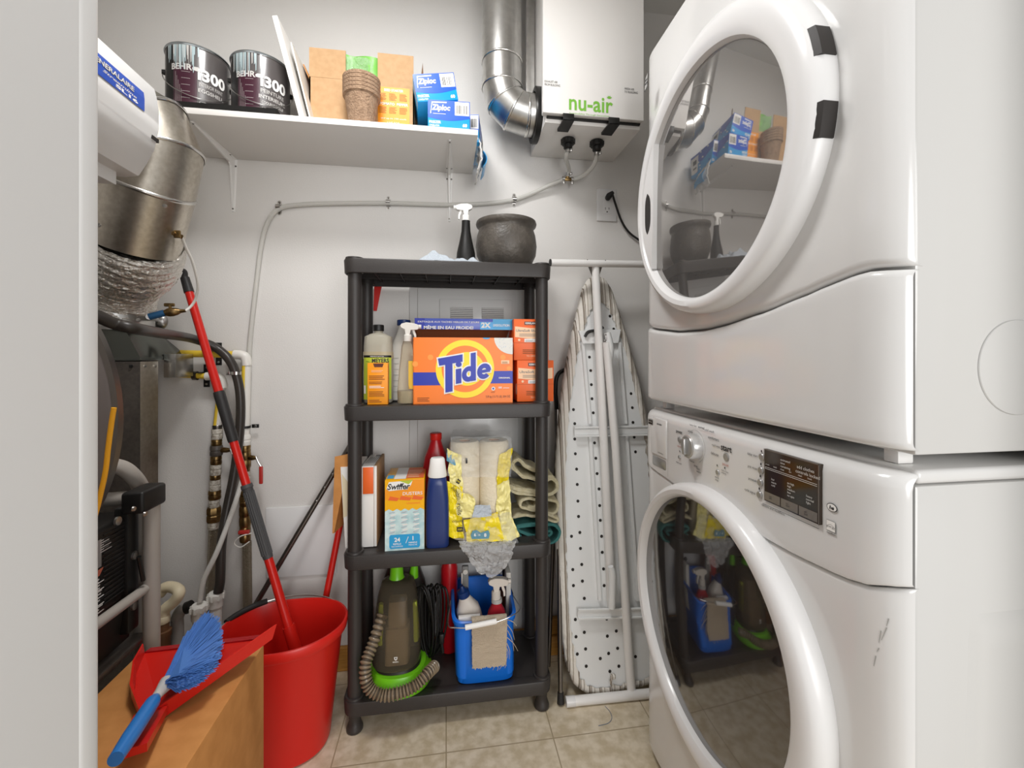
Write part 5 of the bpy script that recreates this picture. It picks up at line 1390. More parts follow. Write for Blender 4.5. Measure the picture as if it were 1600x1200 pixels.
trigger(sb, (ps.x, 1.40, z3+.147), .95, 'paper_white', d=-1)
cl = MB(M['cloth_blue']); ca, cb_ = P(652, 400, 1.34).x, P(752, 400, 1.34).x
def cloth(u, v):
    x = ca+(cb_-ca)*u; y = 1.325+.12*v+.01*math.sin(5*u)
    h = .010+.026*max(0, 1-abs(u-.28)/.42)*(.75+.25*math.sin(9*v+5*u))+.012*nz((x*30, y*30, 0), 1.0)+.004*math.sin(28*u+9*v)
    return (x, y, z3+.001+max(0, h)*min(1, 8*min(u, 1-u)+.05)*min(1, 6*min(v, 1-v)+.12))
cl.grid(cloth, 50, 34, th=-.003); cl.build('folded_cloth', smooth=60, label='pale blue grey crumpled cloth lying on top of the black rack by the spray bottle', cat='cloth', loc=(ca, 1.36, z3))

# --- second tier from the top
z2 = TZ[2]+.0006
pm = P(591.5, 600, 1.405)
my = thing('dish_soap_bottle', (pm.x, 1.405, z2), 'half full clear bottle with black cap and green label behind the small orange box', 'bottle')
bottle('bottle', (pm.x, 1.405, z2), [(0, .040, .026, .7), (.004, .0435, .029, .7), (.09, .045, .030, .7), (.175, .043, .029, .7), (.205, .041, .027, .7), (.213, .026, .02, .8), (.217, .013, .013), (.222, .013, .013)], 'meyer_clear', None, None, parent=my)
MB(M['black']).lathe([(.0155, z2+.2225), (.0165, z2+.2235), (.0165, z2+.240), (.015, z2+.242)], (pm.x, 1.405, 0), n=28).build('cap', my)
def MF(u, v, n):
    yy = 1.405-.0302*(max(0, 1-abs(u/.0455)**(1/.35)))**.35-.0006-n
    return Vector((pm.x+u, yy, z2+v))
pr = MB(); q = Print(pr, MF)
q.rect(-.041, .012, .041, .140, 'meyer_green', 1, nu=16); q.rect(-.041, .140, .041, .147, 'black', 1, nu=16); q.text('PREMIUM BOTTLE', 0, .1435, .003, 'paper_white', 3, w=.04)
q.text('MEYERS', .010, .131, .013, 'ink', 3, w=.050, bold=.03); q.text('Mrs.', -.027, .128, .004, 'ink', 3)
for i in range(10): q.rect(.026, .020+.009*i, .036-.003*random.random(), .023+.009*i, 'ink', 3)
q.rect(-.040, .03, -.034, .055, 'paper_white', 3)
pr.build('label', my, smooth=0, fix=False)
bottle('liquid', (pm.x, 1.405, z2), [(.136, .0455, .0305, .7), (.158, .0452, .0302, .7)], 'pipe_brown' if False else 'spray_liquid', None, None, parent=my)
o0, o1 = P(574, 600, 1.342), P(606, 600, 1.342)
ob = thing('small_orange_box', ((o0.x+o1.x)/2, 1.36, z2), 'small yellow orange box with a black scoop mark in front of the green label bottle', 'box')
oh = P(590, 567, 1.342).z-z2
MB(M['label_orange']).box(o0.x, o1.x, 1.342, 1.372, z2, z2+oh, bev=.001).build('carton', ob)
pr = MB(); q = Print(pr, face((o0.x, 1.3415, z2), (1, 0, 0), (0, 0, 1))); w_ = o1.x-o0.x
q.poly([(w_*.28, oh*.985), (w_*.80, oh*.985), (w_*.74, oh*.90), (w_*.34, oh*.90)], 'kirk_brown', 1)
q.lines(w_*.2, oh*.78, w_*.85, oh*.84, 2, 'kirk_pale'); q.lines(w_*.08, oh*.60, w_*.9, oh*.72, 3, 'ink_brown'); q.lines(w_*.08, oh*.50, w_*.9, oh*.57, 2, 'ink_brown')
q.lines(w_*.1, oh*.40, w_*.9, oh*.47, 2, 'paper_white'); q.lines(w_*.08, oh*.20, w_*.85, oh*.34, 4, 'ink_brown'); q.lines(w_*.08, oh*.06, w_*.8, oh*.14, 2, 'ink_brown')
pr.build('print', ob, smooth=0, fix=False)
pj = P(631, 600, 1.478)
jg = thing('bleach_jug', (pj.x, 1.478, z2), 'tall white plastic jug with a dark blue cap behind the clear spray bottle', 'jug')
bottle('jug_body', (pj.x, 1.478, z2), [(0, .040, .04, .6), (.004, .044, .045, .6), (.15, .044, .045, .6), (.175, .040, .042, .6), (.215, .024, .026, .8), (.235, .018, .018), (.245, .018, .018)], 'jug_white', None, None, parent=jg)
MB(M['cap_blue']).lathe([(.021, z2+.2455), (.022, z2+.247), (.022, z2+.262), (.020, z2+.264)], (pj.x, 1.478, 0), n=32).build('cap', jg)
lv = MB(M['ink_grey'])
for i in range(7): z = z2+.03+.018*i; lv.box(pj.x-.034, pj.x-.012, 1.4325, 1.4335, z, z+.0008)
lv.build('scale_marks', jg)
pq = P(636, 600, 1.372)
sc_ = thing('clear_spray_bottle', (pq.x, 1.372, z2), 'clear spray bottle with pale liquid and a beige trigger, left of the orange detergent box', 'spray bottle')
bottle('bottle', (pq.x, 1.372, z2), [(0, .026, .021, .7), (.004, .0285, .023, .7), (.04, .0285, .023, .7), (.10, .024, .020, .8), (.15, .0185, .017), (.176, .016, .016), (.186, .012, .012), (.190, .012, .012)], 'spray_clear', None, None, parent=sc_)
bottle('liquid', (pq.x, 1.372, z2), [(.002, .024, .019, .7), (.038, .0262, .021, .7)], 'spray_liquid', None, None, parent=sc_)
trigger(sc_, (pq.x+.002, 1.372, z2+.190), 1.0, 'off_white', d=1)
lb = MB(M['yellow_label']); lb.box(pq.x+.006, pq.x+.020, 1.350, 1.3515, z2+.045, z2+.13); lb.build('label', sc_)
# Tide box
tx0, tx1, ty0, ty1 = P(645.5, 580, 1.338).x, P(801, 580, 1.338).x, 1.338, 1.500
th_ = P(723, 527.5, 1.338).z-z2
td = thing('detergent_box', ((tx0+tx1)/2, 1.42, z2), 'large orange laundry detergent box with yellow rings and blue lettering, lid open', 'box')
c = MB(M['tide_orange'])
c.box(tx0, tx1, ty0, ty0+.003, z2, z2+th_); c.box(tx0, tx1, ty1-.003, ty1, z2, z2+th_); c.box(tx0, tx0+.003, ty0, ty1, z2, z2+th_); c.box(tx1-.003, tx1, ty0, ty1, z2, z2+th_); c.box(tx0, tx1, ty0, ty1, z2, z2+.004)
c.build('carton', td)
tw = tx1-tx0; pr = MB(); q = Print(pr, face((tx0, ty0-.0003, z2), (1, 0, 0), (0, 0, 1)))
cxx, czz, R_ = tw*.515, th_*.525, th_*.442
def arcpoly(u, v, r, clip=None, n=64):
    o = []
    for i in range(n):
        a = 2*PI*i/n; x, y = u+r*math.cos(a), v+r*math.sin(a); o.append((max(0, min(tw, x)), max(0, min(th_, y))))
    return o
q.rect(0, th_*.28, tw*.27, th_*.475, 'tide_blue', 1); q.rect(tw*.76, th_*.30, tw, th_*.49, 'tide_blue', 1)
q.disc(cxx, czz, R_, 'tide_yellow', 2, n=72); q.disc(cxx, czz, R_*.80, 'tide_orange', 3, n=72); q.disc(cxx+tw*.02, czz, R_*.58, 'tide_yellow', 4, n=64)
for (u, v, r) in ((.17, .70, .042), (.02, .60, .042), (.90, .70, .042), (.96, .53, .035)): q.disc(tw*u, th_*v, th_*r, 'tide_orange_light', 1, n=24)
q.poly([(tw, th_*.76)]+[(tw-.058*math.sin(a*.1*PI/2)*1.0-.0, th_-.051*math.cos(a*.1*PI/2)) for a in range(0, 11)]+[(tw, th_)], 'jug_white', 2)
for i in range(40):
    u = tw-.045*random.random(); v = th_-.035*random.random(); q.disc(u, v, .0006, 'tide_blue' if i % 2 else 'swiffer_blue', 4, n=5)
q.poly([(tw*.69, th_), (tw*.77, th_), (tw*.76, th_*.985), (tw*.73, th_*.975), (tw*.70, th_*.985)], 'swiffer_blue', 3)
# brand word: letters cut as slanted shapes, white edge beneath
def word(s_, grow, mname, layer):
    A = math.radians(10)
    def X(u, v): return (cxx+(u*math.cos(A)-v*math.sin(A)), czz+(u*math.sin(A)+v*math.cos(A)))
    sh_ = .17; k = th_
    def pl(pts):
        pts = [(a+sh_*b_, b_) for a, b_ in pts]
        cx_ = sum(p[0] for p in pts)/len(pts); cy_ = sum(p[1] for p in pts)/len(pts)
        q.poly([X(p[0]*k, p[1]*k) for p in pts], mname, layer)
    g_ = grow
    LY_ = [0.]
    def pl(pts):
        LY_[0] += .12
        pts = [(a+sh_*b_, b_) for a, b_ in pts]; q.poly([X(p[0]*k, p[1]*k) for p in pts], mname, layer+LY_[0])
    for s2 in ([(-.395-g_, .115-g_), (-.04+g_, .115-g_), (-.04+g_, .225+g_), (-.415-g_, .225+g_)], [(-.305-g_, -.30-g_), (-.195+g_, -.30-g_), (-.195+g_, .16), (-.305-g_, .16)], [(-.145-g_, -.20-g_), (-.060+g_, -.20-g_), (-.060+g_, .02+g_), (-.145-g_, .02+g_)]): pl(s2)
    LY_[0] += .12; q.poly([X((-.100+sh_*.085)*k+(.045+g_)*k*math.cos(2*PI*i/20), .085*k+(.040+g_)*k*math.sin(2*PI*i/20)) for i in range(20)], mname, layer+LY_[0])
    def ring2(u, v, rx, ry, w, a0=0, a1=2*PI, n=36):
        LY_[0] += .12; o = []; f = []
        for i in range(n+1):
            a = a0+(a1-a0)*i/n
            for (ax, ay) in ((rx+g_, ry+g_), (rx-w-g_, ry-w-g_)):
                pu, pv = u+ax*math.cos(a), v+ay*math.sin(a); c_ = X((pu+sh_*pv)*k, pv*k); o.append(q.fn(c_[0], c_[1], .0003*(layer+LY_[0])))
        for i in range(n): f.append((2*i, 2*i+1, 2*i+3, 2*i+2))
        q.mb._a(o, f, M[mname])
    ring2(.055, -.085, .108, .115, .070)
    pl([(.085-g_, -.20-g_), (.163+g_, -.20-g_), (.163+g_, .22+g_), (.085-g_, .22+g_)])
    ring2(.290, -.085, .108, .115, .068, a0=.0, a1=2*PI*.88)
    pl([(.215-g_, -.108-g_), (.385+g_, -.108-g_), (.385+g_, -.062+g_), (.215-g_, -.062+g_)])
word('', .020, 'paper_white', 6); word('', 0., 'tide_blue', 9)
q.text('ORIGINAL', tw*.915, th_*.385, .0048, 'paper_white', 4, w=tw*.12, bold=.03)
q.text('5.8 kg (12.75 LB) 204 OZ', tw*.85, th_*.095, .0085, 'kirk_brown', 4, w=tw*.25); q.text('100', tw*.87, th_*.235, .006, 'paper_white', 4, bold=.03); q.lines(tw*.90, th_*.225, tw*.97, th_*.245, 1, 'paper_white', 3)
q.disc(tw*.80, th_*.22, .006, 'jug_white', 3, n=20); q.disc(tw*.80, th_*.22, .003, 'tide_blue', 4, n=10); q.lines(tw*.775, th_*.16, tw*.83, th_*.18, 2, 'ink_brown', 3)
q.rect(tw*.88, th_*.60, tw*.965, th_*.655, 'kirk_pale', 3); q.lines(tw*.89, th_*.61, tw*.95, th_*.64, 2, 'ink_brown', 4)
q.lines(tw*.04, th_*.04, tw*.18, th_*.11, 3, 'ink_brown', 3)
pr.build('front_print', td, smooth=0, fix=False)
ly = 1.398; lz1, lz0 = P(723, 498, ly).z, P(723, 515, ly).z; lx0, lx1 = P(648, 505, ly).x, P(801, 505, ly).x
ld = MB(M['card_in']); ld.loft([[(lx0, ly, lz1), (lx1, ly, lz1), (lx1, ly, lz1-.003), (lx0, ly, lz1-.003)], [(tx0, ty1-.001, z2+th_+.003), (tx1, ty1-.001, z2+th_+.003), (tx1, ty1-.001, z2+th_), (tx0, ty1-.001, z2+th_)]])
LD = ld.build('lid', td)
MB(M['lilac']).box(lx0, lx1, ly-.003, ly-.0003, lz0, lz1, bev=.0006).build('lid_front', td)
for xx in (lx0, lx1-.0015): MB(M['card_in']).prism([(ly, lz0), (ly, lz1-.004), (ty1-.006, z2+th_+.004), (ty1-.03, z2+th_+.002)], lambda u, v, d: Vector((d, u, v)), xx, xx+.0015).build('lid_side', td)
pr = MB(); q = Print(pr, face((lx0, ly-.0032, lz0), (1, 0, 0), (0, 0, 1))); lw, lh = lx1-lx0, lz1-lz0
q.rect(0, 0, lw*.10, lh, 'tide_blue', 1); q.rect(lw*.66, 0, lw*.79, lh*.7, 'zip_cyan', 1); q.rect(lw*.79, 0, lw, lh, 'swiffer_blue', 1)
q.text("S'ATTAQUE AUX TACHES VIEILLES DE 7 JOURS", lw*.34, lh*.66, lh*.20, 'paper_white', 2, w=lw*.62, bold=.02)
q.text('MÊME EN EAU FROIDE!', lw*.34, lh*.20, lh*.36, 'paper_white', 2, w=lw*.50, bold=.03)
q.text('2X', lw*.72, lh*.42, lh*.5, 'paper_white', 2, bold=.05, w=lw*.10); q.text('DISSOLUTION', lw*.88, lh*.42, lh*.22, 'paper_white', 2, w=lw*.17, bold=.02)
pr.build('lid_print', LD, smooth=0, fix=False)
# dryer sheet boxes
def sheet_box(name, x0_, x1_, y0_, z, h, label):
    r = thing(name, ((x0_+x1_)/2, y0_+.06, z), label, 'box', 'orange dryer sheet boxes')
    MB(M['kirk_orange']).box(x0_, x1_, y0_, y0_+.115, z, z+h, bev=.0012).build('carton', r)
    w_ = x1_-x0_; pr = MB(); q = Print(pr, face((x0_, y0_-.0003, z), (1, 0, 0), (0, 0, 1)))
    q.poly([(w_*.03, h*.82), (w_*.5, h*.78), (w_*.97, h*.82), (w_*.97, h*.56), (w_*.5, h*.52), (w_*.03, h*.56)], 'kirk_pale', 1)
    q.rect(w_*.30, h*.86, w_*.70, h*.94, 'kirk_brown', 2); q.text('KIRKLAND', w_*.5, h*.90, h*.045, 'paper_white', 3, w=w_*.34, bold=.03)
    q.text('UltraSoft Sheets', w_*.42, h*.72, h*.06, 'ink_grey', 2, w=w_*.72, bold=.02); q.lines(w_*.15, h*.58, w_*.75, h*.66, 3, 'ink_grey', 2)
    q.disc(w_*.15, h*.49, h*.03, 'kirk_pale', 1, n=14); q.rect(w_*.30, h*.44, w_*.62, h*.52, 'paper_white', 2); q.lines(w_*.33, h*.455, w_*.58, h*.50, 2, 'ink_grey', 3)
    q.rect(0, h*.42, w_, h*.424, 'ink_brown', 2); q.lines(w_*.25, h*.16, w_*.8, h*.28, 3, 'ink_brown', 2); q.text('TO OPEN', w_*.5, h*.10, h*.04, 'kirk_pale', 2)
    q.disc(.001, h*.38, h*.0, 'paper_white', 2, n=6) if False else None
    pr.build('print', r, smooth=0, fix=False)
    s = MB(); qq = Print(s, face((x0_-.0003, y0_+.06, z+h*.3), (0, -1, 0), (0, 0, 1), (-1, 0, 0)))
    qq.disc(.045, 0, .018, 'paper_white', 1, n=20); s.build('side_oval', r, smooth=0, fix=False)
ky = 1.358; hA_ = P(830, 563, ky).z-z2
sheet_box('dryer_sheet_box', P(808, 600, ky).x, P(865, 600, ky).x, ky, z2, hA_, 'orange dryer sheet box behind the right post, lower of the two stacked')
sheet_box('dryer_sheet_box', P(803, 530, ky).x, P(857, 530, ky).x, ky, z2+hA_+.0006, P(830, 499, ky).z-z2-hA_, 'orange dryer sheet box behind the right post, upper of the two stacked')

# --- third tier
z1 = TZ[1]+.0006
def pbox(name, x0_, x1_, y0_, y1_, z, h, m, parent=None, **kw): return MB(M[m]).box(x0_, x1_, y0_, y1_, z, z+h, bev=.001).build(name, parent, **kw)
xa_, xb_ = P(563, 800, 1.36).x+.003, P(588, 800, 1.36).x
hb_ = P(575, 729, 1.36).z-z1
ba = thing('white_orange_box', ((xa_+xb_)/2, 1.44, z1), 'narrow white box with an orange upper panel behind the front left post', 'box')
pbox('carton', xa_-.0, xb_-.008, 1.362, 1.525, z1, hb_, 'white_laminate', ba)
pbox('orange_panel', xa_+.004, xb_-.0085, 1.3595, 1.3618, z1+hb_*.66, hb_*.33, 'kirk_orange', ba)
pr = MB(); q = Print(pr, face((xa_, 1.3925, z1+hb_+.0002), (1, 0, 0), (0, 1, 0)))
for i in range(6): q.poly([(.004+.006*i, .01), (.006+.006*i, .01), (.010+.006*i, .09), (.007+.006*i, .09)], 'ink_grey', 1)
q.rect(.02, .10, .038, .12, 'ink_grey', 1); pr.build('top_print', ba, smooth=0, fix=False)
bb_ = thing('brown_side_box', (xb_-.004, 1.44, z1), 'thin brown and white box between the white orange box and the duster box', 'box')
pbox('carton', xb_-.007, xb_+.001, 1.365, 1.53, z1, hb_+.001, 'card_light', bb_)
pbox('spine', xb_-.0072, xb_+.0005, 1.3635, 1.3648, z1, hb_, 'white_laminate', bb_)
xc0, xc1 = P(534, 800, 1.36).x, P(561, 800, 1.36).x
bc = thing('pink_white_box', ((xc0+xc1)/2, 1.44, z1), 'white and pink printed box at the left edge of the third shelf', 'box')
MB(M['white_laminate']).loft([[(xc0+.010, 1.362, z1), (xc1, 1.362, z1), (xc1, 1.50, z1), (xc0+.010, 1.50, z1)], [(xc0-.004, 1.362, z1+hb_), (xc1, 1.362, z1+hb_), (xc1, 1.50, z1+hb_), (xc0-.004, 1.50, z1+hb_)]]).build('carton', bc)
pr = MB(); q = Print(pr, face((xc0, 1.3618, z1), (1, 0, 0), (0, 0, 1)))
q.poly([(.004, hb_*.38), (.015, hb_*.40), (.020, hb_*.80), (.0, hb_*.92)], 'pipe_cream', 1); q.text('UPS', .020, hb_*.08, .008, 'kirk_orange', 2, rot=PI/2); pr.build('print', bc, smooth=0, fix=False)
fa = P(520, 815, 1.40); fb = P(545, 710, 1.40); lb_ = MB(M['card'])
x0_, x1_ = P(520, 760, 1.37).x, P(541, 760, 1.37).x
lb_.loft([[(x0_-.001, 1.368, z1+.045), (x0_+.004, 1.368, z1+.045), (x0_+.030, 1.51, z1+.045), (x0_+.025, 1.51, z1+.045)], [(x0_+.006, 1.368, P(530, 713, 1.37).z), (x1_+.010, 1.368, P(530, 710, 1.37).z), (x1_+.02, 1.51, z1+hb_+.01), (x0_+.025, 1.51, z1+hb_+.01)]])
lb_.build('box_flap', bc)
# duster box
sx0, sx1, sy = P(601.5, 800, 1.325).x, P(663, 800, 1.325).x, 1.325
sh2 = P(632, 749, sy).z-z1; sw = sx1-sx0
sf = thing('duster_refill_box', ((sx0+sx1)/2, 1.40, z1), 'yellow and orange duster refill box with a pale blue fluffy picture on the third shelf', 'box')
MB(M['swiffer_yellow']).box(sx0, sx1, sy, sy+.14, z1, z1+sh2, bev=.0012).build('carton', sf)
pr = MB(); q = Print(pr, face((sx0, sy-.0003, z1), (1, 0, 0), (0, 0, 1)))
q.rect(0, 0, sw, sh2*.60, 'swiffer_fluff', 1)
zz_ = [(sw*i/10, sh2*(.56+.03*(i % 2))) for i in range(11)]; q.poly([(0, sh2*.72)]+zz_+[(sw, sh2*.72)], 'swiffer_yellow', 2)
q.rect(0, sh2*.72, sw, sh2*.995, 'label_orange', 2); q.poly([(0, sh2*.995), (sw*.55, sh2*.995), (sw*.2, sh2*.90), (0, sh2*.86)], 'swiffer_yellow', 3)
for (a, b_) in ((.08, .36), (.36, .68), (.68, .98)): q.poly([(sw*a, sh2*.715), (sw*(a+.05), sh2*.77), (sw*b_, sh2*.74), (sw*(b_-.05), sh2*.70)], 'kirk_orange', 4)
q.poly([(sw*.04, sh2*.88), (sw*.1, sh2*.97), (sw*.70, sh2*.985), (sw*.66, sh2*.92), (sw*.5, sh2*.86), (sw*.1, sh2*.845)], 'paper_white', 4)
q.poly([(sw*.35, sh2*.985), (sw*.72, sh2*.99), (sw*.6, sh2*.93)], 'meyer_green', 5)
q.text('Swiffer', sw*.35, sh2*.905, sh2*.095, 'paper_white', 5, w=sw*.60, bold=.07, shear=.2); q.text('Swiffer', sw*.35, sh2*.905, sh2*.085, 'ink', 6, w=sw*.58, bold=.02, shear=.2)
q.text('DUSTERS', sw*.70, sh2*.80, sh2*.045, 'paper_white', 4, w=sw*.50, bold=.01); q.text('Unscented', sw*.72, sh2*.665, sh2*.03, 'kirk_orange', 4)
for j in range(3):
    for i in range(9): q.poly([(sw*(.10+.30*j+.06*(i % 2)), sh2*(.24+.035*i)), (sw*(.24+.30*j+.04*(i % 2)), sh2*(.255+.035*i)), (sw*(.26+.30*j), sh2*(.27+.035*i)), (sw*(.12+.30*j), sh2*(.262+.035*i))], 'white_laminate' if i % 2 else 'cloth_blue', 2)
q.poly([(sw*.14, sh2*.03), (sw*.86, sh2*.03), (sw*.89, sh2*.055), (sw*.89, sh2*.20), (sw*.86, sh2*.225), (sw*.14, sh2*.225), (sw*.11, sh2*.20), (sw*.11, sh2*.055)], 'swiffer_blue', 4)
q.text('24', sw*.31, sh2*.155, sh2*.06, 'paper_white', 5, bold=.03); q.text('1', sw*.71, sh2*.165, sh2*.06, 'paper_white', 5, bold=.03); q.poly([(sw*.52, sh2*.10), (sw*.535, sh2*.10), (sw*.60, sh2*.19), (sw*.585, sh2*.19)], 'paper_white', 5)
q.text('REFILLS', sw*.31, sh2*.095, sh2*.025, 'paper_white', 5, bold=.02); q.text('RECHARGES', sw*.31, sh2*.06, sh2*.02, 'paper_white', 5); q.text('HANDLE', sw*.71, sh2*.105, sh2*.022, 'paper_white', 5, bold=.02); q.text('MANCHE', sw*.71, sh2*.072, sh2*.02, 'paper_white', 5)
pr.build('front_print', sf, smooth=0, fix=False)
pr = MB(); q = Print(pr, face((sx0, sy, z1+sh2+.0003), (1, 0, 0), (0, 1, 0)))
q.rect(sw*.22, .005, sw*.52, .135, 'paper_white', 1); q.rect(sw*.52, .01, sw*.98, .13, 'kirk_orange', 1); q.lines(sw*.55, .02, sw*.95, .11, 5, 'kirk_pale', 2); q.rect(sw*.03, .012, sw*.2, .05, 'swiffer_blue', 1)
pr.build('top_print', sf, smooth=0, fix=False)
# navy and red bottles
pn = P(683.5, 800, 1.345)
nb = thing('navy_bottle', (pn.x, 1.345, z1), 'dark navy blue bottle with a white ribbed cap on the third shelf', 'bottle')
bottle('bottle', (pn.x, 1.345, z1), [(0, .032, .022, .5), (.005, .0350, .024, .5), (.06, .0352, .024, .5), (.14, .0340, .023, .55), (.185, .0300, .021, .7), (.207, .0265, .020, .85), (.209, .024, .018, .9)], 'navy', None, None, parent=nb)
cp_ = MB(M['paper_white']); 
cp_.loft([[(x_, y_, z1+h) for x_, y_ in [(pn.x+r_*math.cos(2*PI*i/48)*(1+.02*(i % 2)), 1.345+r_*.8*math.sin(2*PI*i/48)*(1+.02*(i % 2))) for i in range(48)]] for h, r_ in ((.2095, .0275), (.214, .0285), (.245, .0235), (.262, .0215), (.267, .018))])
cp_.build('cap', nb, smooth=30)
pr_b = P(681, 760, 1.462)
rb2 = thing('red_bottle', (pr_b.x, 1.462, z1), 'red plastic bottle with a narrow red cap behind the navy bottle', 'bottle')
bottle('bottle', (pr_b.x, 1.462, z1), [(0, .040, .028, .6), (.005, .0435, .031, .6), (.20, .0435, .031, .6), (.245, .036, .026, .7), (.275, .024, .02, .9), (.295, .0175, .0165), (.300, .0175, .0165)], 'bottle_red', None, None, parent=rb2)
MB(M['red']).lathe([(.019, z1+.3005), (.0195, z1+.302), (.0195, z1+.320), (.017, z1+.322)], (pr_b.x, 1.462, 0), n=32).build('cap', rb2)
# paper towel pack: two rolls with torn wrapping
pt0 = P(727, 780, 1.405); pt1 = P(770, 780, 1.405); hR = .285
for i, (xx, lab_) in enumerate(((pt0.x-.002, 'beige paper towel roll in torn yellow wrapping, left of the pair on the third shelf'), (pt1.x+.004, 'beige paper towel roll in torn yellow wrapping, right of the pair on the third shelf'))):
    r = thing('paper_towel_roll', (xx, 1.405, z1), lab_, 'paper towel roll', 'paper towel rolls')
    b = MB(M['towel_paper']); n_ = 56
    b.loft([[(xx+(R1+.0012*nz((math.cos(2*PI*k/n_)*3, math.sin(2*PI*k/n_)*3, h*20)))*math.cos(2*PI*k/n_), 1.405+(R1)*math.sin(2*PI*k/n_), z1+h) for k in range(n_)] for h, R1 in ((.001, .043), (.004, .0475), (.05, .0482), (.15, .0478), (.27, .0482), (.298, .0475), (.305, .042), (.305, .02), (.27, .019))], caps=False)
    b.build('paper', r, smooth=50)
    MB(M['card']).lathe([(.0185, z1+.001), (.0185, z1+.304), (.0170, z1+.304), (.0170, z1+.001)], (xx, 1.405, 0), n=30, caps=False).build('core', r)
xw0, xw1 = pt0.x-.052, pt1.x+.056
wp = thing('plastic_wrapping', ((xw0+xw1)/2, 1.36, z1), 'torn clear and yellow printed plastic wrapping around the paper towels, hanging over the shelf edge', 'wrapping')
def crinkle(p, a, s, seed): return Vector(p)+Vector((nz(p, s, seed), nz(p, s, seed+5), nz(p, s, seed+9)))*a
def patch(quad, m, name, nu=26, nv=26, a=.006, s=45, seed=0, parent=wp, th=0, bulge=0.):
    A_, B2, C2, D2 = [Vector(p) for p in quad]
    nrm = (B2-A_).cross(D2-A_).normalized()
    def f(u, v):
        p = A_*(1-u)*(1-v)+B2*u*(1-v)+C2*u*v+D2*(1-u)*v
        return crinkle(p+nrm*bulge*math.sin(PI*u)*math.sin(PI*v), a, s, seed)+Vector((0, a*.5*nz(p, s*3, seed+2), 0))
    b = MB(M[m]); b.grid(f, nu, nv, th=th); return b.build(name, parent, smooth=25, fix=False)
Yp = 1.352
def PP(px, py, Y=Yp): return P(px, py, Y)
# cover over the top and upper front
patch([PP(700, 745, 1.348), PP(800, 745, 1.348), PP(799, 683, 1.352), PP(704, 683, 1.352)], 'film_clear', 'clear_film', seed=1, a=.005, bulge=.006)
patch([PP(704, 684, 1.352), PP(799, 684, 1.352), PP(796, 672, 1.46), PP(707, 672, 1.46)], 'film_clear', 'clear_film', seed=2, a=.005)
patch([PP(698, 838, 1.340), PP(724, 842, 1.335), PP(722, 760, 1.345), PP(697, 752, 1.350)], 'film_yellow', 'yellow_film', seed=3, a=.006, th=.0006)
patch([PP(703, 755, 1.345), PP(724, 765, 1.342), PP(720, 712, 1.350), PP(698, 700, 1.352)], 'film_pale', 'pale_film', seed=4, a=.005)
patch([PP(775, 760, 1.352), PP(794, 748, 1.36), PP(801, 700, 1.358), PP(779, 712, 1.350)], 'film_yellow', 'yellow_film', seed=5, a=.006, th=.0006)
patch([PP(777, 812, 1.348), PP(800, 822, 1.350), PP(796, 748, 1.362), PP(775, 758, 1.352)], 'film_pale', 'pale_film', seed=6, a=.006)
patch([PP(715, 806, 1.336), PP(748, 812, 1.332), PP(740, 776, 1.338), PP(712, 762, 1.342)], 'film_pale', 'pale_film', seed=7, a=.006)
f8 = patch([PP(730, 848, 1.325), PP(788, 846, 1.325), PP(778, 800, 1.330), PP(724, 812, 1.330)], 'film_yellow', 'yellow_film', seed=8, a=.004, th=.0006)
patch([PP(738, 810, 1.324), PP(768, 806, 1.324), PP(765, 790, 1.330), PP(742, 790, 1.330)], 'cloth_blue', 'blue_film', seed=9, a=.004)
patch([PP(786, 850, 1.325), PP(812, 838, 1.335), PP(796, 795, 1.345), PP(780, 800, 1.335)], 'film_pale', 'pale_film', seed=10, a=.006)
patch([PP(697, 720, 1.350), PP(712, 728, 1.348), PP(708, 708, 1.352), PP(699, 704, 1.352)], 'film_teal', 'blue_film', seed=11, a=.003)
patch([PP(722, 853, 1.318), PP(811, 851, 1.325), PP(796, 800, 1.338), PP(735, 806, 1.322)], 'film_clear', 'clear_film', seed=12, a=.008, s=60)
# print on the yellow
pr = MB(); q = Print(pr, face((PP(748, 838, 1.318)), (1, 0, .04), (-.04, 0, 1), (0, -1, 0)))
q.poly([(-.021, -.006), (.030, -.010), (.034, .004), (.030, .016), (.006, .010), (-.006, .020), (-.018, .018), (-.024, .006)], 'film_teal', 1)
q.text('6', -.011, .006, .010, 'paper_white', 2, bold=.03); q.text('=', .002, .004, .004, 'paper_white', 2); q.text('8', .020, .002, .011, 'paper_white', 2, bold=.03)
pr.build('roll_count_print', wp, smooth=0, fix=False)
pr = MB(); q = Print(pr, face((PP(712, 790, 1.330)), (1, 0, 0), (0, 0, 1), (0, -1, 0)))
q.text('jumbo', .002, .038, .016, 'ink', 1, rot=-1.1); q.text('rolls', .012, -.012, .014, 'ink', 1, rot=-1.5); q.text('jumbo', .006, -.048, .012, 'ink', 1, rot=PI); q.rect(.004, -.080, .022, -.066, 'ink', 1); q.text('nn', .013, -.073, .006, 'film_yellow', 2)
q.poly([(.000, .070), (.010, .064), (.016, .074), (.007, .082)], 'ink', 1); q.text('nn', .008, .073, .005, 'film_yellow', 2, rot=-.6)
pr.build('yellow_print', wp, smooth=0, fix=False)
pk = PP(729, 720, 1.343); pr = MB(); q = Print(pr, face(pk, (1, 0, 0), (0, 0, 1), (0, -1, 0))); q.rect(-.003, -.008, .003, .008, 'ink', 1); pr.build('black_mark', wp, smooth=0, fix=False)
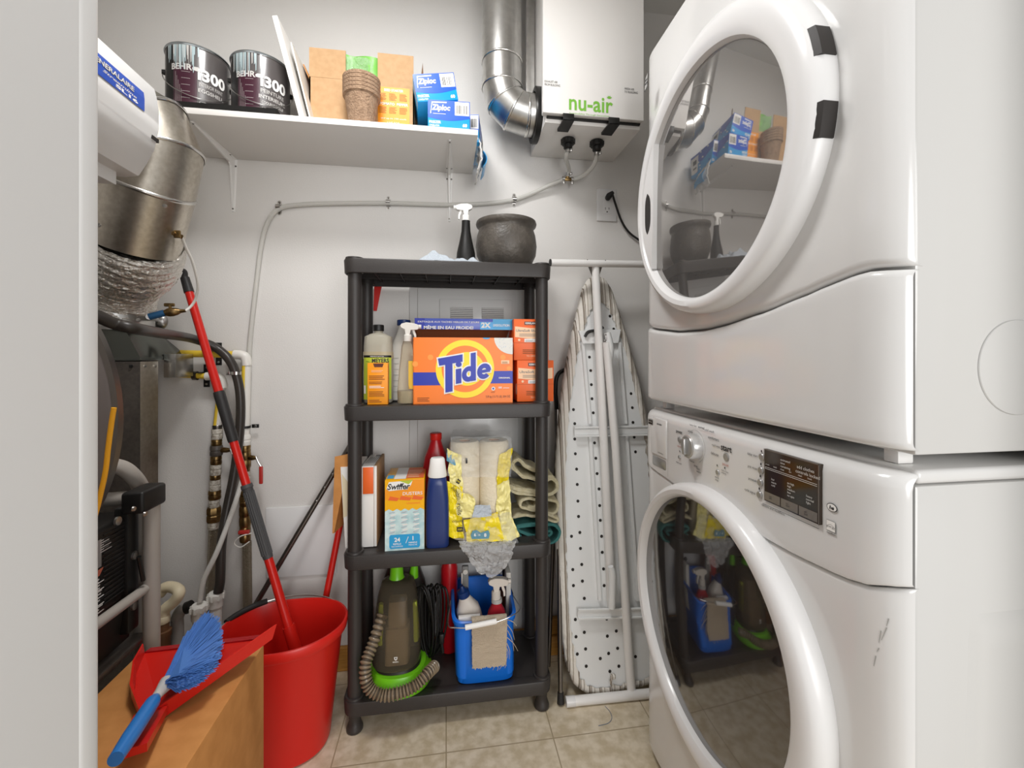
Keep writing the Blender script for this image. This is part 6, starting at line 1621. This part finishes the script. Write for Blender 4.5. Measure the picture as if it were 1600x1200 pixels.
# hanging tail of film
def tail(u, v):
    # v 0 top .. 1 bottom tip
    pl_, pr__ = 716+(742-716)*v+8*v**3, 806-(806-796)*v-14*v**3
    py = 846+(903-846)*v-3*math.sin(PI*u)*0
    px = pl_+(pr__-pl_)*u; Y_ = 1.298-.012*math.sin(PI*u)*math.sin(PI*min(1, v*1.1))-.004
    if v < .12: Y_ = 1.325-(1.325-1.294)*(v/.12)
    p = P(px, py+(-8*abs(u-.5)*2*v), Y_)
    return p+Vector((nz(p, 55, 1), 1.3*nz(p, 60, 2), nz(p, 55, 3)))*.007+Vector((nz(p, 160, 4), nz(p, 160, 5), nz(p, 160, 6)))*.003
b = MB(M['film_foil']); b.grid(tail, 46, 46); b.build('hanging_film', wp, smooth=20, fix=False)
# folded towels
def ribbon(pts, th, Y0_, Y1_, m, seed, name, label, cat='towel', k=6, amp=.003, group=None):
    cp2 = catmull([Vector((x, 0, z)) for x, z in pts], k); L = len(cp2)
    fr_, bk_ = [], []
    N_ = 14; rows = []
    for j in range(N_+1):
        y = Y0_+(Y1_-Y0_)*j/N_; ed = 1-.25*(1 if j in (0, N_) else 0)
        up, dn = [], []
        for i, c in enumerate(cp2):
            d = (cp2[min(i+1, L-1)]-cp2[max(i-1, 0)]).normalized(); n_ = Vector((-d.z, 0, d.x))
            t2 = th/2*ed*(.55 if i in (0, L-1) else 1)
            a1 = Vector((c.x, y, c.z))+n_*t2; a2 = Vector((c.x, y, c.z))-n_*t2
            w1 = Vector((nz(a1, 40, seed), .5*nz(a1, 30, seed+1), nz(a1, 40, seed+2)))*amp
            w2 = Vector((nz(a2, 40, seed), .5*nz(a2, 30, seed+1), nz(a2, 40, seed+2)))*amp
            up.append(a1+w1); dn.append(a2+w2)
        rows.append(up+dn[::-1])
    b = MB(M[m]); b.loft(rows)
    # caps as quad strips rather than one big face
    b.f = b.f[:-2]; b.m = b.m[:-2]; W2 = len(rows[0])
    for base in (0, N_*W2):
        for i in range(L-1): b.f.append((base+i, base+i+1, base+W2-2-i, base+W2-1-i)); b.m.append(M[m])
    return b.build(name, smooth=60, label=label, cat=cat, group=group, loc=(pts[0][0], Y0_, pts[0][1]))
ty = 1.40
def Q(px, py, Y=ty): p = P(px, py, Y); return (p.x, p.z)
ribbon([Q(808, 832), Q(822, 842), Q(845, 846), Q(866, 840), Q(872, 826), Q(862, 816), Q(838, 816), Q(815, 818), Q(806, 822), Q(815, 828), Q(835, 834), Q(855, 832), Q(858, 826), Q(842, 824)], .0105, 1.375, 1.50, 'terry_teal', 3, 'folded_towel', 'teal green rolled towel at the bottom of the towel pile on the third shelf', group='folded towels', amp=.002)
ribbon([Q(799, 806), Q(820, 802), Q(848, 806), Q(866, 812), Q(868, 806), Q(845, 797), Q(825, 792), Q(812, 788), Q(815, 778), Q(828, 776), Q(838, 782), Q(833, 790), Q(822, 788)], .0095, 1.378, 1.50, 'terry_cream', 7, 'folded_towel', 'cream towel with a rolled edge, middle of the towel pile', group='folded towels', amp=.003)
ribbon([Q(840, 796), Q(858, 800), Q(868, 794), Q(868, 782), Q(855, 778), Q(838, 772), Q(820, 770), Q(806, 768), Q(796, 762)], .0105, 1.380, 1.50, 'terry_cream', 9, 'folded_towel', 'cream towel with its fold open to the right, second from the pile top', group='folded towels', amp=.003)
ribbon([Q(795, 755), Q(806, 762), Q(830, 766), Q(852, 770), Q(867, 764), Q(868, 752), Q(858, 745), Q(845, 750), Q(828, 744), Q(815, 742), Q(806, 734), Q(800, 724), Q(808, 717), Q(822, 728), Q(838, 734), Q(852, 742), Q(864, 744)], .0135, 1.382, 1.50, 'terry_cream', 12, 'folded_towel', 'thick cream towel draped in folds on top of the towel pile', group='folded towels', amp=.004)

# --- bottom tier
z0 = TZ[0]+.0006
vc = thing('carpet_cleaner', P(620, 1060, 1.40), 'green and smoky portable carpet cleaner with a ribbed hose on the bottom shelf', 'carpet cleaner')
vc.location.z = z0; LOC[vc.name] = Vector(vc.location)
vx = P(622, 1050, 1.385).x; vy = 1.392
MB(M['vac_green']).loft([[(x_, y_, z0+h) for x_, y_ in sq(vx+.004, vy, .100*g, .100*g, 56, .9)] for h, g in ((0, .93), (.003, .97), (.020, 1.), (.034, .97), (.040, .86), (.052, .80))]).build('base', vc, smooth=50)
tr = MB(M['vac_dark']); tr.loft([[(x_, y_, z0+h) for x_, y_ in sq(vx, vy+d, rx, ry, 56, .85)] for h, rx, ry, d in ((.053, .070, .066, 0), (.060, .068, .064, 0))]); tr.build('tank_seat', vc)
tk = MB(M['vac_tank']); tk.loft([[(x_, y_, z0+h) for x_, y_ in sq(vx-.004, vy+d, rx, ry, 56, .8)] for h, rx, ry, d in ((.0605, .070, .064, 0), (.068, .0735, .068, 0), (.13, .0725, .066, .004), (.20, .067, .058, .012), (.25, .060, .050, .022), (.285, .050, .042, .030), (.292, .038, .034, .032))]); tk.build('water_tank', vc, smooth=50)
inn = MB(M['vac_inner']); inn.loft([[(x_, y_, z0+h) for x_, y_ in sq(vx-.002, vy+d, rx, ry, 24, .4)] for h, rx, ry, d in ((.066, .034, .030, -.01), (.17, .034, .030, -.005), (.171, .028, .024, 0), (.24, .026, .022, .01))]); inn.build('inner_chamber', vc)
for s_ in (-1, 1): MB(M['meyer_green']).box(vx+s_*.050-.007, vx+s_*.050+.007, vy-.012, vy+.010, z0+.11, z0+.235, bev=.005).build('side_window', vc)
pr = MB(); q = Print(pr, face((vx, vy-.0695, z0+.098), (1, 0, 0), (0, -.05, 1), (0, -1, 0)))
q.poly([(-.005, .012), (.005, .012), (.004, .004), (0, .001), (-.004, .004)], 'paper_white', 1); q.poly([(-.003, .010), (.003, .010), (0, .004)], 'vac_dark', 2); q.text('BISSELL', 0, -.003, .004, 'paper_white', 1, bold=.02); pr.build('emblem', vc, smooth=0, fix=False)
hx = P(620, 905, 1.43); MB(M['vac_green']).lathe([(.024, z0+.293), (.021, z0+.300), (.0195, z0+.33), (.020, z0+.376)], (hx.x, 1.428, 0), n=32).build('handle_post', vc)
h2x = P(648, 905, 1.47); MB(M['vac_green']).tube([(h2x.x-.004, 1.47, z0+.27), (h2x.x, 1.47, z0+.32), (h2x.x+.002, 1.47, z0+.375)], [.016, .010, .009], n=16).build('handle_arm', vc)
bd_ = MB(M['vac_dark']); bd_.loft([[(x_, y_, z0+h) for x_, y_ in sq(vx+.006, 1.500, rx, ry, 40, .5)] for h, rx, ry in ((.001, .100, .035), (.10, .098, .034), (.24, .070, .03), (.30, .05, .026))]); bd_.build('motor_body', vc)
hp_ = [P(598, 960, 1.375), P(583, 1005, 1.335), P(571, 1040, 1.30), P(575, 1072, 1.285), P(596, 1088, 1.280), P(625, 1086, 1.280), P(650, 1070, 1.290), P(668, 1052, 1.310), P(680, 1040, 1.35)]
hp_ = [Vector((p.x, p.y, max(p.z, z0+.035))) for p in hp_]
cpp = catmull(hp_, 26); hs = MB(M['vac_hose']); rr_ = [.0155+.0026*math.sin(i*2*PI/5.2) for i in range(len(cpp))]
hs.tube(cpp, rr_, n=20, smooth=False)
for i in range(len(cpp)-1):
    if math.sin((i+.5)*2*PI/5.2) < -.25:
        for j in range(20): hs.m[i*20+j] = M['vac_hose_dark']
hs.build('ribbed_hose', vc, smooth=80)
# cord bundle
cd = thing('coiled_power_cord', P(676, 960, 1.43), 'bundle of black power cord hanging in long loops beside the carpet cleaner', 'power cord')
b = MB(M['black']); rnd = random.Random(9)
c_ = P(674, 968, 1.425)
for i in range(9):
    ox = (i-4)*.0062; oy = rnd.uniform(-.012, .012); hh_ = .112+rnd.uniform(-.008, .008); ww = .010+.004*abs(i-4)
    pts = []
    for k in range(25):
        a = 2*PI*k/24; pts.append((c_.x+ox*(1+.5*math.sin(a))+ww*math.cos(a), c_.y+oy-.014*math.cos(a*1.0), c_.z+hh_*math.sin(a)+.01*math.cos(a)))
    b.tube(pts, .0034, n=8, smooth=False)
b.build('loops', cd, smooth=60)
pl2 = P(690, 1000, 1.40); MB(M['black']).box(pl2.x-.008, pl2.x+.008, 1.395, 1.41, pl2.z-.012, pl2.z+.02, bev=.004).tube([pl2+Vector((0, .002, -.01)), pl2+Vector((.004, 0, -.04))], .005, n=10, smooth=False).build('plug', cd)
# red bottle behind
pb_ = P(702, 930, 1.50)
r = thing('red_spray_can', (pb_.x, 1.50, z0), 'red bottle with a red and white top between the cord bundle and the blue pail', 'bottle')
bottle('bottle', (pb_.x, 1.50, z0), [(0, .026, .026), (.003, .028, .028), (.28, .028, .028), (.30, .022, .022)], 'bottle_red', None, None, parent=r)
MB(M['paper_white']).lathe([(.0215, z0+.3005), (.0215, z0+.318)], (pb_.x, 1.50, 0), n=28).build('collar', r)
MB(M['red']).lathe([(.021, z0+.3185), (.021, z0+.345), (.018, z0+.348)], (pb_.x, 1.50, 0), n=28).build('cap', r)
# blue pail
pl0, pr0 = P(706, 970, 1.312).x, P(809, 970, 1.312).x; bl0, br0 = P(714, 1070, 1.325).x, P(804, 1070, 1.325).x
pa_ = thing('blue_pail', ((pl0+pr0)/2, 1.42, z0), 'rectangular bright blue pail full of cleaning bottles on the bottom shelf', 'pail')
def pring(x0_, x1_, y0_, y1_, zf_, zb_, n=56, e=.32):
    cx_, cy_ = (x0_+x1_)/2, (y0_+y1_)/2
    return [(x_, y_, zf_+(zb_-zf_)*(y_-y0_)/(y1_-y0_)) for x_, y_ in sq(cx_, cy_, (x1_-x0_)/2, (y1_-y0_)/2, n, e)]
zf_, zb_ = .300, .325
o_ = MB(M['pail_blue']); g_ = .006
o_.loft([pring(bl0+.004, br0-.004, 1.330, 1.49, z0, z0), pring(bl0, br0, 1.326, 1.494, z0+.004, z0+.004), pring(bl0-.001, br0+.001, 1.325, 1.496, z0+.018, z0+.018), pring(bl0-.004, br0+.003, 1.322, 1.497, z0+.021, z0+.021), pring(pl0+g_, pr0-g_, 1.312+g_, 1.534, zf_-.016, zb_-.016), pring(pl0, pr0, 1.312, 1.540, zf_-.014, zb_-.014), pring(pl0-.001, pr0+.001, 1.311, 1.541, zf_-.003, zb_-.003), pring(pl0+.003, pr0-.003, 1.315, 1.537, zf_, zb_), pring(pl0+.009, pr0-.009, 1.321, 1.531, zf_-.002, zb_-.002), pring(pl0+.011, pr0-.011, 1.323, 1.529, zf_-.02, zb_-.02), pring(bl0+.006, br0-.006, 1.334, 1.486, z0+.01, z0+.01)], caps=True)
o_.build('tub', pa_, smooth=45)
hpnts = [Vector((pl0-.002, 1.425, .306)), P(700, 975, 1.32), P(712, 981, 1.300), P(745, 980, 1.292), P(775, 972, 1.292), P(800, 962, 1.300), P(812, 950, 1.33), Vector((pr0+.003, 1.425, .306))]
MB(M['steel']).tube(hpnts, .0017, n=8).build('bail', pa_)
MB(M['paper_white']).tube([P(727, 980.5, 1.292), P(776, 970.5, 1.290)], .0075, n=14, smooth=False).build('bail_grip', pa_)
# bottles in the pail
def tilted(root_loc, ang_x, ang_y): return Matrix.Rotation(ang_y, 4, 'Y') @ Matrix.Rotation(ang_x, 4, 'X')
wl_ = P(738, 955, 1.395); wloc = (wl_.x+.010, 1.40, wl_.z-.085)
r = thing('white_cleaner_bottle', wloc, 'white bottle with a dark blue cap leaning in the blue pail', 'bottle')
tl = tilted(None, .10, -.25)
bottle('bottle', wloc, [(0, .032, .024, .6), (.01, .038, .028, .6), (.08, .039, .028, .6), (.105, .036, .026, .65), (.128, .024, .021, .8), (.140, .019, .017), (.146, .0165, .0165)], 'bottle_white', None, None, tilt=tl, parent=r)
bottle('cap', wloc, [(.1465, .018, .018), (.149, .019, .019), (.166, .0185, .0185), (.170, .010, .010), (.182, .005, .005)], 'cap_blue', None, None, tilt=tl, parent=r)
rl = P(776, 960, 1.375); rloc = (rl.x, 1.375, rl.z-.09)
r = thing('red_spray_bottle', rloc, 'clear red spray bottle with a white trigger head in the blue pail, right side', 'spray bottle')
bottle('bottle', rloc, [(0, .030, .022, .6), (.004, .034, .026, .6), (.075, .033, .025, .7), (.105, .026, .021, .8), (.125, .015, .015), (.130, .0145, .0145)], 'bottle_pinkred', None, None, parent=r)
MB(M['clear_tube']).lathe([(.017, rloc[2]+.1305), (.017, rloc[2]+.142)], (rloc[0], 1.375, 0), n=24).build('collar', r)
trigger(r, (rloc[0]-.002, 1.375, rloc[2]+.142), 1.15, 'bottle_white', d=1)
gx = P(727, 900, 1.46); r = thing('squeegee_holder', (gx.x, 1.46, .25), 'grey white plastic clip tool standing upright at the back left in the blue pail', 'tool')
MB(M['ink_grey']).box(gx.x-.011, gx.x+.011, 1.455, 1.470, .22, P(727, 884, 1.46).z, bev=.004).build('body', r); MB(M['off_white']).lathe([(.009, 0), (.008, -.004), (.0001, -.005)], (gx.x, 1.4545, P(727, 892, 1.46).z), 'Y', n=20).box(gx.x-.014, gx.x-.009, 1.450, 1.460, P(727, 910, 1.46).z, P(727, 893, 1.46).z, bev=.002).build('face_disc', r)
ax = P(788, 895, 1.47); r = thing('amber_bottle', (ax.x, 1.47, .2), 'dark brown bottle with a black trigger at the back right in the blue pail', 'bottle')
bottle('bottle', (ax.x+.004, 1.47, .19), [(0, .026, .022), (.10, .026, .022), (.135, .014, .014), (.15, .012, .012)], 'amber', None, None, parent=r)
MB(M['black']).tube([(ax.x+.004, 1.47, .341), (ax.x-.004, 1.465, .385), (ax.x-.012, 1.46, .392)], [.009, .008, .005], n=12).build('trigger_head', r)
wx = P(798, 930, 1.44); r = thing('white_carton', (wx.x, 1.44, .2), 'narrow white carton standing at the right side in the blue pail', 'box')
MB(M['off_white']).box(wx.x-.018, wx.x-.002, 1.42, 1.50, .21, .385, bev=.002).build('carton', r)
lx_ = P(722, 960, 1.36); MB(M['white_laminate']).box(lx_.x-.012, lx_.x+.055, 1.335, 1.350, .16, .302, bev=.002).build('white_label_box', smooth=30, label='flat white carton at the front left in the blue pail', cat='box', loc=(lx_.x, 1.34, .16))
# rag over the rim
rg_ = thing('ragged_cloth', P(765, 1000, 1.305), 'frayed beige terry rag hanging over the front rim of the blue pail', 'cloth')
b = MB(M['rag'])
def rag(u, v):
    x0r, x1r = P(737+1*v, 1000, 1.30).x, P(793-2*v, 1000, 1.30).x
    x = x0r+(x1r-x0r)*u
    if v < .18:
        k = v/.18; a = PI*(1-k); y = 1.3185+.011*math.cos(a)*-1*-1; z = .303+.006*math.sin(a)
        y = 1.3185+.0125*math.cos(PI-a)*-1
        y = 1.3185+.0125*(1-2*k)
    else:
        k = (v-.18)/.82; zb = P(765, 1040, 1.306).z+.006*nz((x*180, 0, 0), 1.0)+.004*nz((x*500, 0, 0), 1.)
        y = 1.3055-.001; z = .300+(zb-.300)*k
    p = Vector((x, y-.0025, z)); return p+Vector((.0015*nz(p, 200, 1), -.002*abs(nz(p, 60, 2)), 0))
b.grid(rag, 50, 60, th=-.003); b.build('cloth', rg_, smooth=60, fix=False)
fr2 = MB(M['rag']); rnd = random.Random(4)
for (px, py, dx, dy) in ((793, 968, 14, 10), (792, 975, 12, 25), (793, 985, 10, 32), (791, 995, 18, 22), (792, 1005, 4, 25), (775, 1038, 2, 10), (783, 1036, -3, 10), (790, 1010, 3, 18), (742, 1030, -2, 8), (770, 1038, 0, 9), (788, 1030, 1, 14)):
    a = P(px, py, 1.300); e_ = P(px+dx, py+dy, 1.300); m1 = (a+e_)/2+Vector((.004, -.003, .003)); fr2.tube([a, m1, e_], [.0013, .0010, .0006], n=5)
fr2.build('frayed_threads', rg_)
# ------------------------------------------------------------------ ironing board, folded, leaning on the wall
ib = thing('ironing_board', (.55, 1.33, 0), 'folded ironing board standing on end beside the dryer, metal underside and striped cover edge showing', 'ironing board')
# board plane: bottom at Y=1.345 (z=.03), top at Y=1.565 (z=1.42)
def BY(z): return 1.375+(1.560-1.375)*(z-.05)/(1.37)
def BP(px, py, off=0.):
    """pixel -> point on the board plane, pushed off towards the doorway"""
    a, b_ = _ray(px); k = (py-HZ)/FPX; m_ = (1.560-1.375)/1.37
    # t*b = 1.375+m*(z-.05)-off ; z = CAMZ-k*t
    t_ = (1.375+m_*(CAMZ-.05)-off)/(b_+m_*k); return Vector((t_*a, t_*b_, CAMZ-k*t_))
L_ = [(929, 433), (918, 438), (910, 452), (903, 480), (893, 525), (884, 570), (876, 620), (871, 670), (868, 730), (868, 800), (869, 870), (871, 930), (877, 990), (884, 1035), (894, 1062), (910, 1074), (930, 1079)]
Lpts = [BP(px, py) for px, py in L_]
cxb = BP(929, 433).x
def width_at(z):
    tab = sorted([(p.z, cxb-p.x) for p in Lpts]); 
    if z <= tab[0][0]: return tab[0][1]
    for (a, b_), (c, d) in zip(tab, tab[1:]):
        if z <= c: return b_+(d-b_)*(z-a)/(c-a) if c > a else d
    return 0
cx_b = cxb+.004
outl = [(cx_b-(cxb-p.x), p.z) for p in Lpts]+[(cx_b+(cxb-p.x), p.z) for p in reversed(Lpts[:-1])]
def thru(u, v, d): return Vector((u, BY(v)-d, v))
N_ = 110
def resample(poly, n):
    P_ = [Vector((a, b_)) for a, b_ in poly]; P_.append(P_[0]); Ls = [0]
    for a, b_ in zip(P_, P_[1:]): Ls.append(Ls[-1]+(b_-a).length)
    o = []
    for i in range(n):
        t_ = Ls[-1]*i/n; j = max(k for k in range(len(Ls)) if Ls[k] <= t_+1e-9); j = min(j, len(P_)-2)
        f_ = (t_-Ls[j])/max(1e-9, Ls[j+1]-Ls[j]); p = P_[j]+(P_[j+1]-P_[j])*f_; o.append((p.x, p.y))
    return o
O = resample(outl, 240); gcx, gcz = cx_b, .70
def inset(poly, d):
    n = len(poly); o = []
    for i in range(n):
        a, b_ = Vector(poly[i-2]), Vector(poly[(i+2) % n]); t_ = (b_-a).normalized(); nrm = Vector((-t_.y, t_.x))
        c = Vector(poly[i]); 
        if (c+nrm*.01-Vector((gcx, min(max(c.y, .25), 1.2)))).length > (c-nrm*.01-Vector((gcx, min(max(c.y, .25), 1.2)))).length: nrm = -nrm
        o.append(tuple(c+nrm*(d(i, c) if callable(d) else d)))
    return o
# striped cover: wraps from the back round the edge on to the underside
def cov_d(i, c):
    nose = max(0, min(1, (c.y-1.20)/.15)); base = .024
    return base+.006*nz((c.x*40, c.y*40, 0), 1.)
cv = MB(); rings = []
nR = 7
for k, (s_, off) in enumerate(((0., -.018), (-.10, -.010), (-.16, .004), (-.10, .018), (.15, .026), (.45, .029), (.75, .030), (1., .029))):
    rg_2 = inset(O, lambda i, c, s_=s_: (cov_d(i, c)*s_ if s_ > 0 else .04*s_)+.0022*math.sin(i*1.9+s_*2)*(.3+max(0, s_)*1.2*(1 if (c.y < .22 or c.y > 1.15) else .3)))
    if s_ > 0: rg_2 = [(u, v-s_*.085*max(0, (v-1.14)/.25)**1.6) for u, v in rg_2]
    rings.append([Vector((u, BY(v)-off-.003*nz((u*50, v*50, k*.2), 1.)-.002*math.sin(i*2.3)*(1 if v < .2 else .2), v)) for i, (u, v) in enumerate(rg_2)])
n_ = len(O)
b = MB(M['board_cover']); vs = [p for r_ in rings for p in r_]; fs = []; ms = []
for k in range(len(rings)-1):
    for i in range(n_):
        fs.append((k*n_+i, k*n_+(i+1) % n_, (k+1)*n_+(i+1) % n_, (k+1)*n_+i)); ms.append(M['board_cover'])
b.v = vs; b.f = fs; b.m = ms
b.f.append(tuple(range(n_-1, -1, -1))); b.m.append(M['board_cover'])
b.build('cover', ib, smooth=60)
# metal top with holes drawn as dark inset discs
mt_ = MB(M['board_metal']); I1 = [(u, v-.6*.085*max(0, (v-1.14)/.25)**1.6) for u, v in inset(O, lambda i, c: .012)]

mt_.loft([[thru(u, v, .010) for u, v in I1], [thru(u, v, .0245) for u, v in I1]])
MT = mt_.build('metal_top', ib, smooth=20)
hl = MB(M['dark_slot'])
hs_ = [(915, 495), (953, 494), (959, 514), (931, 514), (921, 558), (923, 579), (924, 601), (925, 623), (927, 645), (929, 692), (931, 716), (933, 740), (986, 615), (988, 637), (989, 660), (991, 683), (993, 706), (898, 686), (899, 709), (901, 733), (902, 757), (903, 783), (904, 807), (906, 832), (907, 857), (909, 882), (910, 908), (898, 662), (896, 640), (913, 935), (911, 961), (913, 988), (915, 1014), (916, 1041), (936, 764), (937, 790), (938, 813), (940, 838), (941, 863), (943, 889), (944, 915), (948, 967), (949, 994), (951, 1021), (938, 1029), (961, 959), (963, 986), (965, 1013), (967, 1041), (953, 1049), (993, 1026), (893, 838), (895, 890), (896, 915), (899, 968), (900, 995), (902, 1022), (982, 948)]
for px, py in hs_:
    p = BP(px, py, .0255); z = p.z; m_ = (1.560-1.375)/1.37
    hl._a([p+Vector((.0052*math.cos(2*PI*k/12), m_*.0052*math.sin(2*PI*k/12), .0052*math.sin(2*PI*k/12))) for k in range(12)], [tuple(range(12))])
hl.build('vent_hole', MT, smooth=0, fix=False)
bpy.data.objects[[o.name for o in MT.children][0]]['kind'] = 'stuff'
rails = MB(M['board_metal'])
def bar(px0, py0, px1, py1, w, off0, off1, m='board_metal', mb=None):
    a, b_ = BP(px0, py0, 0), BP(px1, py1, 0); d = (b_-a).normalized(); s_ = d.cross(Vector((0, 1, 0))).normalized()*w/2
    f0, f1 = Vector((0, -off0, 0)), Vector((0, -off1, 0))
    mb.loft([[a-s_+f0, a+s_+f0, a+s_*.8+f1, a-s_*.8+f1], [b_-s_+f0, b_+s_+f0, b_+s_*.8+f1, b_-s_*.8+f1]])
for args in ((906, 535, 917, 660, .012), (962, 535, 972, 660, .012), (917, 675, 932, 930, .012), (973, 675, 990, 930, .012)):
    k = MB(M['board_metal']); bar(*args, .025, .036, mb=k); k.build('guide_rail', ib)
for (y_, x0_, x1_) in ((672, 892, 1005), (948, 897, 1005)):
    k = MB(M['board_metal']); bar(x0_, y_, x1_, y_-2, .024, .037, .043, mb=k); bar(x0_, y_-7, x1_, y_-9, .006, .043, .048, mb=k); bar(x0_, y_+6, x1_, y_+4, .006, .043, .048, mb=k); k.build('cross_brace', ib)
k = MB(M['board_metal']); a, b_ = BP(903, 517, .03), BP(968, 515, .03); c, d = BP(964, 536, .03), BP(909, 537, .03); f_ = Vector((0, -.012, 0)); k.loft([[a, b_, c, d], [a+f_, b_+f_, c+f_, d+f_]]); k.build('latch_plate', ib)
k = MB(M['grip_black']); k.tube([BP(943, 512, .05), BP(930, 516, .05), BP(919, 519, .05), BP(914, 526, .05)], [.004, .005, .006, .005], n=10).box(*(lambda p: (p.x-.008, p.x+.008, p.y-.01, p.y+.004, p.z-.006, p.z+.006))(BP(938, 512, .05)), bev=.003); k.build('release_lever', ib)
# legs: two tubes
topb = P(930, 412, 1.47); 
def LP(px, py, Y): return P(px, py, Y)
LTY, LBY = 1.475, 1.345
MB(M['white_metal']).tube([LP(930, 416, LTY), LP(937, 560, 1.455), LP(953, 890, 1.385), LP(955, 948, 1.38)], .0145, n=20, smooth=False).build('leg', ib)
MB(M['white_metal']).tube([LP(948, 535, 1.435), LP(962, 700, 1.405), LP(985, 1065, 1.335), LP(988, 1090, 1.325)], .0140, n=20, smooth=False).build('leg', ib)
k = MB(M['white_metal']); a_, c_b = LP(860.5, 410.5, 1.455), LP(1003, 413, 1.475); k.tube([a_, c_b+(c_b-a_)*.35], .0125, n=20, smooth=False); TF_ = k.build('foot_bar', ib)
k = MB(M['black']); k.lathe([(.0128, 0), (.0128, .003)], (0, 0, 0), 'X'); 
MB(M['grip_black']).tube([a_+(a_-c_b).normalized()*.003, a_], .0127, n=20, smooth=False).build('end_cap', TF_)
MB(M['steel_dark']).loft([[LP(919, 417, 1.47), LP(941, 417, 1.47), LP(941, 417, 1.49), LP(919, 417, 1.49)], [LP(925, 432, 1.47), LP(936, 432, 1.47), LP(936, 432, 1.485), LP(925, 432, 1.485)]]).build('leg_bracket', ib)
k = MB(M['white_metal']); a_, c_b = LP(886, 1096, 1.325), LP(1003, 1087, 1.318)
a_.z = .0145; c_b.z = .0145; k.tube([a_, c_b+(c_b-a_)*.3], .0140, n=20, smooth=False); BF = k.build('foot_bar', ib)
MB(M['white_gloss']).tube([a_+(a_-c_b).normalized()*.004, a_+(c_b-a_).normalized()*.025], .0152, n=20, smooth=False).build('end_cap', BF)
for (px, py, Y_) in ((916, 407, 1.455), (944, 408, 1.457)): MB(M['steel_dark']).lathe([(.002, 0), (.0001, -.001)], P(px, py, Y_)+Vector((0, -.0125, 0)), 'Y', n=8).build('rivet', TF_)
for (px, py) in ((946, 523), (946, 532), (955, 942), (955, 934)):
    MB(M['steel']).lathe([(.0035, 0), (.0001, -.002)], P(px, py, 1.42 if py < 600 else 1.36), 'Y', n=10).build('rivet', ib)
k = MB(M['board_metal']); k.tube([P(949, 520, 1.435), P(954, 545, 1.43), P(953, 570, 1.43), P(948, 545, 1.43)], [.011, .012, .005, .004], n=12); k.build('pivot_strap', ib)
k = MB(M['board_metal']); k.tube([P(954, 885, 1.352), P(957, 900, 1.350), P(956, 950, 1.345)], [.009, .012, .011], n=12); k.build('pivot_strap', ib)
# knotted cord at the bottom of the cover
k = MB(M['board_cover']); c = BP(958, 1057, .035); k.lathe([(.0001, c.z-.008), (.008, c.z-.004), (.008, c.z+.004), (.0001, c.z+.008)], (c.x, c.y, 0), n=14, caps=False)
k.tube([c, c+Vector((-.010, -.004, -.014)), c+Vector((-.006, -.004, -.026))], [.004, .004, .003], n=8); k.build('cover_knot', ib)
# dark folded chair edge behind the board
k = MB(M['black']); k.tube([P(889, 575, 1.588), P(872, 585, 1.588), P(868, 610, 1.588), P(870, 660, 1.588), P(872, 900, 1.588)], .0075, n=10)
k.build('dark_folding_frame', smooth=50, label='thin dark rounded frame behind the left edge of the ironing board', cat='frame', loc=P(872, 600, 1.588))
# two metal poles between rack and board
def pole(name, a, b_, r, m, label, foot=None):
    rt_ = thing(name, b_, label, 'pole'); MB(M[m]).tube([a, b_], r, n=16, smooth=False).build('tube', rt_)
    if foot: d = (b_-a).normalized(); MB(M['black_rubber']).tube([b_-d*.03, b_+d*.002], [r*1.25, r*1.5], n=16, smooth=False).build('rubber_tip', rt_)
bt = PZ(876, 1098, .006); pole('metal_support_pole', P(871, 640, 1.50), bt, .0075, 'steel_dark', 'thin grey metal pole with a black rubber tip left of the ironing board', True)
bt2 = P(857, 1030, 1.50); bt2.z = .006; pole('metal_rod', P(872, 640, 1.585), bt2, .0075, 'steel_dark', 'second thin grey metal pole, ending by the wood block behind the rack')
# loose thread on the floor
MB(M['valve_blue']).tube([PZ(945, 1103, .002), PZ(953, 1112, .002), PZ(956, 1122, .002), PZ(950, 1130, .002), PZ(935, 1134, .002)], .0006, n=5).build('loose_thread', smooth=30, label='thin loose blue thread on the floor by the ironing board foot', cat='thread', loc=PZ(945, 1103, .002))
